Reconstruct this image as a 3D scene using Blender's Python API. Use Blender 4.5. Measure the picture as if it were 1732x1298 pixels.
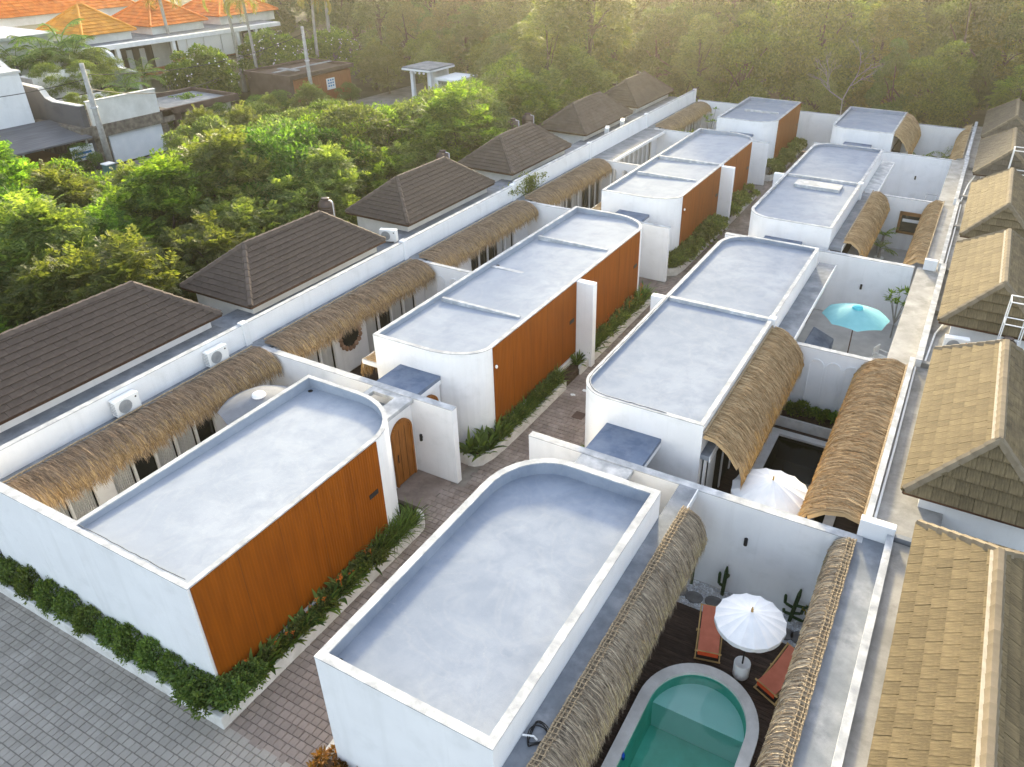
import bpy, math, random
import numpy as np
from mathutils import Vector, Matrix

for _o in list(bpy.data.objects):
    bpy.data.objects.remove(_o)
scene = bpy.context.scene
COL = scene.collection
R = math.radians
rnd = random.Random(7)
nrs = np.random.RandomState(11)

# ------------------------------------------------------------------ camera
cam_d = bpy.data.cameras.new('camera')
cam = bpy.data.objects.new('camera', cam_d)
COL.objects.link(cam)
scene.camera = cam
YAW, PITCH, ROLL = R(-27.7058), R(30.4644), R(0.4628)
fw = Vector((math.sin(YAW) * math.cos(PITCH), math.cos(YAW) * math.cos(PITCH), -math.sin(PITCH)))
rt0 = Vector((math.cos(YAW), -math.sin(YAW), 0))
up0 = rt0.cross(fw)
rt = rt0 * math.cos(ROLL) + up0 * math.sin(ROLL)
up = up0 * math.cos(ROLL) - rt0 * math.sin(ROLL)
cam.matrix_world = Matrix(((rt.x, up.x, -fw.x, 0), (rt.y, up.y, -fw.y, 0), (rt.z, up.z, -fw.z, 16), (0, 0, 0, 1)))
cam_d.sensor_width = 36
cam_d.lens = 36 * 1300.77 / 1732
cam_d.shift_x = -(953.37 - 866) / 1732
cam_d.shift_y = (617.0 - 649) / 1732
cam_d.clip_start = 0.2
cam_d.clip_end = 2000

# ------------------------------------------------------------------ light
SUN = Vector((-0.34, 0.885, 0.262)).normalized()
world = bpy.data.worlds.new('World')
scene.world = world
world.use_nodes = True
nt = world.node_tree
bg = nt.nodes['Background']
sky = nt.nodes.new('ShaderNodeTexSky')
sky.sky_type = 'NISHITA'
sky.sun_disc = False
sky.sun_elevation = math.asin(SUN.z)
sky.sun_rotation = math.atan2(SUN.x, SUN.y)
sky.air_density = 0.95
sky.dust_density = 2.0
sky.ozone_density = 0.9
hsv = nt.nodes.new('ShaderNodeHueSaturation')  # desaturates the sky: paler, less blue all round
hsv.inputs['Saturation'].default_value = 0.62
nt.links.new(sky.outputs[0], hsv.inputs['Color'])
nt.links.new(hsv.outputs[0], bg.inputs[0])
bg.inputs[1].default_value = 0.15
sun_d = bpy.data.lights.new('sun', 'SUN')
sun_d.energy = 2.4
sun_d.angle = R(5.0)
sun_d.color = (1.0, 0.83, 0.49)
sun = bpy.data.objects.new('sun', sun_d)
COL.objects.link(sun)
sun.rotation_euler = (-SUN).to_track_quat('-Z', 'Y').to_euler()
sun.location = SUN * 100
vs = scene.view_settings
vs.view_transform = 'Standard'
vs.look = 'None'
vs.exposure = 2.12
vs.gamma = 1.0
vs.use_curve_mapping = False

# ------------------------------------------------------------------ helpers
ORG = {}


def fast_mesh(name, V, F, smooth=False):
    """V (n,3) array, F list/array of faces (all quads array or list of tuples)"""
    me = bpy.data.meshes.new(name)
    if isinstance(F, np.ndarray):
        k = F.shape[1]
        n = F.shape[0]
        me.vertices.add(len(V))
        me.vertices.foreach_set('co', np.asarray(V, np.float32).ravel())
        me.loops.add(n * k)
        me.loops.foreach_set('vertex_index', F.astype(np.int32).ravel())
        me.polygons.add(n)
        me.polygons.foreach_set('loop_start', np.arange(0, n * k, k, dtype=np.int32))
        me.update(calc_edges=True)
        me.validate()
    else:
        me.from_pydata([tuple(v) for v in V], [], F)
        me.update()
    if smooth:
        me.polygons.foreach_set('use_smooth', np.ones(len(me.polygons), bool))
    return me


class MB:
    def __init__(s):
        s.v = []
        s.f = []

    def poly(s, pts):
        n = len(s.v)
        s.v += [tuple(p) for p in pts]
        s.f.append(tuple(range(n, n + len(pts))))
        return s

    def box(s, x0, x1, y0, y1, z0, z1):
        n = len(s.v)
        s.v += [(x0, y0, z0), (x1, y0, z0), (x1, y1, z0), (x0, y1, z0), (x0, y0, z1), (x1, y0, z1), (x1, y1, z1), (x0, y1, z1)]
        s.f += [tuple(n + i for i in q) for q in ((3, 2, 1, 0), (4, 5, 6, 7), (0, 1, 5, 4), (1, 2, 6, 5), (2, 3, 7, 6), (3, 0, 4, 7))]
        return s

    def bar(s, a, b, w, h, upv=(0, 0, 1)):
        a, b = Vector(a), Vector(b)
        d = (b - a).normalized()
        u = Vector(upv)
        x = d.cross(u)
        if x.length < 1e-4:
            x = d.cross(Vector((1, 0, 0)))
        x.normalize()
        u = x.cross(d)
        n = len(s.v)
        for p in (a, b):
            for i, j in ((-1, -1), (1, -1), (1, 1), (-1, 1)):
                s.v.append(tuple(p + x * (i * w / 2) + u * (j * h / 2)))
        s.f += [tuple(n + i for i in q) for q in ((0, 1, 2, 3), (7, 6, 5, 4), (1, 0, 4, 5), (2, 1, 5, 6), (3, 2, 6, 7), (0, 3, 7, 4))]
        return s

    def prism(s, poly, z0, z1, top=True, bottom=True):
        """poly ccw list of (x,y); z1 may be a function of (x,y)"""
        n = len(s.v)
        k = len(poly)
        fz = z1 if callable(z1) else (lambda x, y: z1)
        s.v += [(x, y, z0) for x, y in poly] + [(x, y, fz(x, y)) for x, y in poly]
        for i in range(k):
            j = (i + 1) % k
            s.f.append((n + i, n + j, n + k + j, n + k + i))
        if top:
            s.f.append(tuple(n + k + i for i in range(k)))
        if bottom:
            s.f.append(tuple(n + k - 1 - i for i in range(k)))
        return s

    def ring(s, outer, inner, z0, z1, zi=None):
        """wall ring between two polygons with equal vertex count"""
        n = len(s.v)
        k = len(outer)
        zi = z0 if zi is None else zi
        fi = zi if callable(zi) else (lambda x, y: zi)
        s.v += [(x, y, z0) for x, y in outer] + [(x, y, z1) for x, y in outer] + [(x, y, z1) for x, y in inner] + [(x, y, fi(x, y)) for x, y in inner]
        for i in range(k):
            j = (i + 1) % k
            for a in range(3):
                s.f.append((n + a * k + i, n + a * k + j, n + (a + 1) * k + j, n + (a + 1) * k + i))
        return s

    def tube(s, pts, r, n=6, cap=True):
        pts = [Vector(p) for p in pts]
        rs = r if isinstance(r, (list, tuple)) else [r] * len(pts)
        b = len(s.v)
        prev = None
        for i, p in enumerate(pts):
            d = (pts[min(i + 1, len(pts) - 1)] - pts[max(i - 1, 0)])
            d = d.normalized() if d.length > 1e-6 else Vector((0, 0, 1))
            if prev is None:
                x = d.cross(Vector((0, 0, 1)))
                if x.length < 1e-3:
                    x = d.cross(Vector((1, 0, 0)))
            else:
                x = prev - d * prev.dot(d)
            x.normalize()
            prev = x
            y = d.cross(x)
            for k in range(n):
                a = 2 * math.pi * k / n
                s.v.append(tuple(p + (x * math.cos(a) + y * math.sin(a)) * rs[i]))
        for i in range(len(pts) - 1):
            for k in range(n):
                l = (k + 1) % n
                s.f.append((b + i * n + k, b + i * n + l, b + (i + 1) * n + l, b + (i + 1) * n + k))
        if cap:
            s.f.append(tuple(b + n - 1 - k for k in range(n)))
            m = b + (len(pts) - 1) * n
            s.f.append(tuple(m + k for k in range(n)))
        return s

    def lathe(s, prof, c=(0, 0, 0), n=20):
        b = len(s.v)
        for r, z in prof:
            for k in range(n):
                a = 2 * math.pi * k / n
                s.v.append((c[0] + r * math.cos(a), c[1] + r * math.sin(a), c[2] + z))
        for i in range(len(prof) - 1):
            for k in range(n):
                l = (k + 1) % n
                s.f.append((b + i * n + k, b + i * n + l, b + (i + 1) * n + l, b + (i + 1) * n + k))
        s.f.append(tuple(b + n - 1 - k for k in range(n)))
        m = b + (len(prof) - 1) * n
        s.f.append(tuple(m + k for k in range(n)))
        return s

    def blob(s, c, rx, ry, rz, n=12, m=7, jit=0.0, r=rnd):
        b = len(s.v)
        for i in range(1, m):
            t = math.pi * i / m
            for k in range(n):
                a = 2 * math.pi * k / n
                q = 1 + r.uniform(-jit, jit)
                s.v.append((c[0] + rx * q * math.sin(t) * math.cos(a), c[1] + ry * q * math.sin(t) * math.sin(a), c[2] + rz * q * math.cos(t)))
        t0 = len(s.v)
        s.v += [(c[0], c[1], c[2] + rz), (c[0], c[1], c[2] - rz)]
        for i in range(m - 2):
            for k in range(n):
                l = (k + 1) % n
                s.f.append((b + i * n + k, b + (i + 1) * n + k, b + (i + 1) * n + l, b + i * n + l))
        for k in range(n):
            l = (k + 1) % n
            s.f.append((t0, b + k, b + l))
            s.f.append((t0 + 1, b + (m - 2) * n + l, b + (m - 2) * n + k))
        return s

    def build(s, name, mat, parent=None, smooth=False, bevel=0.0, origin=None, local=False):
        V = np.array(s.v, float)
        if parent is not None:
            o = ORG.get(parent.name, Vector((0, 0, 0)))
            if not local:
                V = V - np.array(o)
            me = fast_mesh(name, V, s.f, smooth)
            ob = bpy.data.objects.new(name, me)
            ob.parent = parent
            ORG[ob.name] = o
        else:
            if origin is None:
                mn, mx = V.min(0), V.max(0)
                origin = Vector(((mn[0] + mx[0]) / 2, (mn[1] + mx[1]) / 2, mn[2]))
            if local:
                origin = Vector((0, 0, 0))
            V = V - np.array(origin)
            me = fast_mesh(name, V, s.f, smooth)
            ob = bpy.data.objects.new(name, me)
            ob.location = origin
            ORG[ob.name] = Vector(origin)
        me.materials.append(mat)
        COL.objects.link(ob)
        if bevel > 0:
            m = ob.modifiers.new('bevel', 'BEVEL')
            m.width = bevel
            m.segments = 2
            m.limit_method = 'ANGLE'
            m.angle_limit = R(40)
            if not smooth:
                me.polygons.foreach_set('use_smooth', np.ones(len(me.polygons), bool))
                m.harden_normals = True
        return ob


def tag(o, label=None, cat=None, group=None, kind=None):
    if label:
        o['label'] = label
    if cat:
        o['category'] = cat
    if group:
        o['group'] = group
    if kind:
        o['kind'] = kind
    return o


def thing(name, label, cat, loc=(0, 0, 0), rz=0.0, group=None):
    o = bpy.data.objects.new(name, None)
    o.empty_display_size = 0.2
    o.location = loc
    o.rotation_euler = (0, 0, rz)
    COL.objects.link(o)
    ORG[o.name] = Vector(loc)
    return tag(o, label, cat, group)


def link_mesh(name, me, parent=None, loc=None, rot=None, scl=None, mat=None):
    ob = bpy.data.objects.new(name, me)
    if loc is not None:
        ob.location = loc
    if rot is not None:
        ob.rotation_euler = rot
    if scl is not None:
        ob.scale = scl
    ob.parent = parent
    if mat and not me.materials:
        me.materials.append(mat)
    COL.objects.link(ob)
    ORG[ob.name] = ORG.get(parent.name, Vector((0, 0, 0))) if parent else Vector((0, 0, 0))
    return ob


def copy_tree(o, loc, rz=0.0, scl=None, label=None, group=None, parent=None):
    c = o.copy()
    COL.objects.link(c)
    if parent is None:
        c.location = loc
        c.rotation_euler = (0, 0, rz)
        if scl is not None:
            c.scale = scl if hasattr(scl, '__len__') else (scl,) * 3
        if label:
            c['label'] = label
        if group:
            c['group'] = group
    else:
        c.parent = parent
    for ch in o.children:
        copy_tree(ch, None, parent=c)
    return c


# ------------------------------------------------------------------ materials
def mat_base(name):
    m = bpy.data.materials.new(name)
    m.use_nodes = True
    n = m.node_tree.nodes
    return m, n, m.node_tree.links, n['Principled BSDF']


def N(nodes, t, **k):
    x = nodes.new(t)
    for a, v in k.items():
        if a.startswith('i_'):
            x.inputs[a[2:].replace('_', ' ')].default_value = v
        else:
            setattr(x, a, v)
    return x


def c4(c):
    return (c[0], c[1], c[2], 1.0)


def roofmat(name, a, b, st, ring, seed=0.0):
    """weathered cement screed: broad tone drift, soft stains, thin ponding rings and small specks"""
    m, n, L, p = mat_base(name)
    tc = N(n, 'ShaderNodeTexCoord')
    mp = N(n, 'ShaderNodeMapping')
    mp.inputs['Location'].default_value = (seed, seed * 1.7, 0)
    L.new(tc.outputs['Object'], mp.inputs['Vector'])

    def noise(sc, det, rgh=0.55, dist=0.0):
        z = N(n, 'ShaderNodeTexNoise')
        z.inputs['Scale'].default_value = sc
        z.inputs['Detail'].default_value = det
        z.inputs['Roughness'].default_value = rgh
        z.inputs['Distortion'].default_value = dist
        L.new(mp.outputs[0], z.inputs['Vector'])
        return z.outputs['Fac']

    def ramp(src, stops):
        r = N(n, 'ShaderNodeValToRGB')
        els = r.color_ramp.elements
        els[0].position, els[0].color = stops[0][0], c4(stops[0][1])
        els[1].position, els[1].color = stops[-1][0], c4(stops[-1][1])
        for pz, c in stops[1:-1]:
            e = els.new(pz)
            e.color = c4(c)
        L.new(src, r.inputs[0])
        return r.outputs[0]

    def mixc(fac, x, y):
        q = N(n, 'ShaderNodeMix', data_type='RGBA')
        L.new(fac, q.inputs[0])
        L.new(x, q.inputs[6])
        if isinstance(y, tuple):
            q.inputs[7].default_value = c4(y)
        else:
            L.new(y, q.inputs[7])
        return q.outputs[2]
    col = ramp(noise(0.35, 3, 0.5, 0.4), [(0.3, a), (0.7, b)])
    col = mixc(ramp(noise(1.5, 8, 0.65, 0.3), [(0.42, (0, 0, 0)), (0.70, (0.8,) * 3)]), col, st)
    w = (0.0, 0.0, 0.0)
    col = mixc(ramp(noise(0.55, 4, 0.5, 0.8), [(0.46, w), (0.492, (0.13,) * 3), (0.51, w), (0.57, w), (0.59, (0.10,) * 3), (0.61, w)]), col, ring)
    col = mixc(ramp(noise(14, 3, 0.7), [(0.66, w), (0.74, (0.5,) * 3)]), col, ring)
    L.new(col, p.inputs['Base Color'])
    p.inputs['Roughness'].default_value = 0.9
    p.inputs['Specular IOR Level'].default_value = 0.06
    bp = N(n, 'ShaderNodeBump')
    bp.inputs['Strength'].default_value = 0.12
    bp.inputs['Distance'].default_value = 0.02
    L.new(noise(9, 5), bp.inputs['Height'])
    L.new(bp.outputs[0], p.inputs['Normal'])
    return m


def wallmat(name, a, b, streak):
    """painted render with faint trowel drift, rain streaks and fine relief"""
    m, n, L, p = mat_base(name)
    tc = N(n, 'ShaderNodeTexCoord')

    def noise(sc, det, stretch):
        mp = N(n, 'ShaderNodeMapping')
        mp.inputs['Scale'].default_value = stretch
        L.new(tc.outputs['Object'], mp.inputs['Vector'])
        z = N(n, 'ShaderNodeTexNoise')
        z.inputs['Scale'].default_value = sc
        z.inputs['Detail'].default_value = det
        z.inputs['Roughness'].default_value = 0.6
        L.new(mp.outputs[0], z.inputs['Vector'])
        return z.outputs['Fac']

    def ramp(src, p0, c0, p1, c1):
        r = N(n, 'ShaderNodeValToRGB')
        r.color_ramp.elements[0].position, r.color_ramp.elements[0].color = p0, c4(c0)
        r.color_ramp.elements[1].position, r.color_ramp.elements[1].color = p1, c4(c1)
        L.new(src, r.inputs[0])
        return r.outputs[0]
    col = ramp(noise(0.8, 5, (1, 1, 1)), 0.3, a, 0.7, b)
    for sc, st_, lo, hi, k in ((2.2, (1, 1, 0.10), 0.52, 0.76, 0.32), (5.5, (1, 1, 0.06), 0.58, 0.80, 0.28), (1.3, (1, 1, 1.2), 0.55, 0.75, 0.4)):
        q = N(n, 'ShaderNodeMix', data_type='RGBA')
        L.new(ramp(noise(sc, 6, st_), lo, (0, 0, 0), hi, (k,) * 3), q.inputs[0])
        L.new(col, q.inputs[6])
        q.inputs[7].default_value = c4(streak)
        col = q.outputs[2]
    L.new(col, p.inputs['Base Color'])
    p.inputs['Roughness'].default_value = 0.85
    p.inputs['Specular IOR Level'].default_value = 0.2
    bp = N(n, 'ShaderNodeBump')
    bp.inputs['Strength'].default_value = 0.15
    bp.inputs['Distance'].default_value = 0.02
    L.new(noise(16, 5, (1, 1, 1)), bp.inputs['Height'])
    L.new(bp.outputs[0], p.inputs['Normal'])
    return m


def mk(name, a, b=None, scale=3.0, rough=0.7, bump=0.0, bscale=30.0, detail=4.0, spec=0.14, isl=0.0, contrast=(0.35, 0.65), coords='Object', stretch=None, stain=None, sscale=0.7, metal=0.0):
    """general procedural surface: two tones mixed by noise, optional stains, per-piece variation and fine relief"""
    m, n, L, p = mat_base(name)
    b = b or tuple(min(1, x * 1.15) for x in a)
    tc = N(n, 'ShaderNodeTexCoord')
    src = tc.outputs[coords]
    if coords == 'World':
        pass
    if stretch:
        mp = N(n, 'ShaderNodeMapping')
        mp.inputs['Scale'].default_value = stretch
        L.new(src, mp.inputs['Vector'])
        src = mp.outputs[0]
    nz = N(n, 'ShaderNodeTexNoise')
    nz.inputs['Scale'].default_value = scale
    nz.inputs['Detail'].default_value = detail
    L.new(src, nz.inputs['Vector'])
    rp = N(n, 'ShaderNodeValToRGB')
    rp.color_ramp.elements[0].position = contrast[0]
    rp.color_ramp.elements[1].position = contrast[1]
    rp.color_ramp.elements[0].color = c4(a)
    rp.color_ramp.elements[1].color = c4(b)
    L.new(nz.outputs['Fac'], rp.inputs[0])
    out = rp.outputs[0]
    if stain:
        n2 = N(n, 'ShaderNodeTexNoise')
        n2.inputs['Scale'].default_value = sscale
        n2.inputs['Detail'].default_value = 6
        n2.inputs['Roughness'].default_value = 0.65
        L.new(tc.outputs[coords], n2.inputs['Vector'])
        r2 = N(n, 'ShaderNodeValToRGB')
        r2.color_ramp.elements[0].position = 0.42
        r2.color_ramp.elements[1].position = 0.68
        L.new(n2.outputs['Fac'], r2.inputs[0])
        mx = N(n, 'ShaderNodeMix', data_type='RGBA')
        L.new(r2.outputs[0], mx.inputs[0])
        L.new(out, mx.inputs[6])
        mx.inputs[7].default_value = c4(stain)
        out = mx.outputs[2]
    if isl > 0:
        ge = N(n, 'ShaderNodeNewGeometry')
        oi = N(n, 'ShaderNodeObjectInfo')
        ad = N(n, 'ShaderNodeMath', operation='ADD')
        L.new(ge.outputs['Random Per Island'], ad.inputs[0])
        L.new(oi.outputs['Random'], ad.inputs[1])
        fr = N(n, 'ShaderNodeMath', operation='FRACT')
        L.new(ad.outputs[0], fr.inputs[0])
        mr = N(n, 'ShaderNodeMapRange')
        mr.inputs['To Min'].default_value = 1 - isl
        mr.inputs['To Max'].default_value = 1 + isl
        L.new(fr.outputs[0], mr.inputs['Value'])
        hs = N(n, 'ShaderNodeHueSaturation')
        L.new(mr.outputs[0], hs.inputs['Value'])
        L.new(out, hs.inputs['Color'])
        out = hs.outputs[0]
    L.new(out, p.inputs['Base Color'])
    p.inputs['Roughness'].default_value = rough
    p.inputs['Specular IOR Level'].default_value = spec
    p.inputs['Metallic'].default_value = metal
    if bump > 0:
        n3 = N(n, 'ShaderNodeTexNoise')
        n3.inputs['Scale'].default_value = bscale
        n3.inputs['Detail'].default_value = 5
        L.new(src, n3.inputs['Vector'])
        bp = N(n, 'ShaderNodeBump')
        bp.inputs['Strength'].default_value = bump
        bp.inputs['Distance'].default_value = 0.02
        L.new(n3.outputs['Fac'], bp.inputs['Height'])
        L.new(bp.outputs[0], p.inputs['Normal'])
    return m


def leafmat(name, a, b, trans=0.35, tcol=None, isl=0.25):
    m, n, L, p = mat_base(name)
    ge = N(n, 'ShaderNodeNewGeometry')
    oi = N(n, 'ShaderNodeObjectInfo')
    rp = N(n, 'ShaderNodeValToRGB')
    rp.color_ramp.elements[0].color = c4(a)
    rp.color_ramp.elements[1].color = c4(b)
    rp.color_ramp.elements[0].position = 0.1
    rp.color_ramp.elements[1].position = 0.95
    L.new(ge.outputs['Random Per Island'], rp.inputs[0])
    hs = N(n, 'ShaderNodeHueSaturation')
    mr = N(n, 'ShaderNodeMapRange')
    mr.inputs['To Min'].default_value = 1 - isl
    mr.inputs['To Max'].default_value = 1 + isl
    L.new(oi.outputs['Random'], mr.inputs['Value'])
    L.new(mr.outputs[0], hs.inputs['Value'])
    mr2 = N(n, 'ShaderNodeMapRange')
    mr2.inputs['To Min'].default_value = 0.488
    mr2.inputs['To Max'].default_value = 0.518
    L.new(oi.outputs['Random'], mr2.inputs['Value'])
    L.new(mr2.outputs[0], hs.inputs['Hue'])
    L.new(rp.outputs[0], hs.inputs['Color'])
    L.new(hs.outputs[0], p.inputs['Base Color'])
    p.inputs['Roughness'].default_value = 0.55
    p.inputs['Specular IOR Level'].default_value = 0.25
    tr = N(n, 'ShaderNodeBsdfTranslucent')
    tm = N(n, 'ShaderNodeMix', data_type='RGBA', blend_type='MULTIPLY')
    tm.inputs[0].default_value = 1.0
    L.new(hs.outputs[0], tm.inputs[6])
    tm.inputs[7].default_value = c4(tcol or (1.9, 1.85, 0.55))
    L.new(tm.outputs[2], tr.inputs['Color'])
    ms = N(n, 'ShaderNodeMixShader')
    ms.inputs[0].default_value = trans
    L.new(p.outputs[0], ms.inputs[1])
    L.new(tr.outputs[0], ms.inputs[2])
    L.new(ms.outputs[0], n['Material Output'].inputs['Surface'])
    return m


M = {}
M['white'] = wallmat('white_plaster', (0.73, 0.73, 0.735), (0.80, 0.80, 0.805), (0.56, 0.56, 0.55))
M['white_edge'] = mk('weathered_white_coping', (0.36, 0.37, 0.385), (0.60, 0.60, 0.60), scale=2.8, rough=0.85, bump=0.2, bscale=14, stain=(0.30, 0.31, 0.325), sscale=2.2)
M['screed'] = roofmat('cement_roof_screed', (0.225, 0.258, 0.318), (0.30, 0.332, 0.39), (0.192, 0.225, 0.285), (0.38, 0.39, 0.40))
M['screed_b'] = roofmat('pale_roof_screed', (0.28, 0.313, 0.37), (0.36, 0.388, 0.435), (0.245, 0.278, 0.335), (0.42, 0.43, 0.44), 13.0)
M['cement'] = mk('raw_cement', (0.17, 0.19, 0.215), (0.27, 0.285, 0.31), scale=1.4, rough=0.75, bump=0.2, bscale=10, detail=8, stain=(0.14, 0.155, 0.18), sscale=1.9)
M['warm_cement'] = mk('warm_cement_roof', (0.28, 0.27, 0.255), (0.40, 0.385, 0.365), scale=1.1, rough=0.8, bump=0.2, bscale=10, detail=8, stain=(0.22, 0.215, 0.20), sscale=1.5)
M['kerb'] = mk('kerb_plaster', (0.60, 0.585, 0.56), (0.72, 0.70, 0.67), scale=2.5, rough=0.85, bump=0.3, bscale=16, stain=(0.52, 0.50, 0.46), sscale=2.2)
M['soil'] = mk('planter_soil', (0.045, 0.03, 0.02), (0.09, 0.06, 0.04), scale=9, rough=0.95, bump=0.6, bscale=40)
M['ground'] = mk('ground_cover_soil', (0.045, 0.05, 0.025), (0.09, 0.085, 0.05), scale=0.5, rough=0.95, bump=0.5, bscale=3)
M['asphalt'] = mk('lane_surface', (0.16, 0.15, 0.145), (0.23, 0.22, 0.21), scale=1.0, rough=0.9, bump=0.3, bscale=20)
M['joint'] = mk('paving_joint_sand', (0.205, 0.183, 0.158), (0.265, 0.238, 0.208), scale=4, rough=0.95)
M['paver'] = mk('grey_concrete_paver', (0.315, 0.285, 0.25), (0.385, 0.35, 0.31), scale=1.1, rough=0.85, bump=0.35, bscale=25, isl=0.08, coords='Object', stain=(0.275, 0.25, 0.215), sscale=1.0)
M['paver2'] = mk('reddish_concrete_paver', (0.23, 0.19, 0.165), (0.34, 0.285, 0.25), scale=1.1, rough=0.85, bump=0.35, bscale=25, isl=0.11, stain=(0.185, 0.145, 0.125), sscale=1.0)
M['tile'] = mk('brown_roof_tile', (0.072, 0.054, 0.044), (0.108, 0.083, 0.069), scale=2.0, rough=0.8, bump=0.25, bscale=22, isl=0.07, stretch=(1, 1, 1), stain=(0.092, 0.074, 0.063), sscale=2.5)
M['tile_cap'] = mk('brown_ridge_tile', (0.085, 0.066, 0.056), (0.125, 0.098, 0.082), scale=3.0, rough=0.8, bump=0.25, bscale=22, isl=0.12)
M['tan'] = mk('sunlit_tan_roof_tile', (0.128, 0.096, 0.05), (0.205, 0.157, 0.086), scale=2.0, rough=0.8, bump=0.9, bscale=9, isl=0.15, stretch=(16, 1.2, 1), stain=(0.088, 0.068, 0.042), sscale=2.2)  # lighter and more golden than the brown tile: low sunlight put into the colour
M['tan_shaded'] = mk('shaded_tan_roof_tile', (0.085, 0.07, 0.052), (0.135, 0.113, 0.084), scale=2.0, rough=0.8, bump=0.9, bscale=9, isl=0.2, stretch=(16, 1.2, 1), stain=(0.09, 0.078, 0.06), sscale=2.2)  # same tan tile darkened and greyed: forest shade on the far roofs painted in
M['tan_cap'] = mk('sunlit_tan_ridge_tile', (0.17, 0.135, 0.09), (0.24, 0.195, 0.135), scale=2.5, rough=0.8, bump=0.3, bscale=22, isl=0.12)  # ridge tiles lightened like the tan field, sunlight included in the colour
M['mortar'] = mk('ridge_mortar', (0.38, 0.335, 0.26), (0.46, 0.41, 0.325), scale=6, rough=0.9)
M['orange'] = mk('orange_roof_tile', (0.55, 0.14, 0.018), (0.70, 0.215, 0.03), scale=1.5, rough=0.75, bump=0.2, bscale=8, isl=0.14)
M['orange2'] = mk('amber_roof_tile', (0.52, 0.20, 0.02), (0.66, 0.29, 0.035), scale=1.5, rough=0.75, bump=0.2, bscale=8, isl=0.14)
M['darkwood'] = mk('dark_wood', (0.05, 0.026, 0.016), (0.11, 0.055, 0.032), scale=3, rough=0.6, bump=0.2, bscale=12, stretch=(1, 9, 9), isl=0.2)
M['deck'] = mk('deck_plank', (0.035, 0.022, 0.017), (0.075, 0.048, 0.036), scale=3, rough=0.55, bump=0.3, bscale=12, stretch=(1.2, 14, 1), isl=0.28)
M['door'] = mk('orange_teak_door', (0.22, 0.075, 0.014), (0.34, 0.13, 0.025), scale=3, rough=0.45, bump=0.1, bscale=12, stretch=(9, 9, 0.6))
M['doordark'] = mk('door_groove', (0.05, 0.02, 0.008), (0.08, 0.03, 0.012), scale=3)
M['bamboo'] = mk('golden_pole_wood', (0.42, 0.26, 0.10), (0.56, 0.36, 0.15), scale=4, rough=0.5, bump=0.1)
M['coral'] = mk('coral_canvas', (0.55, 0.165, 0.10), (0.63, 0.20, 0.125), scale=4, rough=0.85, bump=0.15, bscale=90)
M['coral2'] = mk('red_canvas', (0.55, 0.07, 0.02), (0.62, 0.09, 0.03), scale=4, rough=0.85)
M['canvas'] = mk('white_canvas', (0.76, 0.77, 0.78), (0.84, 0.84, 0.84), scale=3, rough=0.8, bump=0.08, bscale=60)
M['canvasgrey'] = mk('grey_canvas', (0.16, 0.17, 0.19), (0.21, 0.22, 0.245), scale=2, rough=0.8, bump=0.1, bscale=40)
M['teal'] = mk('teal_canvas', (0.17, 0.43, 0.46), (0.22, 0.50, 0.53), scale=2, rough=0.75, bump=0.1, bscale=40)
M['tealcap'] = mk('teal_canvas_cap', (0.07, 0.46, 0.55), (0.10, 0.52, 0.60), scale=2, rough=0.75)
M['plasticw'] = mk('white_plastic', (0.74, 0.74, 0.73), (0.80, 0.80, 0.79), scale=2, rough=0.45, spec=0.45)
M['plasticg'] = mk('grey_plastic', (0.30, 0.31, 0.32), (0.38, 0.39, 0.40), scale=2, rough=0.5)
M['black'] = mk('black_metal', (0.014, 0.014, 0.015), (0.025, 0.025, 0.026), scale=4, rough=0.45)
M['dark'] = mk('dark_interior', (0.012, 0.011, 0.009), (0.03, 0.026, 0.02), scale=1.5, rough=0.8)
M['tank'] = mk('brown_tank_plastic', (0.05, 0.028, 0.02), (0.075, 0.042, 0.03), scale=2, rough=0.4, spec=0.5)
M['metal'] = mk('galvanised_metal', (0.42, 0.43, 0.45), (0.55, 0.56, 0.58), scale=2, rough=0.4, metal=0.6)
M['stone'] = mk('grey_flat_stone', (0.13, 0.125, 0.12), (0.19, 0.185, 0.18), scale=5, rough=0.85, bump=0.3, bscale=30)
M['pebble'] = mk('pale_pebbles', (0.45, 0.46, 0.48), (0.70, 0.71, 0.72), scale=9, rough=0.8, isl=0.35)
M['coping'] = mk('pool_coping', (0.62, 0.60, 0.57), (0.72, 0.70, 0.67), scale=1.8, rough=0.75, bump=0.15, bscale=20, stain=(0.55, 0.53, 0.50), sscale=1.6)
M['yardfloor'] = mk('pale_yard_floor', (0.42, 0.40, 0.38), (0.52, 0.50, 0.47), scale=2, rough=0.8, bump=0.1)
M['rock'] = mk('window_stone_frame', (0.20, 0.115, 0.075), (0.32, 0.20, 0.14), scale=5, rough=0.9, bump=0.6, bscale=25, isl=0.25)
M['frame'] = mk('white_painted_frame', (0.70, 0.70, 0.70), (0.78, 0.78, 0.78), scale=3, rough=0.5)
M['woodframe'] = mk('brown_window_frame', (0.20, 0.095, 0.035), (0.28, 0.14, 0.055), scale=4, rough=0.6)
M['blue'] = mk('blue_plastic', (0.01, 0.08, 0.42), (0.015, 0.10, 0.48), scale=3, rough=0.4)
M['red'] = mk('red_cloth', (0.38, 0.03, 0.02), (0.48, 0.05, 0.03), scale=5, rough=0.8)
M['yellow'] = mk('yellow_plastic', (0.55, 0.42, 0.02), (0.65, 0.50, 0.04), scale=3, rough=0.5)
M['cactus'] = mk('cactus_skin', (0.018, 0.04, 0.014), (0.04, 0.075, 0.028), scale=8, rough=0.6, bump=0.3)
M['bark'] = mk('tree_bark', (0.05, 0.038, 0.026), (0.10, 0.08, 0.058), scale=5, rough=0.9, bump=0.5, bscale=18, stretch=(2, 2, 0.5))
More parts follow.
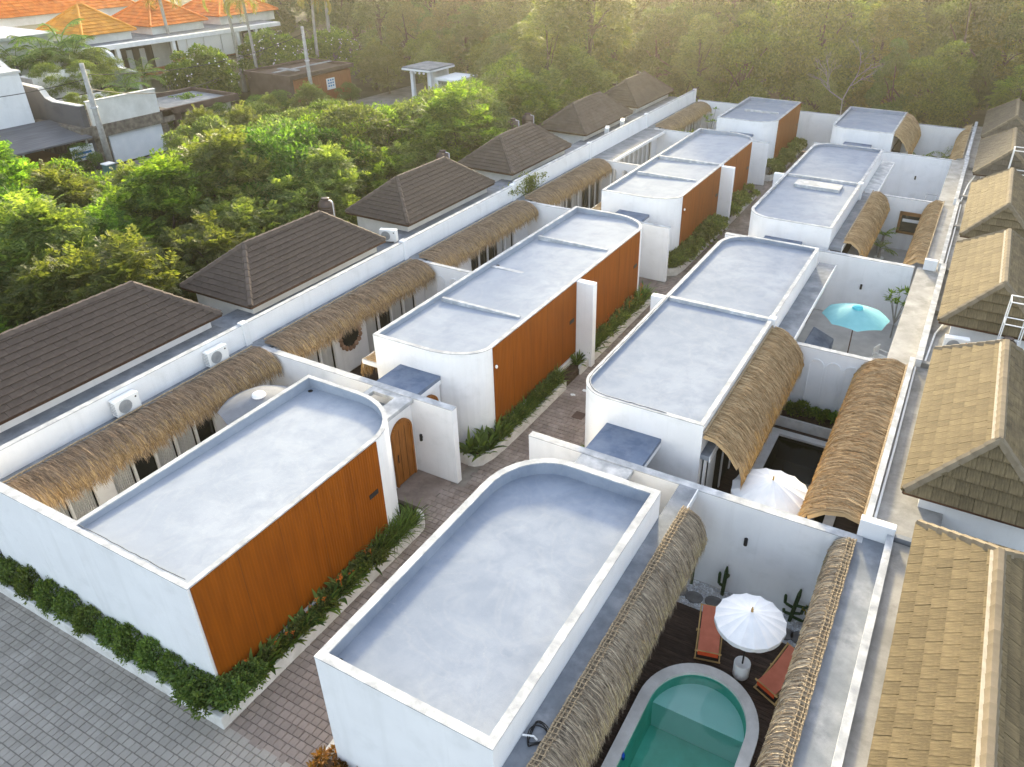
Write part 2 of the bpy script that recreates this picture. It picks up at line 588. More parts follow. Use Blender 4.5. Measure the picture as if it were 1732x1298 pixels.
M['palebark'] = mk('pale_bark', (0.26, 0.25, 0.225), (0.38, 0.365, 0.33), scale=5, rough=0.9, bump=0.4, bscale=18, stretch=(2, 2, 0.5))
M['pole'] = mk('concrete_pole', (0.30, 0.29, 0.275), (0.42, 0.41, 0.39), scale=5, rough=0.85, bump=0.2)
M['greywall'] = mk('dark_grey_render', (0.075, 0.075, 0.085), (0.13, 0.13, 0.14), scale=1.2, rough=0.85, bump=0.2, bscale=14, stain=(0.09, 0.085, 0.09), sscale=1.2)
M['creamwall'] = mk('cream_render', (0.66, 0.65, 0.61), (0.75, 0.74, 0.70), scale=1.0, rough=0.85, bump=0.15, bscale=14, stain=(0.58, 0.57, 0.53), sscale=0.8)
M['olivewall'] = mk('olive_render', (0.36, 0.33, 0.20), (0.44, 0.40, 0.26), scale=1.0, rough=0.85)
M['stonewall'] = mk('brown_stone_cladding', (0.10, 0.085, 0.07), (0.23, 0.20, 0.165), scale=3.5, rough=0.9, bump=0.8, bscale=9, detail=8)
M['marble'] = mk('pale_stone_cladding', (0.42, 0.41, 0.385), (0.58, 0.57, 0.54), scale=2.0, rough=0.8, bump=0.4, bscale=9)
M['brownwall'] = mk('brown_render', (0.075, 0.05, 0.042), (0.11, 0.075, 0.062), scale=1.5, rough=0.85)
M['rustwall'] = mk('rust_timber_wall', (0.24, 0.085, 0.035), (0.33, 0.125, 0.05), scale=3, rough=0.7, stretch=(6, 6, 0.6), bump=0.2)
M['darkroof'] = mk('dark_sheet_roof', (0.085, 0.088, 0.10), (0.13, 0.135, 0.15), scale=1.2, rough=0.6, stretch=(6, 0.6, 1))
M['shutter'] = mk('white_roller_shutter', (0.70, 0.73, 0.76), (0.78, 0.80, 0.82), scale=1.4, rough=0.5)
M['blind'] = mk('pale_roller_blind', (0.55, 0.54, 0.51), (0.64, 0.63, 0.60), scale=6, rough=0.8, stretch=(1, 1, 14))
M['signwhite'] = mk('white_sign', (0.70, 0.73, 0.76), (0.76, 0.78, 0.80), scale=3, rough=0.4)
M['signblue'] = mk('blue_print', (0.03, 0.16, 0.36), (0.04, 0.20, 0.42), scale=3, rough=0.4)
M['bin'] = mk('green_bin_plastic', (0.05, 0.14, 0.13), (0.07, 0.18, 0.16), scale=3, rough=0.5)
M['flower'] = mk('orange_bract', (0.60, 0.09, 0.02), (0.70, 0.20, 0.03), scale=9, rough=0.6)
M['whiteflower'] = mk('white_blossom', (0.72, 0.72, 0.66), (0.80, 0.80, 0.74), scale=9, rough=0.6)
M['membrane'] = mk('blue_grey_sheet', (0.09, 0.12, 0.19), (0.15, 0.19, 0.265), scale=1.6, rough=0.6, stain=(0.20, 0.235, 0.30), sscale=2)
M['curtain'] = mk('pale_curtain', (0.46, 0.465, 0.465), (0.51, 0.515, 0.515), scale=3, rough=0.85, stretch=(6, 6, 0.4))
M['seal'] = mk('dark_sealant', (0.06, 0.065, 0.075), (0.14, 0.15, 0.16), scale=9, rough=0.7)
M['rope'] = mk('braided_thatch_cap', (0.22, 0.165, 0.105), (0.42, 0.335, 0.225), scale=30, rough=0.9, bump=0.5, bscale=60)

# foliage (two tones per leaf, translucent)
M['leaf_bright'] = leafmat('bright_feathery_leaf', (0.082, 0.122, 0.034), (0.215, 0.25, 0.085), 0.5)
M['leaf_mid'] = leafmat('mid_green_leaf', (0.055, 0.12, 0.022), (0.19, 0.275, 0.055), 0.65)
M['leaf_deep'] = leafmat('deep_green_leaf', (0.032, 0.08, 0.02), (0.11, 0.18, 0.045), 0.58)
M['leaf_grey'] = leafmat('grey_green_leaf', (0.07, 0.115, 0.045), (0.17, 0.22, 0.09), 0.52)
M['leaf_olive'] = leafmat('olive_leaf', (0.07, 0.125, 0.02), (0.225, 0.28, 0.055), 0.65)
M['leaf_shrub'] = leafmat('hedge_leaf', (0.06, 0.105, 0.025), (0.165, 0.215, 0.06), 0.4)
M['leaf_strap'] = leafmat('strap_leaf', (0.045, 0.085, 0.02), (0.16, 0.22, 0.05), 0.4)
M['leaf_palm'] = leafmat('palm_leaf', (0.08, 0.145, 0.025), (0.22, 0.29, 0.065), 0.5)
M['leaf_rust'] = leafmat('rust_leaf', (0.10, 0.055, 0.015), (0.26, 0.10, 0.025), 0.35)
M['leaf_yellow'] = leafmat('yellow_leaf', (0.17, 0.16, 0.03), (0.30, 0.26, 0.05), 0.4)


def thatchmat(name, a, b, c):
    m, n, L, p = mat_base(name)
    ge = N(n, 'ShaderNodeNewGeometry')
    rp = N(n, 'ShaderNodeValToRGB')
    rp.color_ramp.elements[0].color = c4(a)
    rp.color_ramp.elements[1].color = c4(c)
    e = rp.color_ramp.elements.new(0.55)
    e.color = c4(b)
    L.new(ge.outputs['Random Per Island'], rp.inputs[0])
    L.new(rp.outputs[0], p.inputs['Base Color'])
    p.inputs['Roughness'].default_value = 0.85
    p.inputs['Specular IOR Level'].default_value = 0.2
    return m


M['thatch_a'] = thatchmat('grey_brown_thatch', (0.14, 0.10, 0.07), (0.29, 0.21, 0.145), (0.46, 0.34, 0.22))
M['fringe_a'] = thatchmat('golden_brown_fringe', (0.20, 0.125, 0.06), (0.40, 0.265, 0.125), (0.62, 0.45, 0.23))
M['thatch_b'] = thatchmat('golden_thatch', (0.22, 0.145, 0.075), (0.42, 0.29, 0.155), (0.62, 0.46, 0.27))
M['fringe_b'] = thatchmat('orange_straw_fringe', (0.30, 0.165, 0.05), (0.52, 0.30, 0.10), (0.70, 0.47, 0.19))
M['thatch_c'] = thatchmat('silver_thatch', (0.15, 0.12, 0.09), (0.34, 0.275, 0.20), (0.55, 0.46, 0.33))
M['fringe_c'] = thatchmat('straw_fringe', (0.22, 0.17, 0.09), (0.46, 0.375, 0.215), (0.66, 0.56, 0.35))


def woodpanel():
    m, n, L, p = mat_base('orange_slat_panel')
    tc = N(n, 'ShaderNodeTexCoord')
    sx = N(n, 'ShaderNodeSeparateXYZ')
    L.new(tc.outputs['Object'], sx.inputs[0])
    mp = N(n, 'ShaderNodeMapping')
    mp.inputs['Scale'].default_value = (1, 1.0, 0.12)
    L.new(tc.outputs['Object'], mp.inputs['Vector'])
    nz = N(n, 'ShaderNodeTexNoise')
    nz.inputs['Scale'].default_value = 5.0
    nz.inputs['Detail'].default_value = 6
    L.new(mp.outputs[0], nz.inputs['Vector'])
    rp = N(n, 'ShaderNodeValToRGB')
    rp.color_ramp.elements[0].color = (0.19, 0.05, 0.003, 1)
    rp.color_ramp.elements[1].color = (0.255, 0.07, 0.004, 1)
    rp.color_ramp.elements[0].position = 0.3
    rp.color_ramp.elements[1].position = 0.72
    L.new(nz.outputs['Fac'], rp.inputs[0])
    # fine vertical reeding, 3 cm pitch
    mu = N(n, 'ShaderNodeMath', operation='MULTIPLY')
    mu.inputs[1].default_value = 2 * math.pi / 0.09
    L.new(sx.outputs['Y'], mu.inputs[0])
    sn = N(n, 'ShaderNodeMath', operation='SINE')
    L.new(mu.outputs[0], sn.inputs[0])
    mr = N(n, 'ShaderNodeMapRange')
    mr.inputs['From Min'].default_value = -1
    mr.inputs['To Min'].default_value = 0.92
    mr.inputs['To Max'].default_value = 1.03
    L.new(sn.outputs[0], mr.inputs['Value'])
    hs = N(n, 'ShaderNodeHueSaturation')
    L.new(mr.outputs[0], hs.inputs['Value'])
    L.new(rp.outputs[0], hs.inputs['Color'])
    L.new(hs.outputs[0], p.inputs['Base Color'])
    bp = N(n, 'ShaderNodeBump')
    bp.inputs['Strength'].default_value = 0.3
    bp.inputs['Distance'].default_value = 0.01
    L.new(sn.outputs[0], bp.inputs['Height'])
    L.new(bp.outputs[0], p.inputs['Normal'])
    p.inputs['Roughness'].default_value = 0.65
    p.inputs['Specular IOR Level'].default_value = 0.1
    return m


M['panel'] = woodpanel()


def glassmat(name, tint=(0.02, 0.022, 0.02), rough=0.05):
    m, n, L, p = mat_base(name)
    p.inputs['Base Color'].default_value = c4(tint)
    p.inputs['Roughness'].default_value = rough
    p.inputs['Specular IOR Level'].default_value = 0.6
    return m


M['glass'] = glassmat('dark_window_glass')


def watermat(name, tint, rough=0.02, alpha=0.35):
    m, n, L, p = mat_base(name)
    tr = N(n, 'ShaderNodeBsdfTransparent')
    tr.inputs[0].default_value = c4(tint)
    gl = N(n, 'ShaderNodeBsdfGlossy')
    gl.inputs['Roughness'].default_value = rough
    nz = N(n, 'ShaderNodeTexNoise')
    nz.inputs['Scale'].default_value = 3.0
    tc = N(n, 'ShaderNodeTexCoord')
    L.new(tc.outputs['Object'], nz.inputs['Vector'])
    bp = N(n, 'ShaderNodeBump')
    bp.inputs['Strength'].default_value = 0.12
    bp.inputs['Distance'].default_value = 0.03
    L.new(nz.outputs['Fac'], bp.inputs['Height'])
    L.new(bp.outputs[0], gl.inputs['Normal'])
    fr = N(n, 'ShaderNodeFresnel')
    fr.inputs['IOR'].default_value = 1.33
    L.new(bp.outputs[0], fr.inputs['Normal'])
    ms = N(n, 'ShaderNodeMixShader')
    L.new(fr.outputs[0], ms.inputs[0])
    L.new(tr.outputs[0], ms.inputs[1])
    L.new(gl.outputs[0], ms.inputs[2])
    L.new(ms.outputs[0], n['Material Output'].inputs['Surface'])
    return m


M['water'] = watermat('pool_water', (0.80, 0.96, 0.93))
M['darkwater'] = watermat('dark_pool_water', (0.30, 0.36, 0.33))
M['pooltile'] = mk('green_pool_plaster', (0.16, 0.60, 0.48), (0.22, 0.68, 0.55), scale=0.8, rough=0.7, stain=(0.14, 0.50, 0.36), sscale=0.9)
M['poolstep'] = mk('pale_pool_ledge', (0.62, 0.88, 0.84), (0.68, 0.90, 0.87), scale=0.9, rough=0.7)
M['darkpool'] = mk('black_pool_tile', (0.008, 0.009, 0.008), (0.015, 0.016, 0.014), scale=2, rough=0.6)

# ------------------------------------------------------------------ ground, street, alley
HX0, HX1, HY0, HY1 = -27.0, 6.0, 6.0, 62.6
g = MB()
BIG = 700
for a in ((-BIG, HX0, -BIG, BIG), (HX1, BIG, -BIG, BIG), (HX0, HX1, -BIG, HY0), (HX0, HX1, HY1, BIG)):
    g.poly([(a[0], a[2], -0.06), (a[1], a[2], -0.06), (a[1], a[3], -0.06), (a[0], a[3], -0.06)])
tag(g.build('ground', M['ground'], origin=(0, 0, -0.06)), kind='structure')
g = MB().poly([(HX0, HY0, -1.9), (HX1, HY0, -1.9), (HX1, HY1, -1.9), (HX0, HY1, -1.9)])
tag(g.build('compound_ground', M['soil']), kind='structure')
g = MB()
g.box(-34, 6.0, -30, 6.0, -0.3, -0.035)
street = tag(g.build('street', M['joint'], origin=(-14, 3, 0)), kind='structure')
g = MB()
g.box(-12.35, -8.70, 6.0, 62.0, -0.3, -0.035)
alley = tag(g.build('alley', M['joint'], origin=(-10.5, 30, 0)), kind='structure')
# far lane in front of the neighbouring houses
g = MB().box(-54.4, -49.6, -60, 200, -0.2, -0.02)
tag(g.build('lane', M['asphalt'], origin=(-52, 40, -0.02)), kind='structure')


def paver_mesh(name, w, d, mat):
    b = 0.012
    m = MB()
    n = [(-w / 2, -d / 2), (w / 2, -d / 2), (w / 2, d / 2), (-w / 2, d / 2)]
    i = [(x * (1 - 2 * b / w), y * (1 - 2 * b / d)) for x, y in n]
    m.v = [(x, y, -0.035) for x, y in n] + [(x, y, -0.008) for x, y in n] + [(x, y, 0.0) for x, y in i]
    for k in range(4):
        l = (k + 1) % 4
        m.f += [(k, l, 4 + l, 4 + k), (4 + k, 4 + l, 8 + l, 8 + k)]
    m.f.append((8, 9, 10, 11))
    me = fast_mesh(name, m.v, m.f)
    me.materials.append(mat)
    return me, m


def pave(parent, x0, x1, y0, y1, mat, prio, skip=lambda x, y: False, dy=0.205):
    """rows of pavers along X; the first 300 by priority become objects, the rest one joined part"""
    sizes = [0.17, 0.20, 0.235]
    meshes = [paver_mesh('paver', w - 0.012, dy - 0.012, mat) for w in sizes]
    items = []
    y = y0
    r = random.Random(3)
    while y < y1:
        x = x0 - r.uniform(0, 0.2)
        while x < x1:
            k = r.choice((0, 1, 1, 2))
            cx, cy = x + sizes[k] / 2, y + dy / 2
            if not skip(cx, cy):
                items.append((prio(cx, cy), cx, cy, k, r.uniform(-0.006, 0.005), r.uniform(-0.012, 0.012), r.uniform(-0.02, 0.02)))
            x += sizes[k]
        y += dy
    items.sort()
    o = ORG[parent.name]
    V, F = [], []
    for n_, (pr, cx, cy, k, dz, tl, rz) in enumerate(items):
        if n_ < 300:
            link_mesh('paver', meshes[k][0], parent, (cx - o.x, cy - o.y, dz - o.z), (tl, tl * 0.5, rz))
        else:
            b = len(V)
            for v in meshes[k][1].v:
                V.append((v[0] + cx - o.x, v[1] + cy - o.y, v[2] + dz + v[1] * tl - o.z))
            F += [tuple(b + i for i in f) for f in meshes[k][1].f]
    me = fast_mesh('paving', V, F)
    ob = link_mesh('paving', me, parent, mat=mat)
    ob['kind'] = 'stuff'


street_prio = lambda x, y: (x + 11.2) ** 2 + (y - 5.3) ** 2 * 1.5
pave(street, -26.0, -4.0, 1.6, 5.98, M['paver'], street_prio)
alley_prio = lambda x, y: y + (4 if 13.2 < y < 15.5 else 0)
pave(alley, -12.3, -8.75, 6.02, 62, M['paver2'], alley_prio, skip=lambda x, y: x < -11.9 and not (13.7 < y < 15.6 or 31.8 < y < 33.5))


# ------------------------------------------------------------------ rounded block polygons
def rpoly(x0, x1, y0, y1, cn=None, t=0.0, seg=10):
    """ccw; cn maps 'sw','se','ne','nw' to (rx,ry) elliptical corner; t insets"""
    cn = cn or {}
    X0, X1, Y0, Y1 = x0 + t, x1 - t, y0 + t, y1 - t
    out = []
    for key, cx, cy, a0 in (('sw', X0, Y0, 180), ('se', X1, Y0, 270), ('ne', X1, Y1, 0), ('nw', X0, Y1, 90)):
        if key in cn:
            rx, ry = cn[key][0] - t, cn[key][1] - t
            ox = cx + rx if 'w' in key else cx - rx
            oy = cy + ry if 's' in key else cy - ry
            for i in range(seg + 1):
                a = R(a0 + 90 * i / seg)
                out.append((ox + rx * math.cos(a), oy + ry * math.sin(a)))
        else:
            out.append((cx, cy))
    return out


ZT = 3.7
ZW = 2.85


def arched_door(parent, x, y0, y1, z1, face=1):
    """arched leaf in a wall plane at x, facing +X (face=1); > door_frame, handle"""
    yc, hw = (y0 + y1) / 2, (y1 - y0) / 2
    arc = [(yc + hw * math.cos(R(a)), z1 - hw + hw * math.sin(R(a))) for a in range(0, 181, 15)]
    prof = [(y0, 0.05), (y1, 0.05)] + arc
    m = MB()
    k = len(prof)
    m.v = [(x, y, z) for y, z in prof] + [(x + face * 0.05, y, z) for y, z in prof]
    for i in range(k):
        j = (i + 1) % k
        m.f.append((i, j, k + j, k + i))
    m.f.append(tuple(k + i for i in range(k)))
    d = m.build('door', M['door'], parent)
    fr = MB()
    path = [(y1, 0.05)] + arc + [(y0, 0.05)]
    for a, b in zip(path[:-1], path[1:]):
        fr.bar((x + face * 0.05, a[0], a[1]), (x + face * 0.05, b[0], b[1]), 0.07, 0.09, (face, 0, 0))
    fr.build('door_frame', M['door'], d)
    gr = MB()
    for q in (0.33, 0.66):
        yy = y0 + (y1 - y0) * q
        gr.box(min(x + face * 0.045, x + face * 0.053), max(x + face * 0.045, x + face * 0.053), yy - 0.008, yy + 0.008, 0.1, z1 - 0.25)
    gr.build('groove', M['doordark'], d)
    h = MB()
    h.tube([(x + face * 0.09, y0 + 0.12, 0.95), (x + face * 0.09, y0 + 0.12, 1.25)], 0.014, 6)
    h.build('handle', M['black'], d)
    return d


def sconce(parent, p, nrm):
    m = MB()
    n = Vector(nrm)
    p = Vector(p) + n * 0.06
    m.tube([p - Vector((0, 0, 0.11)), p + Vector((0, 0, 0.11))], 0.05, 10)
    m.bar(p - n * 0.06, p, 0.05, 0.05)
    m.build('wall_lamp', M['black'], parent)


def block(name, label, x0, x1, y0, y1, cn, depth, ribs=(), bounds=(), panels=(), fins=(), roofs=None, t=0.13, zt=ZT, face=1, seams=(), roofm=None, drains=()):
    """flat-roofed villa block; depth = roof drop below parapet at (sw,se,ne,nw) per roof bay"""
    root = thing(name, label, 'villa block', ((x0 + x1) / 2, (y0 + y1) / 2, 0), group='white flat-roofed villa blocks')
    outer = rpoly(x0, x1, y0, y1, cn)
    inner = rpoly(x0, x1, y0, y1, cn, t)
    dsw, dse, dne, dnw = depth

    def zi(x, y):
        u = min(1, max(0, (x - x0) / (x1 - x0)))
        v = min(1, max(0, (y - y0) / (y1 - y0)))
        return zt - ((1 - u) * (1 - v) * dsw + u * (1 - v) * dse + u * v * dne + (1 - u) * v * dnw)
    MB().ring(outer, inner, 0.0, zt, lambda x, y: zi(x, y) - 0.05).build('wall', M['white'], root)
    ln_ = MB()
    lp_ = rpoly(x0, x1, y0, y1, cn, t + 0.004)
    k_ = len(lp_)
    for i in range(k_):
        (ax, ay), (bx, by) = lp_[i], lp_[(i + 1) % k_]
        ln_.poly([(ax, ay, zt - 0.02), (bx, by, zt - 0.02), (bx, by, zi(bx, by) - 0.03), (ax, ay, zi(ax, ay) - 0.03)])
    ln_.build('parapet_lining', roofm or M['screed'], root)
    e = 0.006
    co = rpoly(x0, x1, y0, y1, cn, -e)
    ci = rpoly(x0, x1, y0, y1, cn, t + e)
    MB().ring(co, ci, zt - 0.018, zt + 0.014, zt - 0.018).build('coping', M['white_edge'], root)
    # roof deck: grid sheet so that the fall of the roof is smooth, clipped to the inner outline
    m = MB()
    m.prism(inner, zt - 0.8, zi, bottom=False)
    m.build('roof_deck', roofm or M['screed'], root)
    for (dx_, dy_) in drains:
        MB().lathe([(0.07, -0.02), (0.075, 0.012), (0.05, 0.014), (0.045, 0.004)], (dx_, dy_, zi(dx_, dy_)), 12).build('roof_drain', M['black'], root)
    for (ry, rx0, rx1, h) in ribs:
        a = MB()
        zz = max(zi(rx0, ry), zi(rx1, ry))
        a.box(rx0, rx1, ry - 0.07, ry + 0.07, zt - 0.5, zz + h)
        a.build('roof_rib', M['white_edge'], root, bevel=0.015)
    for (by, h) in bounds:
        a = MB()
        a.box(x0 + t + 0.012, x1 - t - 0.012, by - 0.10, by + 0.10, zt - 0.5, zt + h)
        a.build('dividing_parapet', M['white_edge'], root, bevel=0.02)
    xf = x1 if face > 0 else x0
    for (py0, py1) in panels:
        a = MB()
        a.box(xf + 0.004, xf + 0.04, py0, py1, 0.55, zt - 0.03)
        p = a.build('wood_panel', M['panel'], root)
        jy = py0 + 1.22
        while jy < py1 - 0.3:
            MB().box(xf + 0.038, xf + 0.0425, jy - 0.004, jy + 0.004, 0.56, zt - 0.04).build('panel_joint', M['doordark'], p)
            jy += 1.22
        b = MB().box(xf + 0.04, xf + 0.055, py1 - 0.55, py1 - 0.2, 2.05, 2.2)
        b.build('number_plate', M['black'], p)
    for (fy0, fy1, fx0, fx1, fz) in fins:
        MB().box(fx0, fx1, fy0, fy1, 0, fz).build('fin_wall', M['white'], root, bevel=0.02)
    for path in seams:
        a = MB()
        q = []
        rr = random.Random(len(q) + int(y0))
        for i, (sx, sy) in enumerate(path):
            q.append((sx + rr.uniform(-0.02, 0.02), sy + rr.uniform(-0.02, 0.02), zt + 0.017))
        a.tube(q, 0.011, 4)
        a.build('sealant_line', M['seal'], root)
    return root, zi


LX0, LX1 = -16.3, -12.3
RX0, RX1 = -8.75, -4.72

bA, _ = block('villa_block', 'white flat-roofed villa block with orange panel at the front left hedge', LX0, LX1, 6.5, 14.2, {'ne': (2.0, 1.7)}, (0.16, 0.05, 0.22, 0.34), panels=[(6.56, 12.52)], t=0.12, roofm=M['screed_b'], drains=[(-16.0, 13.9)],
              seams=[[(LX0 + 0.15 + i * 0.2, 6.66) for i in range(19)]])
bC, _ = block('villa_block', 'long white twin villa block with roof ribs and two orange panels, left row', LX0, LX1, 17.2, 32.2, {'se': (1.9, 1.15), 'ne': (1.9, 1.5)}, (0.16, 0.045, 0.10, 0.26), roofm=M['screed_b'], drains=[(-16.0, 24.6)], ribs=[(20.75, LX0 + 0.3, LX1 - 0.35, 0.055), (28.0, LX0 + 0.3, LX1 - 0.35, 0.06)], bounds=[(24.4, -0.16)], panels=[(18.38, 24.38), (24.78, 30.66)],
              fins=[(24.42, 24.74, LX1 - 0.2, -11.55, ZT - 0.03)])
bE, _ = block('villa_block', 'white twin villa block with two orange panels in the middle of the left row', LX0, LX1, 35.1, 50.2, {'se': (1.9, 1.1), 'ne': (1.7, 1.6)}, (0.16, 0.045, 0.10, 0.26), roofm=M['screed_b'], ribs=[(39.1, LX0 + 0.3, LX1 - 0.35, 0.07)], bounds=[(42.7, 0.0)], panels=[(36.25, 42.35), (42.95, 48.55)],
              fins=[(42.40, 42.72, LX1 - 0.2, -11.55, ZT - 0.05)])
bF, _ = block('villa_block', 'white villa block with orange panel at the far end of the left row', LX0, LX1, 53.9, 61.9, {'se': (1.7, 1.2)}, (0.10, 0.05, 0.22, 0.26), ribs=[(57.5, LX0 + 0.9, LX1 - 0.6, 0.12)], panels=[(55.2, 61.8)])
bB, _ = block('villa_block', 'white villa block with wide grey roof and full parapet at the bottom centre', RX0, RX1, 6.5, 14.2, {'nw': (1.6, 1.8)}, (0.30, 0.30, 0.36, 0.36), t=0.18, face=-1, drains=[(-8.45, 6.8)])
arcD = [(RX0 + 0.09 + 0.91 * (1 - math.cos(R(a))), 17.4 + 0.09 + 0.91 * (1 - math.sin(R(a)))) for a in range(0, 91, 15)]
bD, ziD = block('villa_block', 'white twin villa block with broad blank roofs facing the near right yards', RX0, RX1, 17.4, 32.4, {'sw': (1.0, 1.0), 'nw': (1.3, 1.4)}, (0.10, 0.07, 0.15, 0.16), bounds=[(24.85, 0.0)], t=0.13, face=-1,
                fins=[(24.70, 24.98, -9.3, RX0 + 0.1, ZT - 0.06)], seams=[[(RX0 + 0.09, 24.7 - i * 0.31) for i in range(21)] + arcD + [(RX0 + 1.0 + i * 0.21, 17.49) for i in range(1, 10)]])
bH, _ = block('villa_block', 'white twin villa block with a pale bench slab on its roof', RX0, RX1, 35.1, 50.6, {'sw': (1.2, 1.2), 'nw': (1.4, 1.4)}, (0.10, 0.08, 0.16, 0.16), bounds=[(42.8, 0.0)], t=0.13, face=-1,
              fins=[(42.65, 42.93, -9.35, RX0 + 0.1, ZT - 0.06)], seams=[[(RX0 + 0.09, 42.0 - i * 0.31) for i in range(17)]])
bG, _ = block('villa_block', 'far right white villa block with steep thatch on its side', RX0, RX1, 55.0, 62.2, {'sw': (1.0, 1.0)}, (0.08, 0.05, 0.26, 0.26), t=0.13, face=-1)
MB().box(-7.85, -5.5, 40.9, 41.95, 3.45, 3.74).build('roof_bench', M['white_edge'], bH, bevel=0.02)
# dividing wall stub above the right parapet
for b_, yy in ((bD, 24.85), (bH, 42.8)):
    MB().box(RX1 - 0.16, RX1 + 0.12, yy - 0.16, yy + 0.16, 2.4, ZT + 0.06).build('corner_pier', M['white'], b_, bevel=0.03)


# entry porches: canopy slab, entry wall and arched door between block and cross wall
def porch(root, xa, xb, ya, yb, wallx, door=None, pan=None, z=ZW, dark=False, lamp=None):
    m = MB()
    if pan:
        px0, px1, py0, py1 = pan
        m.box(xa, px0, ya, yb, z - 0.14, z - 0.006)
        m.box(px1, xb, ya, yb, z - 0.14, z - 0.006)
        m.box(px0, px1, ya, py0, z - 0.14, z - 0.006)
        if py1 < yb - 0.01:
            m.box(px0, px1, py1, yb, z - 0.14, z - 0.006)
    else:
        m.box(xa, xb, ya, yb, z - 0.14, z - 0.006)
    m.build('entry_canopy', M['membrane'] if dark else M['white_edge'], root)
    if pan:
        MB().box(px0, px1, py0, py1, z - 0.42, z - 0.36).build('canopy_recess', M['cement'], root)
    if dark:
        MB().box(xa, xb, ya, yb, z - 0.30, z - 0.142).build('canopy_edge', M['white'], root)
    w = MB().box(min(wallx, wallx + 0.12), max(wallx, wallx + 0.12), ya, yb, 0, z - (0.31 if dark else 0.145))
    w.build('entry_wall', M['white'], root)
    if door:
        arched_door(root, wallx + 0.124, door[0], door[1], door[2])


porch(bA, -15.15, -13.55, 14.2, 15.686, -13.80, door=(14.62, 15.5, 2.35), pan=(-14.95, -14.1, 14.75, 15.45))
porch(bC, -15.25, -13.6, 15.934, 17.2, -13.80, door=(16.05, 16.95, 2.4), dark=True)
porch(bC, -15.15, -13.55, 32.2, 33.70, -13.80, pan=(-14.95, -14.1, 32.6, 33.4))
porch(bE, -15.25, -13.6, 33.95, 35.1, -13.80, door=(34.05, 34.9, 2.4), dark=True)
porch(bE, -15.15, -13.55, 50.2, 51.9, -13.80)
porch(bF, -15.25, -13.6, 52.15, 53.9, -13.80, dark=True)
porch(bB, -7.63, -6.05, 14.2, 15.686, -7.55)
porch(bD, -7.66, -5.92, 15.946, 17.4, -7.60, dark=True)
porch(bD, -7.63, -6.05, 32.4, 34.30, -7.55)
porch(bH, -7.66, -5.92, 34.57, 35.1, -7.60, dark=True)
porch(bG, -7.66, -5.92, 53.75, 55.0, -7.60, dark=True)


# cross walls between the yards
def cross_wall(label, x0, x1, y0, y1, z=ZW, z0=0.0, niches=None, holes=None, lamps=(), back=True):
    root = thing('yard_wall', label, 'wall', ((x0 + x1) / 2, (y0 + y1) / 2, z0), group='white walls between the yards')
    m = MB()
    if holes:
        # arched through-openings: wall made of piers, sill and arched head
        xs = [x0] + [v for h in holes for v in (h[0], h[1])] + [x1]
        hz0, hz1 = holes[0][2], holes[0][3]
        for i in range(0, len(xs), 2):
            m.box(xs[i], xs[i + 1], y0, y1, z0, z)
        for h in holes:
            m.box(h[0], h[1], y0, y1, z0, hz0)
            r = (h[1] - h[0]) / 2
            xc = (h[0] + h[1]) / 2
            pts = [(xc + r * math.cos(R(a)), hz1 - r + r * math.sin(R(a))) for a in range(0, 181, 20)]
            pr = [(h[1], z), (h[0], z)] + pts[::-1]
            k = len(pr)
            b = len(m.v)
            m.v += [(x, y0, q) for x, q in pr] + [(x, y1, q) for x, q in pr]
            for i in range(k):
                j = (i + 1) % k
                m.f.append((b + i, b + j, b + k + j, b + k + i))
            m.f.append(tuple(b + k - 1 - i for i in range(k)))
            m.f.append(tuple(b + k + i for i in range(k)))
    else:
        m.box(x0, x1, y0, y1, z0, z)
    m.build('wall', M['white'], root, bevel=0 if holes else 0.012)
    c = MB().box(x0 - 0.004, x1 + 0.004, y0 - 0.006, y1 + 0.006, z - 0.012, z + 0.012)
    c.build('coping', M['white_edge'], root)
    for (nx, w, nz0, nz1) in niches or ():
        # shallow arched panels: raised rim
        a = MB()
        r = w / 2
        path = [(nx - r, nz0), (nx - r, nz1 - r)] + [(nx - r * math.cos(R(t_)), nz1 - r + r * math.sin(R(t_))) for t_ in range(15, 166, 15)] + [(nx + r, nz1 - r), (nx + r, nz0)]
        for p, q in zip(path[:-1], path[1:]):
            a.bar((p[0], y0 - 0.012, p[1]), (q[0], y0 - 0.02, q[1]), 0.05, 0.05, (0, 1, 0))
        a.build('arch_moulding', M['white'], root)
    for lp in lamps:
        sconce(root, (lp[0], y0, lp[1]), (0, -1, 0))
    return root


cross_wall('white garden wall with lamp reaching into the alley beside the front left villa', -20.2, -12.08, 15.69, 15.93, lamps=[(-13.35, 1.45)])
cross_wall('white yard wall with raised arches behind the round window yard', -20.2, LX0, 24.62, 24.80, niches=[(-19.0, 0.4, 0.4, 2.4), (-18.3, 0.4, 0.4, 2.4), (-17.6, 0.4, 0.4, 2.4), (-16.9, 0.4, 0.4, 2.4)], lamps=[])
cross_wall('plain white alley wall standing free between the second and third left blocks', -20.2, -12.0, 33.72, 33.94, lamps=[(-17.7, 1.7)])
cross_wall('white yard wall with three arched openings on the left', -20.2, LX0, 42.86, 43.05, holes=[(-19.35, -18.95, 1.2, 2.45), (-18.6, -18.2, 1.2, 2.45), (-17.85, -17.45, 1.2, 2.45)])
cross_wall('white yard wall behind the grey slab pergola on the left', -20.2, -12.0, 51.92, 52.12, lamps=[(-18.3, 1.3)])
cross_wall('white yard wall behind the coral deck chairs', -9.38, -0.04, 15.70, 15.94, z0=-0.36, lamps=[(-2.75, 1.72)])
cross_wall('white yard wall with three tall arches above the black pool', RX1 + 0.1, -0.9, 25.0, 25.2, niches=[(-3.0, 0.48, 0.3, 2.45), (-2.42, 0.48, 0.3, 2.45), (-1.8, 0.48, 0.3, 2.45)])
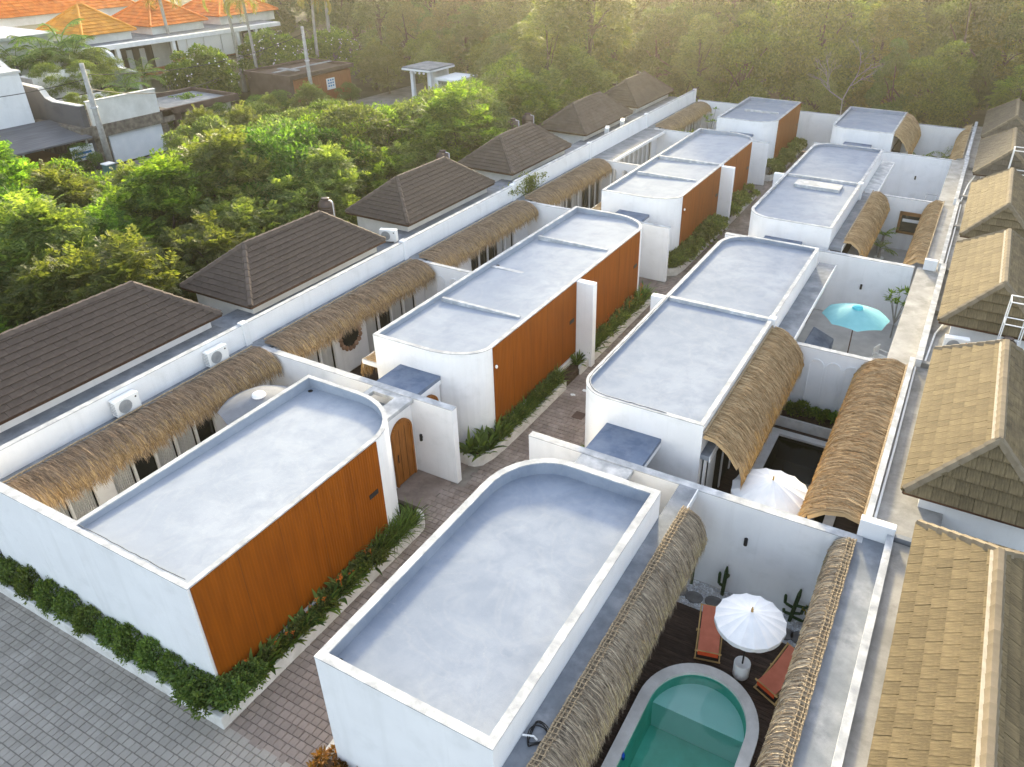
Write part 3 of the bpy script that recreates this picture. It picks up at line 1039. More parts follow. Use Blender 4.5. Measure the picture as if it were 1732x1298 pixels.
cross_wall('white yard wall behind the teal parasol', -9.4, -0.95, 34.32, 34.56, lamps=[(-2.9, 1.55)])
cross_wall('white yard wall with a brown framed opening', RX1 + 0.1, -0.9, 44.15, 44.35)
cross_wall('white yard wall with a folding rack leaning at its foot', -9.4, -0.9, 53.50, 53.72, lamps=[(-2.75, 1.5)])
cross_wall('long white back wall in front of the forest', -20.6, -0.2, 62.25, 62.45, z=2.95, niches=[(-18.1 + i * 0.62, 0.42, 0.4, 2.5) for i in range(4)])

# ------------------------------------------------------------------ tiled hip roofs
def clip(poly, n, c):
    """keep points with n.p<=c"""
    out = []
    for i in range(len(poly)):
        p, q = poly[i], poly[(i + 1) % len(poly)]
        a, b = n[0] * p[0] + n[1] * p[1] - c, n[0] * q[0] + n[1] * q[1] - c
        if a <= 0:
            out.append(p)
        if (a < 0 < b) or (b < 0 < a):
            t = a / (a - b)
            out.append((p[0] + (q[0] - p[0]) * t, p[1] + (q[1] - p[1]) * t))
    return out


_tile_cache = {}


def tile_solid(poly, v0, expo, lift):
    """poly in uv; prism leaning so that the lower edge stands proud"""
    k = len(poly)
    top = [(u, v, lift * (1 - 0.8 * (v - v0) / (expo + 0.05))) for u, v in poly]
    bot = [(u, v, 0.0) for u, v in poly]
    F = [(i, (i + 1) % k, k + (i + 1) % k, k + i) for i in range(k)] + [tuple(k + i for i in range(k))]
    return bot + top, F


def slope_tiles(roof, corners, expo, width, mat, individual, seed=1, lift=0.04, gap=0.008, limit=300):
    """corners: eave a, eave b, then top points (ccw seen from outside); tiles laid from the eave up"""
    A, B = Vector(corners[0]), Vector(corners[1])
    u = (B - A).normalized()
    n = u.cross(Vector(corners[2]) - A).normalized()
    v = n.cross(u)
    mat4 = Matrix(((u.x, v.x, n.x, A.x), (u.y, v.y, n.y, A.y), (u.z, v.z, n.z, A.z), (0, 0, 0, 1)))
    o = ORG[roof.name]
    base = Matrix.Translation(-o) @ mat4
    uv = [((Vector(c) - A).dot(u), (Vector(c) - A).dot(v)) for c in corners]
    edges = []
    for i in range(len(uv)):
        p, q = uv[i], uv[(i + 1) % len(uv)]
        nx, ny = q[1] - p[1], -(q[0] - p[0])
        l = math.hypot(nx, ny)
        if l > 1e-6:
            edges.append(((nx / l, ny / l), (nx * p[0] + ny * p[1]) / l))
    umin, umax = min(p[0] for p in uv), max(p[0] for p in uv)
    vmax = max(p[1] for p in uv)
    r = random.Random(seed)
    V, F = [], []
    row = 0
    vv = -0.04
    cnt = 0
    while vv < vmax - 0.03:
        uu = umin - width * (0.5 if row % 2 else 1.0) + r.uniform(-0.04, 0.04)
        while uu < umax:
            full = [(uu + gap / 2, vv), (uu + width - gap / 2, vv), (uu + width - gap / 2, vv + expo + 0.05), (uu + gap / 2, vv + expo + 0.05)]
            poly = full
            for i, (nn, c) in enumerate(edges):
                if i == 0:
                    c += 0.04
                poly = clip(poly, nn, c)
                if len(poly) < 3:
                    break
            if len(poly) >= 3:
                ar = abs(sum(poly[i][0] * poly[(i + 1) % len(poly)][1] - poly[(i + 1) % len(poly)][0] * poly[i][1] for i in range(len(poly)))) / 2
                if ar > 0.002:
                    isfull = len(poly) == 4 and ar > 0.995 * (width - gap) * (expo + 0.05)
                    dz = r.uniform(0, 0.007)
                    if individual and cnt < limit:
                        cnt += 1
                        if isfull:
                            key = (mat.name, expo, width)
                            if key not in _tile_cache:
                                tv, tf = tile_solid([(0, 0), (width - gap, 0), (width - gap, expo + 0.05), (0, expo + 0.05)], 0, expo, lift)
                                me = fast_mesh('roof_tile', tv, tf)
                                me.materials.append(mat)
                                _tile_cache[key] = me
                            me = _tile_cache[key]
                            off = (full[0][0], full[0][1])
                        else:
                            tv, tf = tile_solid([(p[0] - full[0][0], p[1] - vv) for p in poly], 0, expo, lift)
                            me = fast_mesh('roof_tile', tv, tf)
                            me.materials.append(mat)
                            off = (full[0][0], vv)
                        ob = bpy.data.objects.new('roof_tile', me)
                        ob.parent = roof
                        COL.objects.link(ob)
                        ob.matrix_local = base @ Matrix.Translation((off[0], off[1], 0.012 + dz)) @ Matrix.Rotation(r.uniform(-0.008, 0.008), 4, 'Z')
                    else:
                        tv, tf = tile_solid(poly, vv, expo, lift)
                        b = len(V)
                        for q in tv:
                            V.append(tuple(base @ Vector((q[0], q[1], q[2] + 0.012 + dz))))
                        F += [tuple(b + i for i in f) for f in tf]
            uu += width
        vv += expo
        row += 1
    if V:
        me = fast_mesh('tile_field', V, F)
        ob = link_mesh('tile_field', me, roof, mat=mat)
        ob['kind'] = 'stuff'


def cap_line(roof, a, b, mat, individual, piece=0.34, w=0.13, h=0.07, bed=None):
    """row of inverted-V cap tiles from a to b"""
    a, b = Vector(a), Vector(b)
    d = b - a
    L_ = d.length
    d.normalize()
    x = d.cross(Vector((0, 0, 1))).normalized()
    u = x.cross(d)
    o = ORG[roof.name]
    k = max(1, int(round(L_ / piece)))
    st = L_ / k
    key = ('cap', mat.name, round(st, 3), w)
    if key not in _tile_cache:
        l = st + 0.05
        pr = [(-w, -h), (-w * 0.45, h * 0.75), (w * 0.45, h * 0.75), (w, -h)]
        m = MB()
        for yy, s_ in ((0, 1.0), (l, 0.86)):
            m.v += [(px_ * s_, yy, pz * s_ + (0.03 if yy == 0 else 0.012)) for px_, pz in pr]
        m.f += [(i, i + 1, 4 + i + 1, 4 + i) for i in range(3)] + [(3, 2, 1, 0), (4, 5, 6, 7), (0, 4, 7, 3)]
        me = fast_mesh('ridge_tile', m.v, m.f)
        me.materials.append(mat)
        _tile_cache[key] = me
    me = _tile_cache[key]
    rot = Matrix(((x.x, d.x, u.x, 0), (x.y, d.y, u.y, 0), (x.z, d.z, u.z, 0), (0, 0, 0, 1)))
    for i in range(k):
        ob = bpy.data.objects.new('ridge_tile', me)
        ob.parent = roof
        COL.objects.link(ob)
        ob.matrix_local = Matrix.Translation(a + d * (i * st) - o + Vector((0, 0, 0.045))) @ rot
    if bed:
        m = MB()
        m.bar(a + x * (w + 0.015) - Vector((0, 0, 0.02)), b + x * (w + 0.015) - Vector((0, 0, 0.02)), 0.06, 0.06)
        m.build('mortar_bed', bed, roof)


def hip_house(name, label, x0, x1, y0, y1, ze, zr, rx, ry0, ry1, expo, width, mat, cap, individual, wallx, wmat, group, sides='ESNW', bed=None, seed=1, cat='house', wz0=0.0, lift=0.06):
    """house with hip roof; wallx=(x0,x1,y0,y1) of the walls under the eaves"""
    root = thing(name, label, cat, ((x0 + x1) / 2, (y0 + y1) / 2, wz0), group=group)
    MB().box(wallx[0], wallx[1], wallx[2], wallx[3], wz0, ze - 0.03).build('wall', wmat, root)
    SE, NE, NW, SW = (x1, y0, ze), (x1, y1, ze), (x0, y1, ze), (x0, y0, ze)
    r0, r1 = (rx, ry0, zr), (rx, ry1, zr)
    m = MB()
    for q in ([SE, NE, r1, r0], [NW, SW, r0, r1], [SW, SE, r0], [NE, NW, r1], [SW, NW, NE, SE]):
        m.poly(q)
    roof = m.build('roof', M['dark'], root)
    f = MB()
    for a, b in ((SW, SE), (SE, NE), (NE, NW), (NW, SW)):
        f.bar((a[0], a[1], a[2] - 0.05), (b[0], b[1], b[2] - 0.05), 0.05, 0.09)
    f.build('fascia', M['darkwood'], root)
    sl = {'E': [SE, NE, r1, r0], 'W': [NW, SW, r0, r1], 'S': [SW, SE, r0], 'N': [NE, NW, r1]}
    for k_ in 'ESNW':
        slope_tiles(roof, sl[k_], expo, width, mat, individual and k_ in sides, seed=seed + ord(k_), lift=lift)
    cap_line(roof, r1, r0, cap, individual, bed=bed)
    for c, rr in ((SE, r0), (SW, r0), (NE, r1), (NW, r1)):
        cap_line(roof, c, rr, cap, individual)
    return root


GL = 'brown tiled hip roofs along the left side'
# left row: (eave x of east side, y0, y1)
LEFT = [(-22.35, 6.6, 16.1, 'nearest brown tiled hip roof cut by the left edge of the picture'),
        (-21.85, 17.0, 24.6, 'second brown tiled hip roof behind the left wing, before a brown tank'),
        (-22.15, 26.6, 34.0, 'third brown tiled hip roof behind the left wing with an air conditioner at its corner'),
        (-22.10, 35.8, 42.8, 'fourth brown tiled hip roof on the left with two tanks behind it'),
        (-22.45, 45.6, 53.2, 'fifth brown tiled hip roof on the left with two white air conditioners'),
        (-22.75, 54.9, 62.2, 'last and farthest brown tiled hip roof on the left by the forest')]
ze = 3.5
for i, (ex, y0, y1, lb) in enumerate(LEFT):
    hw = 1.85
    hip_house('tiled_house', lb, ex - 2 * hw, ex, y0, y1, ze, 4.95, ex - hw, y0 + 1.75, y1 - 1.75, 0.222, 0.40, M['tile'], M['tile_cap'], i < 3, (ex - 2 * hw + 0.35, ex - 0.28, y0 + 0.3, y1 - 0.3), M['creamwall'] if i else M['white'], GL, sides='ES', seed=10 * i)

GR = 'tan tiled hip roofs along the right side'
RIGHT = [(1.05, 4.9, 2.52, 16.1, 4.75, 'nearest tan tiled roof at the bottom right corner'),
         (0.57, 17.25, 2.30, 25.4, 5.1, 'second tan tiled roof on the right, pale strip of wall under its dark front'),
         (0.47, 27.75, 2.15, 36.2, 5.0, 'third tan tiled roof on the right with an air conditioner below its front eave'),
         (0.50, 37.4, 2.05, 46.2, 4.95, 'fourth tan tiled roof on the right beside a white tank frame'),
         (0.42, 48.2, 2.05, 56.4, 4.85, 'fifth tan tiled roof on the right, partly in shade'),
         (0.38, 57.5, 2.05, 66.0, 4.85, 'farthest tan tiled roof on the right by the trees')]
for i, (ex, y0, rx, y1, zr, lb) in enumerate(RIGHT):
    x1 = 2 * rx - ex
    ry0 = y0 + (1.0 if i else 1.5)
    hip_house('tiled_house', lb, ex, x1, y0, y1, 3.6, zr, rx, ry0, y1 - 1.6, 0.34, 0.31, M['tan'] if i < 4 else M['tan_shaded'], M['tan_cap'], i < 4, (ex + 0.42, x1 - 0.3, y0 + 0.4, y1 - 0.3), M['white'], GR, sides='WSNE' if i == 0 else 'WSN', bed=M['mortar'] if i in (0, 1, 2) else None, seed=100 + 10 * i, lift=0.075)


# ------------------------------------------------------------------ bedroom wings on the left (flat strip, parapet, glazing)
def left_wing(label, y0, y1, pz, glz, slab=None, roofx=-20.10):
    root = thing('bedroom_wing', label, 'wing', (-20.5, (y0 + y1) / 2, 0), group='white bedroom wings behind the left yards')
    MB().box(-20.96, -20.80, y0, y1 - 0.01, 0, pz).build('parapet', M['white'], root, bevel=0.015)
    MB().box(-20.97, -20.79, y0 - 0.002, y1 - 0.008, pz - 0.004, pz + 0.02).build('coping', M['white_edge'], root)
    MB().box(-20.80, roofx, y0, y1, 2.72, ZW - 0.03).build('roof_strip', M['cement'], root)
    MB().box(-23.0, -20.96, y0, y1, 2.7, 3.02).build('back_roof', M['cement'], root)
    MB().box(-20.99, -20.74, y1 - 0.3, y1 - 0.02, 2.8, pz + 0.08).build('parapet_pier', M['white'], root, bevel=0.02)
    # facade: lintel, then bays along y
    MB().box(-20.05, -19.93, y0, y1, 2.45, 2.72).build('lintel', M['white'], root)
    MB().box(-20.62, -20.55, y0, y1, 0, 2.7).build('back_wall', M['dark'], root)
    for (a, b, kind) in glz:
        if kind == 'wall':
            MB().box(-20.05, -19.93, a, b, 0, 2.45).build('wall', M['white'], root)
        else:
            n = max(1, int(round((b - a) / 0.75)))
            fr = MB()
            for i in range(n + 1):
                yy = a + (b - a) * i / n
                fr.box(-20.03, -19.95, yy - 0.035, yy + 0.035, 0, 2.45)
            fr.box(-20.03, -19.95, a, b, 2.37, 2.44)
            d = fr.build('sliding_door', M['frame'], root)
            for i in range(n):
                ya, yb = a + (b - a) * i / n + 0.035, a + (b - a) * (i + 1) / n - 0.035
                if kind == 'curtain' or (kind == 'mixed' and i % 3 != 1):
                    c = MB()
                    k = 22
                    for j in range(k):
                        q0, q1 = ya + (yb - ya) * j / k, ya + (yb - ya) * (j + 1) / k
                        xa, xb = -20.12 + 0.03 * (j % 2), -20.12 + 0.03 * ((j + 1) % 2)
                        c.poly([(xa, q0, 0.02), (xb, q1, 0.02), (xb, q1, 2.36), (xa, q0, 2.36)])
                    c.build('curtain', M['curtain'], root)
                else:
                    MB().box(-20.10, -20.09, ya, yb, 0.02, 2.36).build('glass_pane', M['glass'], d)
    if slab:
        MB().box(-20.10, -19.35, y0 + 0.1, y1 - 0.3, 2.74, ZW - 0.02).build('canopy_slab', M['cement'], root)
        MB().box(-19.35, -19.30, y0 + 0.1, y1 - 0.3, 2.66, ZW).build('canopy_edge', M['frame'], root)
    return root


left_wing('nearest white bedroom wing with two wall-mounted air conditioners', 6.5, 15.93, 3.60, [(6.7, 9.0, 'curtain'), (9.0, 9.5, 'wall'), (9.5, 13.2, 'mixed'), (13.2, 15.6, 'wall')])
lw2 = left_wing('white bedroom wing with a round stone-framed window', 15.94, 24.8, 3.60, [(16.0, 17.4, 'curtain'), (17.4, 18.9, 'curtain'), (18.9, 20.7, 'wall'), (20.7, 24.0, 'mixed'), (24.0, 24.6, 'wall')])
left_wing('white bedroom wing between the arched wall and the free-standing alley wall', 24.81, 33.94, 3.60, [(25.0, 28.3, 'wall'), (28.3, 30.6, 'dark'), (30.6, 32.3, 'curtain'), (32.3, 33.7, 'wall')])
left_wing('white bedroom wing with a creeper hanging over its parapet', 33.95, 43.05, 3.75, [(34.2, 37.5, 'wall'), (37.5, 40.5, 'mixed'), (40.5, 42.8, 'dark')])
left_wing('white bedroom wing with a bare grey canopy slab and curtained doors', 43.06, 52.12, 3.75, [(43.2, 51.0, 'curtain'), (51.0, 51.9, 'wall')], slab=True)
left_wing('farthest white bedroom wing beside the back wall', 52.13, 62.2, 3.75, [(52.4, 61.8, 'mixed')])
# front end wall of the near left yard, full height to the block
root = thing('front_wall', 'tall white front wall above the hedge, left of the orange panel', 'wall', (-18.7, 6.6, 0))
MB().box(-24.8, LX0 - 0.004, 6.5, 6.72, 0, ZT).build('wall', M['white'], root)
MB().box(-24.8, LX0 - 0.008, 6.494, 6.726, ZT - 0.015, ZT + 0.013).build('coping', M['white_edge'], root)
# round window ring of separate stones
ring = thing('round_window', 'round window framed with rough brown stones in a white yard wall', 'window', (-19.93, 19.75, 1.62))
m = MB()
k = 28
m.poly([(-19.905, 19.75 + 0.50 * math.cos(2 * math.pi * i / k), 1.56 + 0.50 * math.sin(2 * math.pi * i / k)) for i in range(k)])
m.build('pane', M['glass'], ring)
for i in range(18):
    a0 = 2 * math.pi * i / 18
    m = MB()
    rr = rnd.uniform(-0.02, 0.02)
    m.blob((-19.90, 19.75 + (0.56 + rr) * math.cos(a0), 1.56 + (0.56 + rr) * math.sin(a0)), 0.07, 0.11, 0.11, 8, 6, 0.16)
    m.build('frame_stone', M['rock'], ring, smooth=False)


# ------------------------------------------------------------------ flat roof strips on the right
def right_strip(label, y0, y1, lx, cx0, cx1, cz, sz=2.85, mat=None, rz=2.9, lip=False):
    root = thing('flat_roof_strip', label, 'flat roof', ((lx + 1.2) / 2, (y0 + y1) / 2, 0), group='flat roof strips along the right side')
    MB().box(lx, cx0, y0, y1, sz - 0.2, sz).build('roof_strip', mat or M['cement'], root)
    MB().box(cx0, cx1, y0, y1, 0, cz).build('parapet', M['white'], root, bevel=0.015)
    MB().box(cx0 - 0.006, cx1 + 0.006, y0 + 0.002, y1 - 0.002, cz - 0.01, cz + 0.014).build('coping', M['white_edge'], root)
    MB().box(cx1 + 0.001, 1.6, y0, y1, rz - 0.2, rz).build('gutter_roof', M['warm_cement'], root)
    MB().box(lx, lx + 0.12, y0, y1, 0, sz - 0.2).build('wall', M['white'], root)
    return root


s1 = right_strip('grey flat roof strip with a white-edged curb beside the nearest tan roof', 3.0, 15.94, -0.22, 0.46, 0.61, 3.15, rz=3.0)
s2 = right_strip('flat roof strip with a pipe along the golden thatch', 16.2, 25.2, -0.16, -0.12, 0.03, 3.25, rz=2.95)
s3 = right_strip('pale flat roof slab beside the teal parasol yard', 25.21, 34.56, -0.84, 0.05, 0.25, 3.2, mat=M['warm_cement'])
s4 = right_strip('flat roof strip with a hanging cable behind the narrow thatch', 34.57, 44.35, -0.62, -0.05, 0.10, 3.15, mat=M['warm_cement'])
s5 = right_strip('sunlit flat roof slab beside the bare far yard', 44.36, 53.72, -0.92, -0.18, 0.0, 3.15, mat=M['warm_cement'])
s6 = right_strip('last flat roof strip by the far thatch on the right', 53.73, 64.0, -0.42, -0.24, -0.06, 3.2, mat=M['warm_cement'])
MB().box(-0.2, 0.62, 15.95, 16.19, 2.4, 3.34).build('end_wall', M['white'], s1, bevel=0.02)
MB().box(0.63, 1.25, 16.0, 16.16, 2.6, 3.1).build('upstand', M['cement'], s1, bevel=0.01)
for s_, yy in ((s2, 25.4), (s3, 29.9), (s3, 34.3), (s4, 40.3), (s5, 45.5), (s5, 51.6)):
    cxx = 0.27 if s_ is s3 else 0.12
    MB().box(cxx, 1.0, yy - 0.10, yy + 0.10, 2.85, 3.08).build('upstand', M['warm_cement'], s_, bevel=0.01)
for s_, pts in ((s2, [(0.1, 16.3, 3.02), (0.12, 20, 3.02), (0.1, 25.0, 3.02)]), (s3, [(0.34, 25.5, 2.98), (0.45, 28.0, 2.98), (0.85, 29.8, 3.0), (0.95, 32.5, 3.05), (0.9, 34.2, 3.1)]), (s4, [(0.2, 34.8, 3.0), (0.22, 39, 3.0), (0.2, 44, 3.0)]), (s5, [(0.15, 44.5, 3.0), (0.3, 48, 3.0), (0.55, 50, 3.05), (0.4, 53, 3.0)])):
    m = MB().tube(pts, 0.035, 6)
    m.build('pipe', M['plasticw'], s_)
# tall white return pier at the far end of the teal yard
MB().box(-0.62, -0.1, 34.35, 34.6, 2.6, 3.3).build('pier', M['white'], s3, bevel=0.02)

# ------------------------------------------------------------------ ledges over the yards (parts of the blocks)
def ledge(root, x0, x1, y0, y1, z=2.86, mat=None):
    MB().box(x0, x1, y0, y1, z - 0.16, z).build('ledge', mat or M['cement'], root)
    MB().box(x1, x1 + 0.03, y0, y1, z - 0.2, z + 0.012).build('ledge_edge', M['frame'], root)


ledge(bB, RX1 + 0.004, -4.22, 6.5, 15.69, 2.88)
ledge(bD, RX1 + 0.004, -4.45, 17.4, 24.6, 2.72)
ledge(bD, RX1 + 0.004, -4.0, 25.21, 33.0, 2.85)
ledge(bH, RX1 + 0.004, -4.15, 35.1, 44.1, 2.86)
ledge(bH, RX1 + 0.004, -4.02, 44.36, 51.2, 2.86, M['white_edge'])
for b_, y0, y1 in ((bC, 17.25, 24.5), (bE, 35.15, 42.7)):
    MB().box(-17.0, LX0 - 0.004, y0, y1, 2.35, 2.52).build('ledge', M['frame'], b_)
MB().box(-16.6, -16.35, 10.2, 10.9, 3.3, 3.46).build('roof_box', M['plasticw'], bA)
# right yard sides: dark room under the golden thatch of the near twin block
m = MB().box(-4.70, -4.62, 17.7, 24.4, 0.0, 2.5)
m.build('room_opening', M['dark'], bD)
for yy in (17.7, 18.5, 19.6, 20.7, 21.8, 22.9, 24.2):
    MB().box(-4.66, -4.58, yy - 0.05, yy + 0.05, 0, 2.5).build('door_post', M['frame'], bD)
c = MB()
for j in range(16):
    xa = -4.56 + 0.05 * (j % 2)
    c.poly([(xa, 17.8 + j * 0.04, 0.05), (-4.56 + 0.05 * ((j + 1) % 2), 17.84 + j * 0.04, 0.05), (-4.56 + 0.05 * ((j + 1) % 2), 17.84 + j * 0.04, 2.4), (xa, 17.8 + j * 0.04, 2.4)])
c.build('curtain', M['curtain'], bD)
for b_, y0, y1 in ((bB, 6.7, 14.0), (bH, 35.3, 43.9), (bG, 55.2, 62.0)):
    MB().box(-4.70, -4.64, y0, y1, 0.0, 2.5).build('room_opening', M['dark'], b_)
    MB().box(-4.68, -4.6, y0 - 0.05, y0 + 0.05, 0, 2.5).build('door_post', M['frame'], b_)


# ------------------------------------------------------------------ thatched awnings
fringe = {'grey_brown_thatch': 'fringe_a', 'golden_thatch': 'fringe_b', 'silver_thatch': 'fringe_c'}


def thatch(label, prof, y0, y1, mat, seed, cap='plain', dens=420, hang=0.36):
    P = np.array(prof, float)
    d = np.hypot(*(P[1:] - P[:-1]).T)
    S = np.concatenate([[0], np.cumsum(d)])
    Ltot = S[-1]
    sgn = 1 if P[-1, 0] > P[0, 0] else -1
    root = thing('thatch_awning', label, 'thatch', (float(P[:, 0].mean()), (y0 + y1) / 2, float(P[-1, 1])), group='thatched awnings over the yards')
    rs = np.random.RandomState(seed)
    # solid bed following the curve
    m = MB()
    k = len(P)
    cut = Ltot * 0.74
    q = [(x, z) for (x, z), s in zip(prof, S) if s < cut]
    q.append((float(np.interp(cut, S, P[:, 0])), float(np.interp(cut, S, P[:, 1]))))
    und = [(x - sgn * 0.03, z - 0.12) for x, z in q]
    n = len(q)
    for (x, z) in q + und[::-1]:
        pass
    loop = q + und[::-1]
    b = len(m.v)
    kk = len(loop)
    m.v += [(x, y0, z) for x, z in loop] + [(x, y1, z) for x, z in loop]
    for i in range(kk):
        j = (i + 1) % kk
        m.f.append((i, j, kk + j, kk + i))
    m.f.append(tuple(range(kk)))
    m.f.append(tuple(kk + kk - 1 - i for i in range(kk)))
    m.build('thatch_bed', mat, root)
    n = int(3.1 * dens * (y1 - y0) * Ltot / 1.3)
    yc = rs.uniform(y0 - 0.02, y1 + 0.02, n)
    kn = np.arange(y0 - 1, y1 + 1.1, 0.11)
    tuft = np.interp(yc, kn, rs.uniform(-1, 1, len(kn)))
    swk = np.interp(yc, kn, rs.uniform(-1, 1, len(kn)))
    l = rs.uniform(0.32, 0.66, n) * (1 + 0.12 * tuft)
    s0 = rs.uniform(-0.04, Ltot - 0.18, n)
    low = rs.rand(n) < 0.42
    s0[low] = Ltot - l[low] + rs.uniform(-0.3, 1.0, low.sum()) * hang * rs.rand(low.sum()) + 0.12 * tuft[low]
    ts = np.linspace(0, 1, 4)
    s = s0[:, None] + l[:, None] * ts[None, :]
    X = np.interp(s, S, P[:, 0])
    Z = np.interp(s, S, P[:, 1])
    over = np.maximum(0, s - Ltot)
    dl = (P[-1] - P[-2]) / np.linalg.norm(P[-1] - P[-2])
    X += over * dl[0] * 0.6
    Z += over * dl[1]
    e = 0.03
    Xa, Za = np.interp(s - e, S, P[:, 0]), np.interp(s - e, S, P[:, 1])
    Xb, Zb = np.interp(s + e, S, P[:, 0]), np.interp(s + e, S, P[:, 1])
    tx, tz = Xb - Xa, Zb - Za
    ln = np.maximum(1e-6, np.hypot(tx, tz))
    nx, nz = -tz / ln * sgn, tx / ln * sgn
    off = (0.012 + rs.rand(n)[:, None] * 0.035) + 0.05 * ts[None, :] ** 2 * rs.rand(n)[:, None] + 0.02 * np.maximum(0, tuft)[:, None]
    X += nx * off
    Z += nz * off
    sway = (rs.randn(n) * 0.085 + 0.05 * swk)[:, None] * l[:, None] * ts[None, :] ** 1.3
    Y = yc[:, None] + sway
    w = rs.uniform(0.0028, 0.0075, n)[:, None] * np.array([1, 1, 0.85, 0.35])[None, :]
    tw = rs.uniform(-0.012, 0.012, n)[:, None]
    V = np.zeros((n, 4, 2, 3))
    V[:, :, 0, 0] = X
    V[:, :, 1, 0] = X + tw * nx
    V[:, :, 0, 1] = Y - w
    V[:, :, 1, 1] = Y + w
    V[:, :, 0, 2] = Z
    V[:, :, 1, 2] = Z + tw * nz
    V = V.reshape(-1, 3) - np.array(ORG[root.name])
    base = (np.arange(n) * 8)[:, None, None]
    qd = np.array([[0, 1, 3, 2], [2, 3, 5, 4], [4, 5, 7, 6]])[None]
    F = (base + qd)
    fm = M[fringe[mat.name]]
    for nm, sel, mt in (('thatch', ~low, mat), ('fringe', low, fm)):
        ii = np.nonzero(sel)[0]
        VV = V.reshape(n, 8, 3)[ii].reshape(-1, 3)
        FF = ((np.arange(len(ii)) * 8)[:, None, None] + qd).reshape(-1, 4)
        me = fast_mesh(nm, VV, FF)
        ob = link_mesh(nm, me, root, mat=mt)
        ob['kind'] = 'stuff'
    x0, z0 = prof[0]
    c = MB()
    if cap == 'braid':
        for dx, rad in ((0.0, 0.022), (0.06, 0.016), (0.15, 0.016)):
            pts = [(x0 + sgn * dx + 0.008 * math.sin(i * 1.7), y0 + (y1 - y0) * i / 60, z0 + 0.06 + 0.006 * math.sin(i * 2.3)) for i in range(61)]
            c.tube(pts, rad, 6)
        for i in range(int((y1 - y0) / 0.12)):
            yy = y0 + 0.06 + i * 0.12
            c.bar((x0 - sgn * 0.02, yy, z0 + 0.085), (x0 + sgn * 0.20, yy + 0.03, z0 + 0.085), 0.014, 0.012)
        c.build('braided_cap', M['rope'], root)
    else:
        for dx, rad in ((-0.01, 0.03),):
            xx = x0 + sgn * dx
            zz = float(np.interp(max(0, dx), S, P[:, 1])) + 0.07
            c.tube([(xx, y0 + (y1 - y0) * i / 40, zz + 0.008 * math.sin(i * 1.9)) for i in range(41)], rad, 6)
        c.build('ridge_pole', M['rope'], root)
    return root


lp = [(-20.36, 2.90), (-20.05, 2.97), (-19.68, 2.91), (-19.36, 2.72), (-19.20, 2.44)]
thatch('long brown thatch awning nearest on the left, over the curtained yard', lp, 6.78, 15.55, M['thatch_a'], 1, dens=620)
thatch('brown thatch awning above the round stone-framed window', lp, 16.1, 24.45, M['thatch_a'], 2, dens=560)
thatch('brown thatch awning of the yard with dark sliding doors on the left', lp, 25.0, 33.5, M['thatch_a'], 3, dens=520)
thatch('brown thatch awning below the hanging creeper on the left', lp, 34.2, 42.6, M['thatch_a'], 4, dens=420)
thatch('farthest brown thatch awning on the left beside the back wall', lp, 52.6, 61.6, M['thatch_a'], 5, dens=300)
thatch('silver thatch awning with braided cap beside the big grey roof', [(-4.27, 2.96), (-4.05, 2.93), (-3.84, 2.74), (-3.70, 2.42), (-3.62, 2.08)], 6.5, 14.75, M['thatch_c'], 6, 'braid', dens=700)
thatch('narrow silver thatch awning with braided cap on the right of the green pool', [(-0.18, 2.92), (-0.38, 2.93), (-0.56, 2.76), (-0.66, 2.42), (-0.68, 2.10)], 6.0, 15.62, M['thatch_c'], 7, 'braid', dens=700)
thatch('golden thatch awning on the wall left of the black pool', [(-4.66, 3.44), (-4.32, 3.40), (-3.92, 3.12), (-3.60, 2.70), (-3.46, 2.22)], 17.35, 24.75, M['thatch_b'], 8, dens=560)
thatch('golden thatch awning right of the black pool', [(-0.16, 3.02), (-0.60, 3.12), (-1.08, 3.00), (-1.46, 2.68), (-1.64, 2.22)], 16.28, 24.9, M['thatch_b'], 9, dens=560)
thatch('tan thatch awning over the yard with potted palms', [(-4.14, 3.10), (-3.82, 3.12), (-3.45, 2.88), (-3.25, 2.5), (-3.18, 2.22)], 35.5, 43.7, M['thatch_b'], 10, dens=340)
thatch('narrow tan thatch awning on the right of the potted palm yard', [(-0.62, 2.98), (-0.95, 3.02), (-1.22, 2.80), (-1.38, 2.5), (-1.44, 2.2)], 34.9, 44.0, M['thatch_b'], 11, dens=340)
thatch('steep tan thatch on the side of the farthest right block', [(-4.70, 3.66), (-4.35, 3.52), (-3.95, 3.1), (-3.66, 2.6), (-3.56, 2.2)], 55.3, 62.1, M['thatch_b'], 12, dens=260)
thatch('farthest tan thatch awning at the right edge of the last yard', [(-0.40, 3.02), (-0.68, 2.95), (-0.90, 2.7), (-1.04, 2.4), (-1.08, 2.2)], 54.2, 63.6, M['thatch_b'], 13, dens=260)
sp = [(-16.40, 2.55), (-16.75, 2.58), (-17.0, 2.45), (-17.08, 2.2), (-17.10, 1.9)]
thatch('short thatch fringe under a white board at the front of the long twin block', sp, 17.3, 24.3, M['thatch_b'], 14, dens=300)
thatch('thatch fringe under a board behind the third left block', sp, 35.2, 42.6, M['thatch_b'], 15, dens=200)


# ------------------------------------------------------------------ yards
def floor_piece(name, x0, x1, y0, y1, z, mat, hole=None):
    m = MB()
    if hole:
        hx0, hx1, hy0, hy1 = hole
        for a in ((x0, hx0, y0, y1), (hx1, x1, y0, y1), (hx0, hx1, y0, hy0), (hx0, hx1, hy1, y1)):
            if a[1] > a[0] and a[3] > a[2]:
                m.box(a[0], a[1], a[2], a[3], z - 0.15, z)
    else:
        m.box(x0, x1, y0, y1, z - 0.15, z)
    return tag(m.build(name, mat), kind='structure')


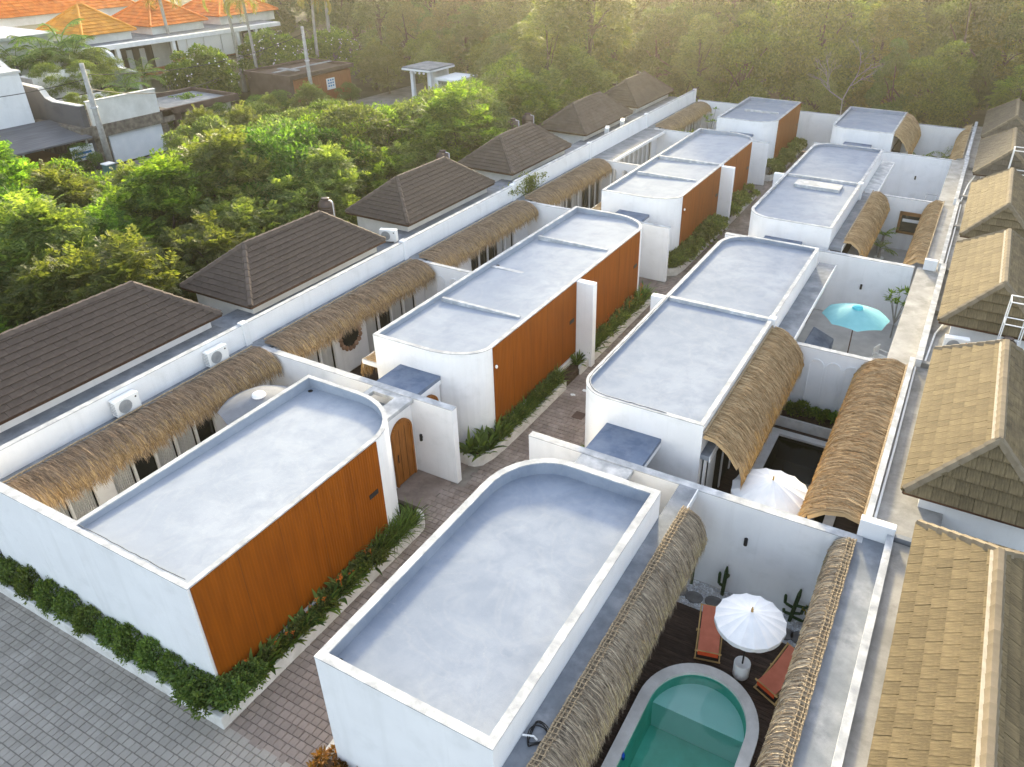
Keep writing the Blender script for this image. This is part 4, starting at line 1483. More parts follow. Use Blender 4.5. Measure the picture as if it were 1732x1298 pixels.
for (y0, y1) in ((6.72, 15.69), (15.93, 24.62), (24.8, 33.72), (33.94, 42.86), (43.05, 51.92), (52.12, 62.25)):
    floor_piece('yard_floor', -19.93, LX0, y0, y1, 0.0, M['deck'] if y0 < 30 else M['yardfloor'])
    floor_piece('room_floor', -20.6, -19.93, y0, y1, 0.02, M['yardfloor'])
for (y0, y1) in ((25.2, 34.32), (34.56, 44.15), (44.35, 53.5), (53.72, 62.25)):
    floor_piece('yard_floor', RX1, -0.3, y0, y1, 0.0, M['yardfloor'])
floor_piece('yard_floor', RX1, -0.1, 15.94, 25.0, -0.06, M['deck'], hole=(-3.6, -1.25, 18.6, 23.45))
for (xa, xb, ya, yb) in ((LX0, -12.36, 14.2, 17.2), (LX0, -12.36, 32.2, 35.1), (LX0, -12.36, 50.2, 53.9), (RX0, RX1, 14.2, 17.4), (RX0, RX1, 32.4, 35.1), (RX0, RX1, 50.6, 55.0)):
    floor_piece('entry_floor', xa, xb, ya, yb, -0.01, M['paver2'])

# ---- near pool yard: gravel bed, deck of separate planks, pool
DZ = -0.20
floor_piece('gravel_base', RX1, -0.1, 14.55, 15.70, -0.30, M['yardfloor'])
dkm = MB()
for a in ((RX1, -3.7, 4.0, 14.55), (-1.2, -0.1, 4.0, 14.55), (-3.7, -1.2, 12.72, 14.55), (-3.7, -1.2, 4.0, 5.3)):
    dkm.box(a[0], a[1], a[2], a[3], -0.40, -0.26)
dk = tag(dkm.build('deck_base', M['dark']), kind='structure')
deck = thing('pool_deck', 'dark wooden pool deck of narrow planks around the green pool', 'deck', (-2.4, 10.5, DZ))
pw = 0.115
pool_in = lambda y: None
yy = 4.6
PX0, PX1, PYC, PRY = -3.86, -1.02, 11.35, 1.52
pcx, phw = (PX0 + PX1) / 2, (PX1 - PX0) / 2


def plank_piece(x0, x1, y0):
    m = MB().box(x0, x1, y0, y0 + pw - 0.010, DZ - 0.05, DZ + rnd.uniform(-0.003, 0.003))
    m.build('plank', M['deck'], deck)


while yy < 14.5:
    segs = [(RX1 + 0.02, -0.12)]
    ym = yy + pw / 2
    if ym < PYC + PRY - 0.1:
        h = phw - 0.12 if ym < PYC else (phw - 0.12) * math.sqrt(max(0, 1 - ((ym - PYC) / (PRY - 0.1)) ** 2))
        segs = [(RX1 + 0.02, pcx - h), (pcx + h, -0.12)]
    for a, b in segs:
        if b - a > 2.4:
            c_ = a + (b - a) * rnd.uniform(0.3, 0.7)
            plank_piece(a, c_ - 0.004, yy)
            plank_piece(c_ + 0.004, b, yy)
        else:
            plank_piece(a, b, yy)
    yy += pw


def stadium(x0, x1, yb, yc, ry, seg=26):
    cx, hw = (x0 + x1) / 2, (x1 - x0) / 2
    return [(x0, yb), (x1, yb)] + [(cx + hw * math.cos(math.pi * i / seg), yc + ry * math.sin(math.pi * i / seg)) for i in range(seg + 1)]


pool = thing('swimming_pool', 'green swimming pool with rounded end and pale coping in the near yard', 'pool', (pcx, 9.5, -1.4))
out_ = stadium(PX0, PX1, 5.2, PYC, PRY)
inn_ = stadium(PX0 + 0.28, PX1 - 0.28, 5.48, PYC, PRY - 0.27)
MB().ring(out_, inn_, -0.5, 0.0, -1.35).build('coping', M['coping'], pool, bevel=0.0)
MB().poly([(x, y, -1.3) for x, y in inn_]).build('basin_floor', M['pooltile'], pool)
st = [(x, y) for x, y in inn_ if y > 11.3]
ledge_poly = [(PX0 + 0.285, 11.55), (PX1 - 0.285, 11.55)] + [(x, y) for x, y in stadium(PX0 + 0.285, PX1 - 0.285, 5, PYC, PRY - 0.275)[2:] if y > 11.56]
MB().prism(ledge_poly, -1.29, -0.42, bottom=False).build('pool_ledge', M['poolstep'], pool)
w_ = MB().ring(stadium(PX0 + 0.279, PX1 - 0.279, 5.479, PYC, PRY - 0.269), stadium(PX0 + 0.284, PX1 - 0.284, 5.484, PYC, PRY - 0.274), -1.3, -0.09, -1.3)
w_.build('basin_wall', M['pooltile'], pool)
MB().poly([(x, y, -0.10) for x, y in inn_]).build('water', M['water'], pool)

# pebbles
n = 5200
V, F = [], []
for i in range(n):
    x, y = rnd.uniform(RX1 + 0.05, -0.2), rnd.uniform(14.56, 15.66)
    r_ = rnd.uniform(0.014, 0.032)
    b = len(V)
    z = -0.30 + r_ * 0.3
    a0 = rnd.uniform(0, 6.28)
    for k in range(5):
        a = a0 + k * 1.2566
        V.append((x + r_ * math.cos(a) * rnd.uniform(0.8, 1.2), y + r_ * math.sin(a) * rnd.uniform(0.7, 1.1), z - 0.005))
    V.append((x, y, z + r_ * 0.55))
    F += [(b + k, b + (k + 1) % 5, b + 5) for k in range(5)]
me = fast_mesh('pebble_bed', V, F)
pb = link_mesh('pebble_bed', me, mat=M['pebble'])
tag(pb, 'bed of small pale pebbles along the wall behind the deck chairs', 'gravel', kind='stuff')

SL = ['leftmost dark stepping stone in the pale pebbles, half under the silver thatch', 'second dark oval stepping stone from the left in the pebbles', 'dark oval stepping stone behind the upright coral deck chair', 'dark oval stepping stone right of the white parasol', 'rightmost dark stepping stone beside the narrow silver thatch']
for (x, y), lb in zip(((-4.23, 15.09), (-3.77, 15.03), (-3.22, 15.12), (-1.25, 14.98), (-0.87, 15.0)), SL):
    m = MB()
    pts = [(x + (0.25 + rnd.uniform(-0.015, 0.015)) * math.cos(2 * math.pi * i / 18), y + (0.20 + rnd.uniform(-0.015, 0.015)) * math.sin(2 * math.pi * i / 18)) for i in range(18)]
    m.prism(pts, -0.32, -0.245)
    tag(m.build('stepping_stone', M['stone'], bevel=0.012), lb, 'stone', 'stepping stones in the pebble bed')


def cactus(label, x, y, h, arms, lean=(0, 0), r=0.055):
    root = thing('cactus', label, 'cactus', (x, y, -0.29), group='cacti along the near yard wall')

    def col(p0, p1, rad, name):
        m = MB()
        p0, p1 = Vector(p0), Vector(p1)
        pts = [p0.lerp(p1, i / 6) for i in range(7)]
        n_ = 12
        m.tube(pts, [rad * (0.9 if i == 0 else 1.0 if i < 6 else 0.45) for i in range(7)], n_)
        for k, v in enumerate(m.v):
            if (k % n_) % 2:
                c = pts[min(6, k // n_)]
                m.v[k] = tuple(c + (Vector(v) - c) * 0.72)
        m.build(name, M['cactus'], root)
    top = (x + lean[0], y + lean[1], -0.29 + h)
    col((x, y, -0.32), top, r, 'stem')
    for (t, dx, dy, hh) in arms:
        p = Vector((x, y, -0.29)).lerp(Vector(top), t)
        q = p + Vector((dx, dy, 0.06))
        col(p, q, r * 0.75, 'arm')
        col(q, q + Vector((dx * 0.1, dy * 0.1, hh)), r * 0.8, 'arm')
    return root


cactus('tall single column cactus at the left of the near white wall', -4.02, 15.5, 1.62, [], (0.02, 0.06))
cactus('short forked cactus against the near white wall', -3.12, 15.5, 1.05, [(0.3, -0.14, 0.0, 0.42), (0.62, 0.07, 0.0, 0.1)], (0.02, 0.03))
cactus('slanting cactus with tangled arms right of the white parasol', -1.25, 15.48, 1.2, [(0.25, 0.22, 0.02, 0.18), (0.4, -0.25, 0.02, 0.3), (0.5, 0.3, -0.03, 0.1), (0.2, -0.2, -0.06, 0.12), (0.15, 0.35, -0.1, 0.2)], (0.12, 0.03))
m = MB()
for i in range(9):
    a = i * 0.8
    m.poly([(-0.72, 15.45, 0.05), (-0.72 + 0.22 * math.cos(a) - 0.05, 15.45 + 0.16 * math.sin(a), 0.42), (-0.72 + 0.30 * math.cos(a), 15.45 + 0.2 * math.sin(a), 0.30), (-0.72 + 0.22 * math.cos(a) + 0.06, 15.45 + 0.16 * math.sin(a) + 0.05, 0.2)])
yp = thing('yellow_plant', 'small plant with broad yellow leaves in the corner by the narrow silver thatch', 'plant', (-0.72, 15.45, -0.29))
m.build('leaves', M['leaf_yellow'], yp)
MB().tube([(-0.72, 15.45, -0.29), (-0.72, 15.45, 0.1)], 0.02, 6).build('stem', M['cactus'], yp)


# ---- deck chairs
def deck_chair(label, loc, rz):
    root = thing('deck_chair', label, 'deck chair', loc, rz, group='coral deck chairs by the green pool')
    w = 0.30
    head = Vector((0, 1.02, 0.74))
    foot = Vector((0, 0.02, 0.30))
    for sx in (-1, 1):
        MB().bar((sx * w, -0.02, 0.02), (sx * w, 1.10, 0.80), 0.035, 0.05).build('side_rail', M['bamboo'], root, local=True)
        MB().bar((sx * (w - 0.045), 0.95, 0.02), (sx * (w - 0.045), -0.02, 0.33), 0.035, 0.05).build('seat_rail', M['bamboo'], root, local=True)
        MB().bar((sx * (w + 0.04), 0.55, 0.42), (sx * (w + 0.04), 0.92, 0.05), 0.025, 0.04).build('prop_leg', M['bamboo'], root, local=True)
    for p in ((0.0, 1.08, 0.79), (0, -0.01, 0.335), (0, -0.01, 0.04), (0, 0.93, 0.03)):
        MB().tube([(-w - 0.03, p[1], p[2]), (w + 0.03, p[1], p[2])], 0.022, 8).build('cross_bar', M['bamboo'], root, local=True)
    m = MB()
    k = 14
    pr = []
    for i in range(k + 1):
        t = i / k
        y = 1.07 * (1 - t) + 0.0 * t
        z = 0.81 * (1 - t) + 0.36 * t - 0.13 * math.sin(math.pi * t) ** 1.2
        pr.append((y, z))
    hw = 0.255
    for (ya, za), (yb, zb) in zip(pr[:-1], pr[1:]):
        m.poly([(-hw, ya, za), (-hw, yb, zb), (hw, yb, zb), (hw, ya, za)])
        m.poly([(-hw, ya, za - 0.012), (hw, ya, za - 0.012), (hw, yb, zb - 0.012), (-hw, yb, zb - 0.012)])
    m.build('sling', M['coral'], root, smooth=True, local=True)
    m = MB().poly([(-hw, -0.035, 0.35), (-hw, -0.02, 0.20), (hw, -0.02, 0.20), (hw, -0.035, 0.35)])
    m.build('sling_flap', M['coral2'], root, local=True)
    return root


deck_chair('coral deck chair left of the white parasol', (-2.76, 13.12, DZ), R(14))
deck_chair('coral deck chair turned towards the narrow silver thatch', (-1.20, 12.80, DZ), R(-24))


# ---- parasols
def parasol(label, loc, r, zr, zt, n, mat, fin, base='can', tilt=0.0, scallop=0.03, valance=0.0, dark_pole=True, capm=None, rot=0.0, sag=0.02):
    root = thing('parasol', label, 'parasol', loc, rot, group='parasols in the yards')
    m = MB()
    rings = 7
    seg = n * 4
    V = []
    for i in range(rings + 1):
        t = i / rings
        for k in range(seg):
            a = 2 * math.pi * k / seg
            ph = (k % 4) / 4
            edge = math.sin(math.pi * ph)
            rr = r * t * (1 - scallop * edge * t)
            if scallop == 0.0:
                rr = r * t * math.cos(math.pi / n) / math.cos((ph - 0.5) * 2 * math.pi / n)
            z = zt - (zt - zr) * (t ** 1.15) * (rr / max(1e-6, r * t) if scallop == 0.0 and t > 0 else 1.0) - sag * edge * t
            V.append((rr * math.cos(a), rr * math.sin(a), z + tilt * rr * math.cos(a)))
    m.v = V
    for i in range(rings):
        for k in range(seg):
            l = (k + 1) % seg
            m.f.append((i * seg + k, (i + 1) * seg + k, (i + 1) * seg + l, i * seg + l))
    if valance > 0:
        b = len(m.v)
        for k in range(seg):
            a = 2 * math.pi * k / seg
            v = V[rings * seg + k]
            ph = (k % 4) / 4
            m.v.append((v[0] * 0.995, v[1] * 0.995, v[2] - valance * (0.75 + 0.25 * math.sin(math.pi * ph))))
        for k in range(seg):
            l = (k + 1) % seg
            m.f.append((rings * seg + k, b + k, b + l, rings * seg + l))
    can = m.build('canopy', mat, root, smooth=False, local=True)
    rb = MB()
    for k in range(n):
        a = 2 * math.pi * k / n
        rb.bar((0, 0, zt - 0.05), (r * 0.97 * math.cos(a), r * 0.97 * math.sin(a), zr - 0.01 + tilt * r * math.cos(a)), 0.012, 0.016)
    rb.build('ribs', M['bamboo'] if dark_pole else M['metal'], root, local=True)
    MB().tube([(0, 0, 0.0), (0, 0, zt)], 0.022, 8).build('pole', M['black'] if dark_pole else M['darkwood'], root, local=True)
    if fin == 'wood':
        MB().lathe([(0.03, 0), (0.035, 0.02), (0.018, 0.035), (0.032, 0.06), (0.03, 0.085), (0.012, 0.105), (0.02, 0.125), (0.004, 0.165)], (0, 0, zt), 10).build('finial', M['bamboo'], root, smooth=True, local=True)
    else:
        MB().lathe([(0.001, 0.10), (r * 0.10, 0.07), (r * 0.15, 0.03), (r * 0.165, -0.03), (r * 0.16, -0.05)][::-1], (0, 0, zt), n * 2).build('vent_cap', capm or mat, root, local=True)
    if base == 'can':
        MB().lathe([(0.19, 0), (0.20, 0.02), (0.205, 0.42), (0.20, 0.44), (0.17, 0.44), (0.165, 0.41)], (0, 0, 0), 24).build('base', M['plasticw'], root, smooth=True, local=True)
    else:
        MB().lathe([(0.26, 0), (0.26, 0.05), (0.22, 0.09), (0.05, 0.12), (0.04, 0.3)], (0, 0, 0), 20).build('base', M['stone'], root, smooth=False, local=True)
    return root


parasol('white parasol with wooden finial between the coral deck chairs', (-1.90, 13.14, DZ), 0.84, 1.93, 2.22, 16, M['canvas'], 'wood', valance=0.13)
parasol('white parasol with wooden finial partly under golden thatch by the black pool', (-2.66, 17.75, -0.06), 1.12, 1.95, 2.40, 16, M['canvas'], 'wood', valance=0.14)
parasol('teal parasol with darker cap in the white right-hand yard', (-2.5, 30.1, 0.0), 1.32, 1.98, 2.42, 8, M['teal'], 'cap', base='disc', dark_pole=False, capm=M['tealcap'], scallop=0.0, sag=0.0, rot=R(12))
parasol('grey parasol half hidden by thatch in the near left yard', (-17.95, 13.55, 0.0), 1.3, 2.42, 2.85, 8, M['canvasgrey'], 'cap', base='disc', dark_pole=False, capm=M['canvas'], scallop=0.0, sag=0.0)

# ---- black pool yard
bp_ = thing('swimming_pool', 'black rectangular pool with white coping between golden thatches', 'pool', (-2.4, 21, -1.2))
o_ = [(-3.9, 18.3), (-0.95, 18.3), (-0.95, 23.75), (-3.9, 23.75)]
i_ = [(-3.6, 18.6), (-1.25, 18.6), (-1.25, 23.45), (-3.6, 23.45)]
MB().ring(o_, i_, -0.3, 0.02, -1.1).build('coping', M['coping'], bp_)
MB().poly([(x, y, -1.05) for x, y in i_]).build('basin_floor', M['darkpool'], bp_)
MB().ring([(x * 1.0, y) for x, y in [(-3.601, 18.599), (-1.249, 18.599), (-1.249, 23.451), (-3.601, 23.451)]], [(-3.596, 18.604), (-1.254, 18.604), (-1.254, 23.446), (-3.596, 23.446)], -1.06, -0.08, -1.06).build('basin_wall', M['darkpool'], bp_)
MB().poly([(x, y, -0.09) for x, y in i_]).build('water', M['darkwater'], bp_)
tag(MB().lathe([(0.10, 0), (0.12, 0.03), (0.12, 0.05), (0.03, 0.06)], (-1.75, 23.6, 0.02), 14).build('skimmer_cup', M['plasticw'], smooth=True), 'small white cup on the rim of the black pool', 'cup')
pl = thing('planter_box', 'low white planter under the three tall arches', 'planter', (-2.7, 24.5, 0))
MB().ring([(-3.9, 24.05), (-1.2, 24.05), (-1.2, 24.99), (-3.9, 24.99)], [(-3.82, 24.13), (-1.28, 24.13), (-1.28, 24.91), (-3.82, 24.91)], -0.06, 0.34, 0.1).build('wall', M['kerb'], pl)
MB().poly([(-3.82, 24.13, 0.28), (-1.28, 24.13, 0.28), (-1.28, 24.91, 0.28), (-3.82, 24.91, 0.28)]).build('soil', M['soil'], pl)

# ---- teal parasol yard: covered bench, small table and chairs, frangipani
sh = thing('covered_bench', 'bench under a pale dust sheet beside the teal parasol', 'bench', (-3.6, 29.3, 0))
MB().prism([(-4.1, 28.3), (-3.2, 28.35), (-3.15, 30.2), (-4.05, 30.25)], 0, lambda x, y: 0.75 + 0.35 * (x < -3.6) + 0.03 * math.sin(y * 9)).build('dust_sheet', M['membrane'], sh, bevel=0.05)
tb = thing('side_table', 'low white table with a blue cup under the teal parasol', 'table', (-2.7, 29.2, 0))
MB().box(-3.0, -2.4, 28.85, 29.5, 0.42, 0.46).build('table_top', M['plasticw'], tb)
for sx in (-2.95, -2.45):
    for sy in (28.9, 29.45):
        MB().box(sx - 0.02, sx + 0.02, sy - 0.02, sy + 0.02, 0, 0.42).build('leg', M['plasticw'], tb)
tag(MB().lathe([(0.05, 0), (0.07, 0.01), (0.085, 0.14), (0.08, 0.14)], (-2.85, 29.0, 0.46), 14).build('blue_cup', M['blue'], smooth=True), 'blue cup on the low white table', 'cup')
for (x, y, rz, lb) in ((-1.55, 28.9, 0.3, 'white plastic armchair right of the teal parasol pole'), (-1.25, 30.2, 1.2, 'white plastic armchair in the far corner of the teal parasol yard')):
    ch = thing('plastic_chair', lb, 'chair', (x, y, 0), rz, group='white plastic chairs in the teal parasol yard')
    MB().box(-0.24, 0.24, -0.22, 0.22, 0.38, 0.42).build('seat', M['plasticw'], ch, local=True, bevel=0.01)
    MB().box(-0.24, 0.24, 0.20, 0.25, 0.42, 0.85).build('backrest', M['plasticw'], ch, local=True, bevel=0.01)
    for sx in (-0.21, 0.21):
        for sy in (-0.19, 0.2):
            MB().box(sx - 0.02, sx + 0.02, sy - 0.02, sy + 0.02, 0, 0.38).build('leg', M['plasticw'], ch, local=True)
        MB().box(sx - 0.025, sx + 0.025, -0.2, 0.2, 0.60, 0.63).build('armrest', M['plasticw'], ch, local=True)
rc = MB()
rc.blob((-1.6, 28.9, 0.47), 0.26, 0.13, 0.06, 12, 6, 0.25)
tag(rc.build('red_towel', M['red'], smooth=True), 'crumpled red towel on the plastic chair under the teal parasol', 'towel')
bm_ = MB()
bm_.blob((-3.15, 28.75, 0.08), 0.2, 0.16, 0.10, 10, 6, 0.3)
tag(bm_.build('brown_bag', M['brownwall'], smooth=True), 'dark brown bag on the floor beside the covered bench', 'bag')

# framed opening in the far yard wall
wf = thing('framed_opening', 'brown wooden framed opening in the white wall behind potted palms', 'window', (-2.0, 44.1, 1.4))
MB().box(-2.5, -1.3, 44.11, 44.14, 1.05, 2.0).build('pane', M['glass'], wf)
for a in ((-2.56, -1.24, 1.98, 2.16), (-2.56, -1.24, 0.95, 1.07), (-2.6, -2.46, 0.95, 2.16), (-1.34, -1.2, 0.95, 2.16)):
    MB().box(a[0], a[1], 44.04, 44.13, a[2], a[3]).build('frame', M['woodframe'], wf)
MB().box(-2.4, -1.34, 44.06, 44.10, 1.62, 1.78).build('sill', M['frame'], wf)
# folding rack in far yard
rk = thing('drying_rack', 'white folding drying rack in the bare far yard', 'rack', (-1.3, 49, 0))
for xx in (-1.75, -1.15):
    MB().bar((xx, 47.0, 0.9), (xx, 50.5, 1.5), 0.03, 0.03).build('rail', M['plasticg'], rk)
for i in range(4):
    y = 47.2 + i * 1.05
    MB().bar((-1.75, y, 0.93 + i * 0.18), (-1.15, y, 0.93 + i * 0.18), 0.03, 0.03).build('rung', M['plasticg'], rk)
for xx in (-1.75, -1.15):
    for y, z in ((47.0, 0.9), (50.5, 1.5)):
        MB().bar((xx, y, 0.0), (xx, y, z), 0.03, 0.03).build('leg', M['plasticg'], rk)

# blue bottle and cable coil near the bottom
bt = MB().lathe([(0.035, 0), (0.04, 0.01), (0.04, 0.16), (0.015, 0.2), (0.015, 0.23)], (-3.55, 9.75, DZ), 10)
tag(bt.build('blue_bottle', M['blue'], smooth=True), 'small blue bottle on the deck at the edge of the silver thatch', 'bottle')
cb = MB()
pts = []
for i in range(70):
    a = i * 0.34
    pts.append((-4.46 + 0.16 * math.cos(a) + 0.05 * math.sin(i * 0.7), 7.45 + 0.24 * math.sin(a) * (1 + 0.2 * math.sin(i * 0.3)) + i * 0.003, 2.90 + 0.015 * (1 + math.sin(i * 0.9))))
cb.tube(pts, 0.010, 5)
tag(cb.build('cable_coil', M['black']), 'loose black cable coil on the ledge beside the silver thatch', 'cable')
tag(MB().tube([(-4.70, 7.42, 2.93), (-4.5, 7.5, 2.92), (-4.40, 7.46, 2.93)], 0.02, 6).build('conduit', M['plasticw']), 'short white conduit lying by the cable coil', 'conduit')


# ------------------------------------------------------------------ air conditioners
def ac_unit(label, loc, rz, logo=False, bracket=False):
    root = thing('air_conditioner', label, 'air conditioner', loc, rz, group='white outdoor air conditioner units')
    MB().box(-0.39, 0.39, -0.14, 0.14, 0.08, 0.62).build('casing', M['plasticw'], root, bevel=0.02, local=True)
    gl = MB()
    for r_ in (0.06, 0.11, 0.16, 0.205):
        pts = [(-0.10 + r_ * math.cos(R(a)), -0.152, 0.35 + r_ * math.sin(R(a))) for a in range(0, 361, 20)]
        gl.tube(pts, 0.006, 4, cap=False)
    for a in range(0, 360, 30):
        gl.bar((-0.10, -0.152, 0.35), (-0.10 + 0.205 * math.cos(R(a)), -0.152, 0.35 + 0.205 * math.sin(R(a))), 0.007, 0.007)
    gl.build('fan_grille', M['plasticg'], root, local=True)
    d = MB()
    d.poly([(-0.10 + 0.21 * math.cos(R(a)), -0.143, 0.35 + 0.21 * math.sin(R(a))) for a in range(0, 360, 15)])
    d.build('fan_recess', M['plasticg'], root, local=True)
    mk_ = MB().poly([(0.28 + 0.03 * math.cos(R(a)), -0.1435, 0.50 + 0.03 * math.sin(R(a))) for a in range(0, 360, 30)])
    mk_.build('badge', M['red'] if logo else M['black'], root, local=True)
    sg = MB()
    for i in range(7):
        sg.box(-0.394, -0.389, -0.11, 0.11, 0.16 + i * 0.06, 0.19 + i * 0.06)
    sg.build('side_grille', M['plasticg'], root, local=True)
    for sx in (-0.28, 0.28):
        MB().box(sx - 0.03, sx + 0.03, -0.16, 0.16, 0.0, 0.08).build('foot', M['metal'], root, local=True)
    return root


ac_unit('white air conditioner on the parapet above the longest left thatch, nearer one', (-20.62, 10.95, 2.83), R(90))
ac_unit('white air conditioner on the parapet near the grey parasol', (-20.62, 14.3, 2.83), R(90))
ac_unit('white air conditioner between the second and third brown roofs', (-22.35, 25.45, 3.02), R(20))
ac_unit('white air conditioner under the fifth brown roof, left of a pair', (-21.9, 47.7, 3.02), R(110))
ac_unit('white air conditioner under the fifth brown roof, right of a pair', (-21.9, 50.2, 3.02), R(110))
ac_unit('white air conditioner with a red badge below the third tan roof', (1.15, 26.9, 2.9), R(8), logo=True)


# ------------------------------------------------------------------ water tanks
def tank(label, loc, s=1.0):
    root = thing('water_tank', label, 'water tank', loc, group='brown water tanks')
    pr = [(0.50, 0), (0.52, 0.05)]
    for i in range(6):
        z = 0.12 + i * 0.16
        pr += [(0.52, z), (0.545, z + 0.03), (0.545, z + 0.09), (0.52, z + 0.12)]
    pr += [(0.50, 1.12), (0.38, 1.28), (0.24, 1.36), (0.24, 1.42)]
    MB().lathe([(a * s, b * s) for a, b in pr], (0, 0, 0), 22).build('shell', M['tank'], root, smooth=True, local=True)
    MB().lathe([(0.27 * s, 1.41 * s), (0.28 * s, 1.47 * s), (0.2 * s, 1.5 * s)], (0, 0, 0), 18).build('lid', M['tank'], root, smooth=True, local=True)
    MB().tube([(0.62 * s, 0, -1.6), (0.62 * s, 0, 1.35 * s), (0.3 * s, 0, 1.38 * s)], 0.025, 6).build('pipe', M['plasticw'], root, local=True)
    st_ = MB()
    for a in (45, 135, 225, 315):
        st_.bar((0.4 * s * math.cos(R(a)), 0.4 * s * math.sin(R(a)), -3.2), (0.4 * s * math.cos(R(a)), 0.4 * s * math.sin(R(a)), -0.03), 0.07, 0.07)
    st_.box(-0.5 * s, 0.5 * s, -0.5 * s, 0.5 * s, -0.08, 0.0)
    st_.build('stand', M['metal'], root, local=True)
    return root


tank('brown water tank behind the second brown roof', (-26.6, 26.1, 3.15), 0.72)
tank('brown water tank behind the third brown roof', (-26.6, 35.6, 3.2), 0.72)
tank('left one of the twin brown tanks behind the fourth brown roof', (-26.4, 43.0, 3.55), 0.72)
tank('right one of the twin brown tanks behind the fourth brown roof', (-26.4, 44.9, 3.5), 0.72)
tank('small brown tank behind the fifth brown roof', (-26.4, 58.2, 3.7), 0.6)
tank('small far brown tank above the last brown roof', (-26.6, 63.5, 3.6), 0.6)
# white tank frame and tank at the right edge
tf = thing('tank_frame', 'white metal tank frame at the right edge between tan roofs', 'frame', (2.6, 26.9, 0))
for (xx, yv) in ((2.35, 26.75), (2.95, 26.75), (2.35, 27.35), (2.95, 27.35)):
    MB().bar((xx, yv, 2.9), (xx, yv, 5.2), 0.035, 0.035).build('post', M['plasticw'], tf)
for z in (3.6, 4.4, 5.2):
    for a, b in (((2.35, 26.75), (2.95, 26.75)), ((2.95, 26.75), (2.95, 27.35)), ((2.95, 27.35), (2.35, 27.35)), ((2.35, 27.35), (2.35, 26.75))):
        MB().bar((a[0], a[1], z), (b[0], b[1], z), 0.03, 0.03).build('rail', M['plasticw'], tf)
tank('dark water tank standing in the white frame at the right edge', (2.65, 27.05, 3.0), 0.55)
tf2 = thing('tank_frame', 'small white tank frame behind the fourth tan roof at the right edge', 'frame', (2.5, 47.3, 0))
for (xx, yv) in ((2.0, 46.8), (2.9, 46.8), (2.0, 47.7), (2.9, 47.7)):
    MB().bar((xx, yv, 3.2), (xx, yv, 5.4), 0.05, 0.05).build('post', M['plasticw'], tf2)
for z in (4.2, 5.4):
    for a, b in (((2.0, 46.8), (2.9, 46.8)), ((2.9, 46.8), (2.9, 47.7)), ((2.9, 47.7), (2.0, 47.7)), ((2.0, 47.7), (2.0, 46.8))):
        MB().bar((a[0], a[1], z), (b[0], b[1], z), 0.04, 0.04).build('rail', M['plasticw'], tf2)
MB().box(1.95, 2.95, 46.75, 47.75, 3.1, 3.2).build('platform', M['plasticw'], tf2)


# ------------------------------------------------------------------ planters along the alley
def kerb_path(root, pts, h=0.38, w=0.13, z0=-0.05):
    """continuous low wall following pts (outer edge centre line)"""
    P = [Vector((x, y)) for x, y in pts]
    n = len(P)
    L1, L2 = [], []
    for i in range(n):
        d = (P[min(i + 1, n - 1)] - P[max(i - 1, 0)]).normalized()
        nn = Vector((-d.y, d.x))
        k = w / 2
        if 0 < i < n - 1:
            d1, d2 = (P[i] - P[i - 1]).normalized(), (P[i + 1] - P[i]).normalized()
            k /= max(0.4, math.cos(d1.angle(d2) / 2))
        L1.append(P[i] + nn * k)
        L2.append(P[i] - nn * k)
    m = MB()
    for A_, B_, zz in ((L1, L2, None),):
        b = 0
        for i in range(n):
            m.v += [(L1[i].x, L1[i].y, z0), (L1[i].x, L1[i].y, h), (L2[i].x, L2[i].y, h), (L2[i].x, L2[i].y, z0)]
        for i in range(n - 1):
            for j in range(3):
                m.f.append((i * 4 + j, i * 4 + j + 1, i * 4 + 4 + j + 1, i * 4 + 4 + j))
        m.f += [(0, 3, 2, 1), (n * 4 - 4, n * 4 - 3, n * 4 - 2, n * 4 - 1)]
    return m.build('kerb', M['kerb'], root, bevel=0.03)


def planter(label, kerbs, soils, ledge_=None):
    root = thing('planter', label, 'planter', (soils[0][0][0], soils[0][0][1], 0), group='kerbed planters along the alley')
    for k_ in kerbs:
        kerb_path(root, k_)
    for s_ in soils:
        MB().prism(s_, -0.05, 0.26, bottom=False).build('soil', M['soil'], root)
    if ledge_:
        MB().box(*ledge_).build('wall_ledge', M['kerb'], root, bevel=0.02)
    return root


arc_end = [(-11.80 - 0.40 * (1 - math.cos(R(a))), 13.3 + 0.45 * math.sin(R(a))) for a in range(0, 91, 15)]
planter('L-shaped white-kerbed planter round the corner of the front left villa', [[(-24, 6.08), (-11.80, 6.08), (-11.80, 13.3)] + arc_end[1:]], [[(-24, 6.1), (-11.8, 6.1), (-11.8, 6.499), (-24, 6.499)], [(-12.26, 6.5), (-11.8, 6.5), (-11.8, 13.4), (-12.26, 13.6)]], (-12.29, -12.2, 6.52, 13.0, -0.05, 0.5))
nose = [(-12.75, 16.78), (-12.45, 16.74), (-12.15, 16.80), (-11.95, 17.0), (-11.84, 17.4), (-11.78, 18.0)]
planter('curved kerbed planter before the long twin block, nearer part', [nose + [(-11.75, 20), (-11.74, 22.5)]], [[(-12.7, 16.8), (-12.1, 16.85), (-11.82, 17.6), (-11.75, 22.5), (-11.75, 24.41), (-12.27, 24.41), (-12.27, 17.3)]], (-12.29, -12.2, 18.5, 24.4, -0.05, 0.5))
planter('kerbed planter before the long twin block, farther part', [[(-11.74, 23.7), (-11.74, 31.5)]], [[(-12.27, 24.75), (-11.76, 24.75), (-11.76, 31.6), (-12.27, 31.6)]], (-12.29, -12.2, 24.8, 30.5, -0.05, 0.5))
planter('kerbed planter beside the free-standing alley wall', [[(-12.7, 34.7), (-12.2, 34.65), (-11.85, 34.9), (-11.76, 35.6), (-11.74, 42.3)]], [[(-12.7, 34.75), (-11.8, 35), (-11.78, 42.39), (-12.27, 42.39), (-12.27, 36)]])
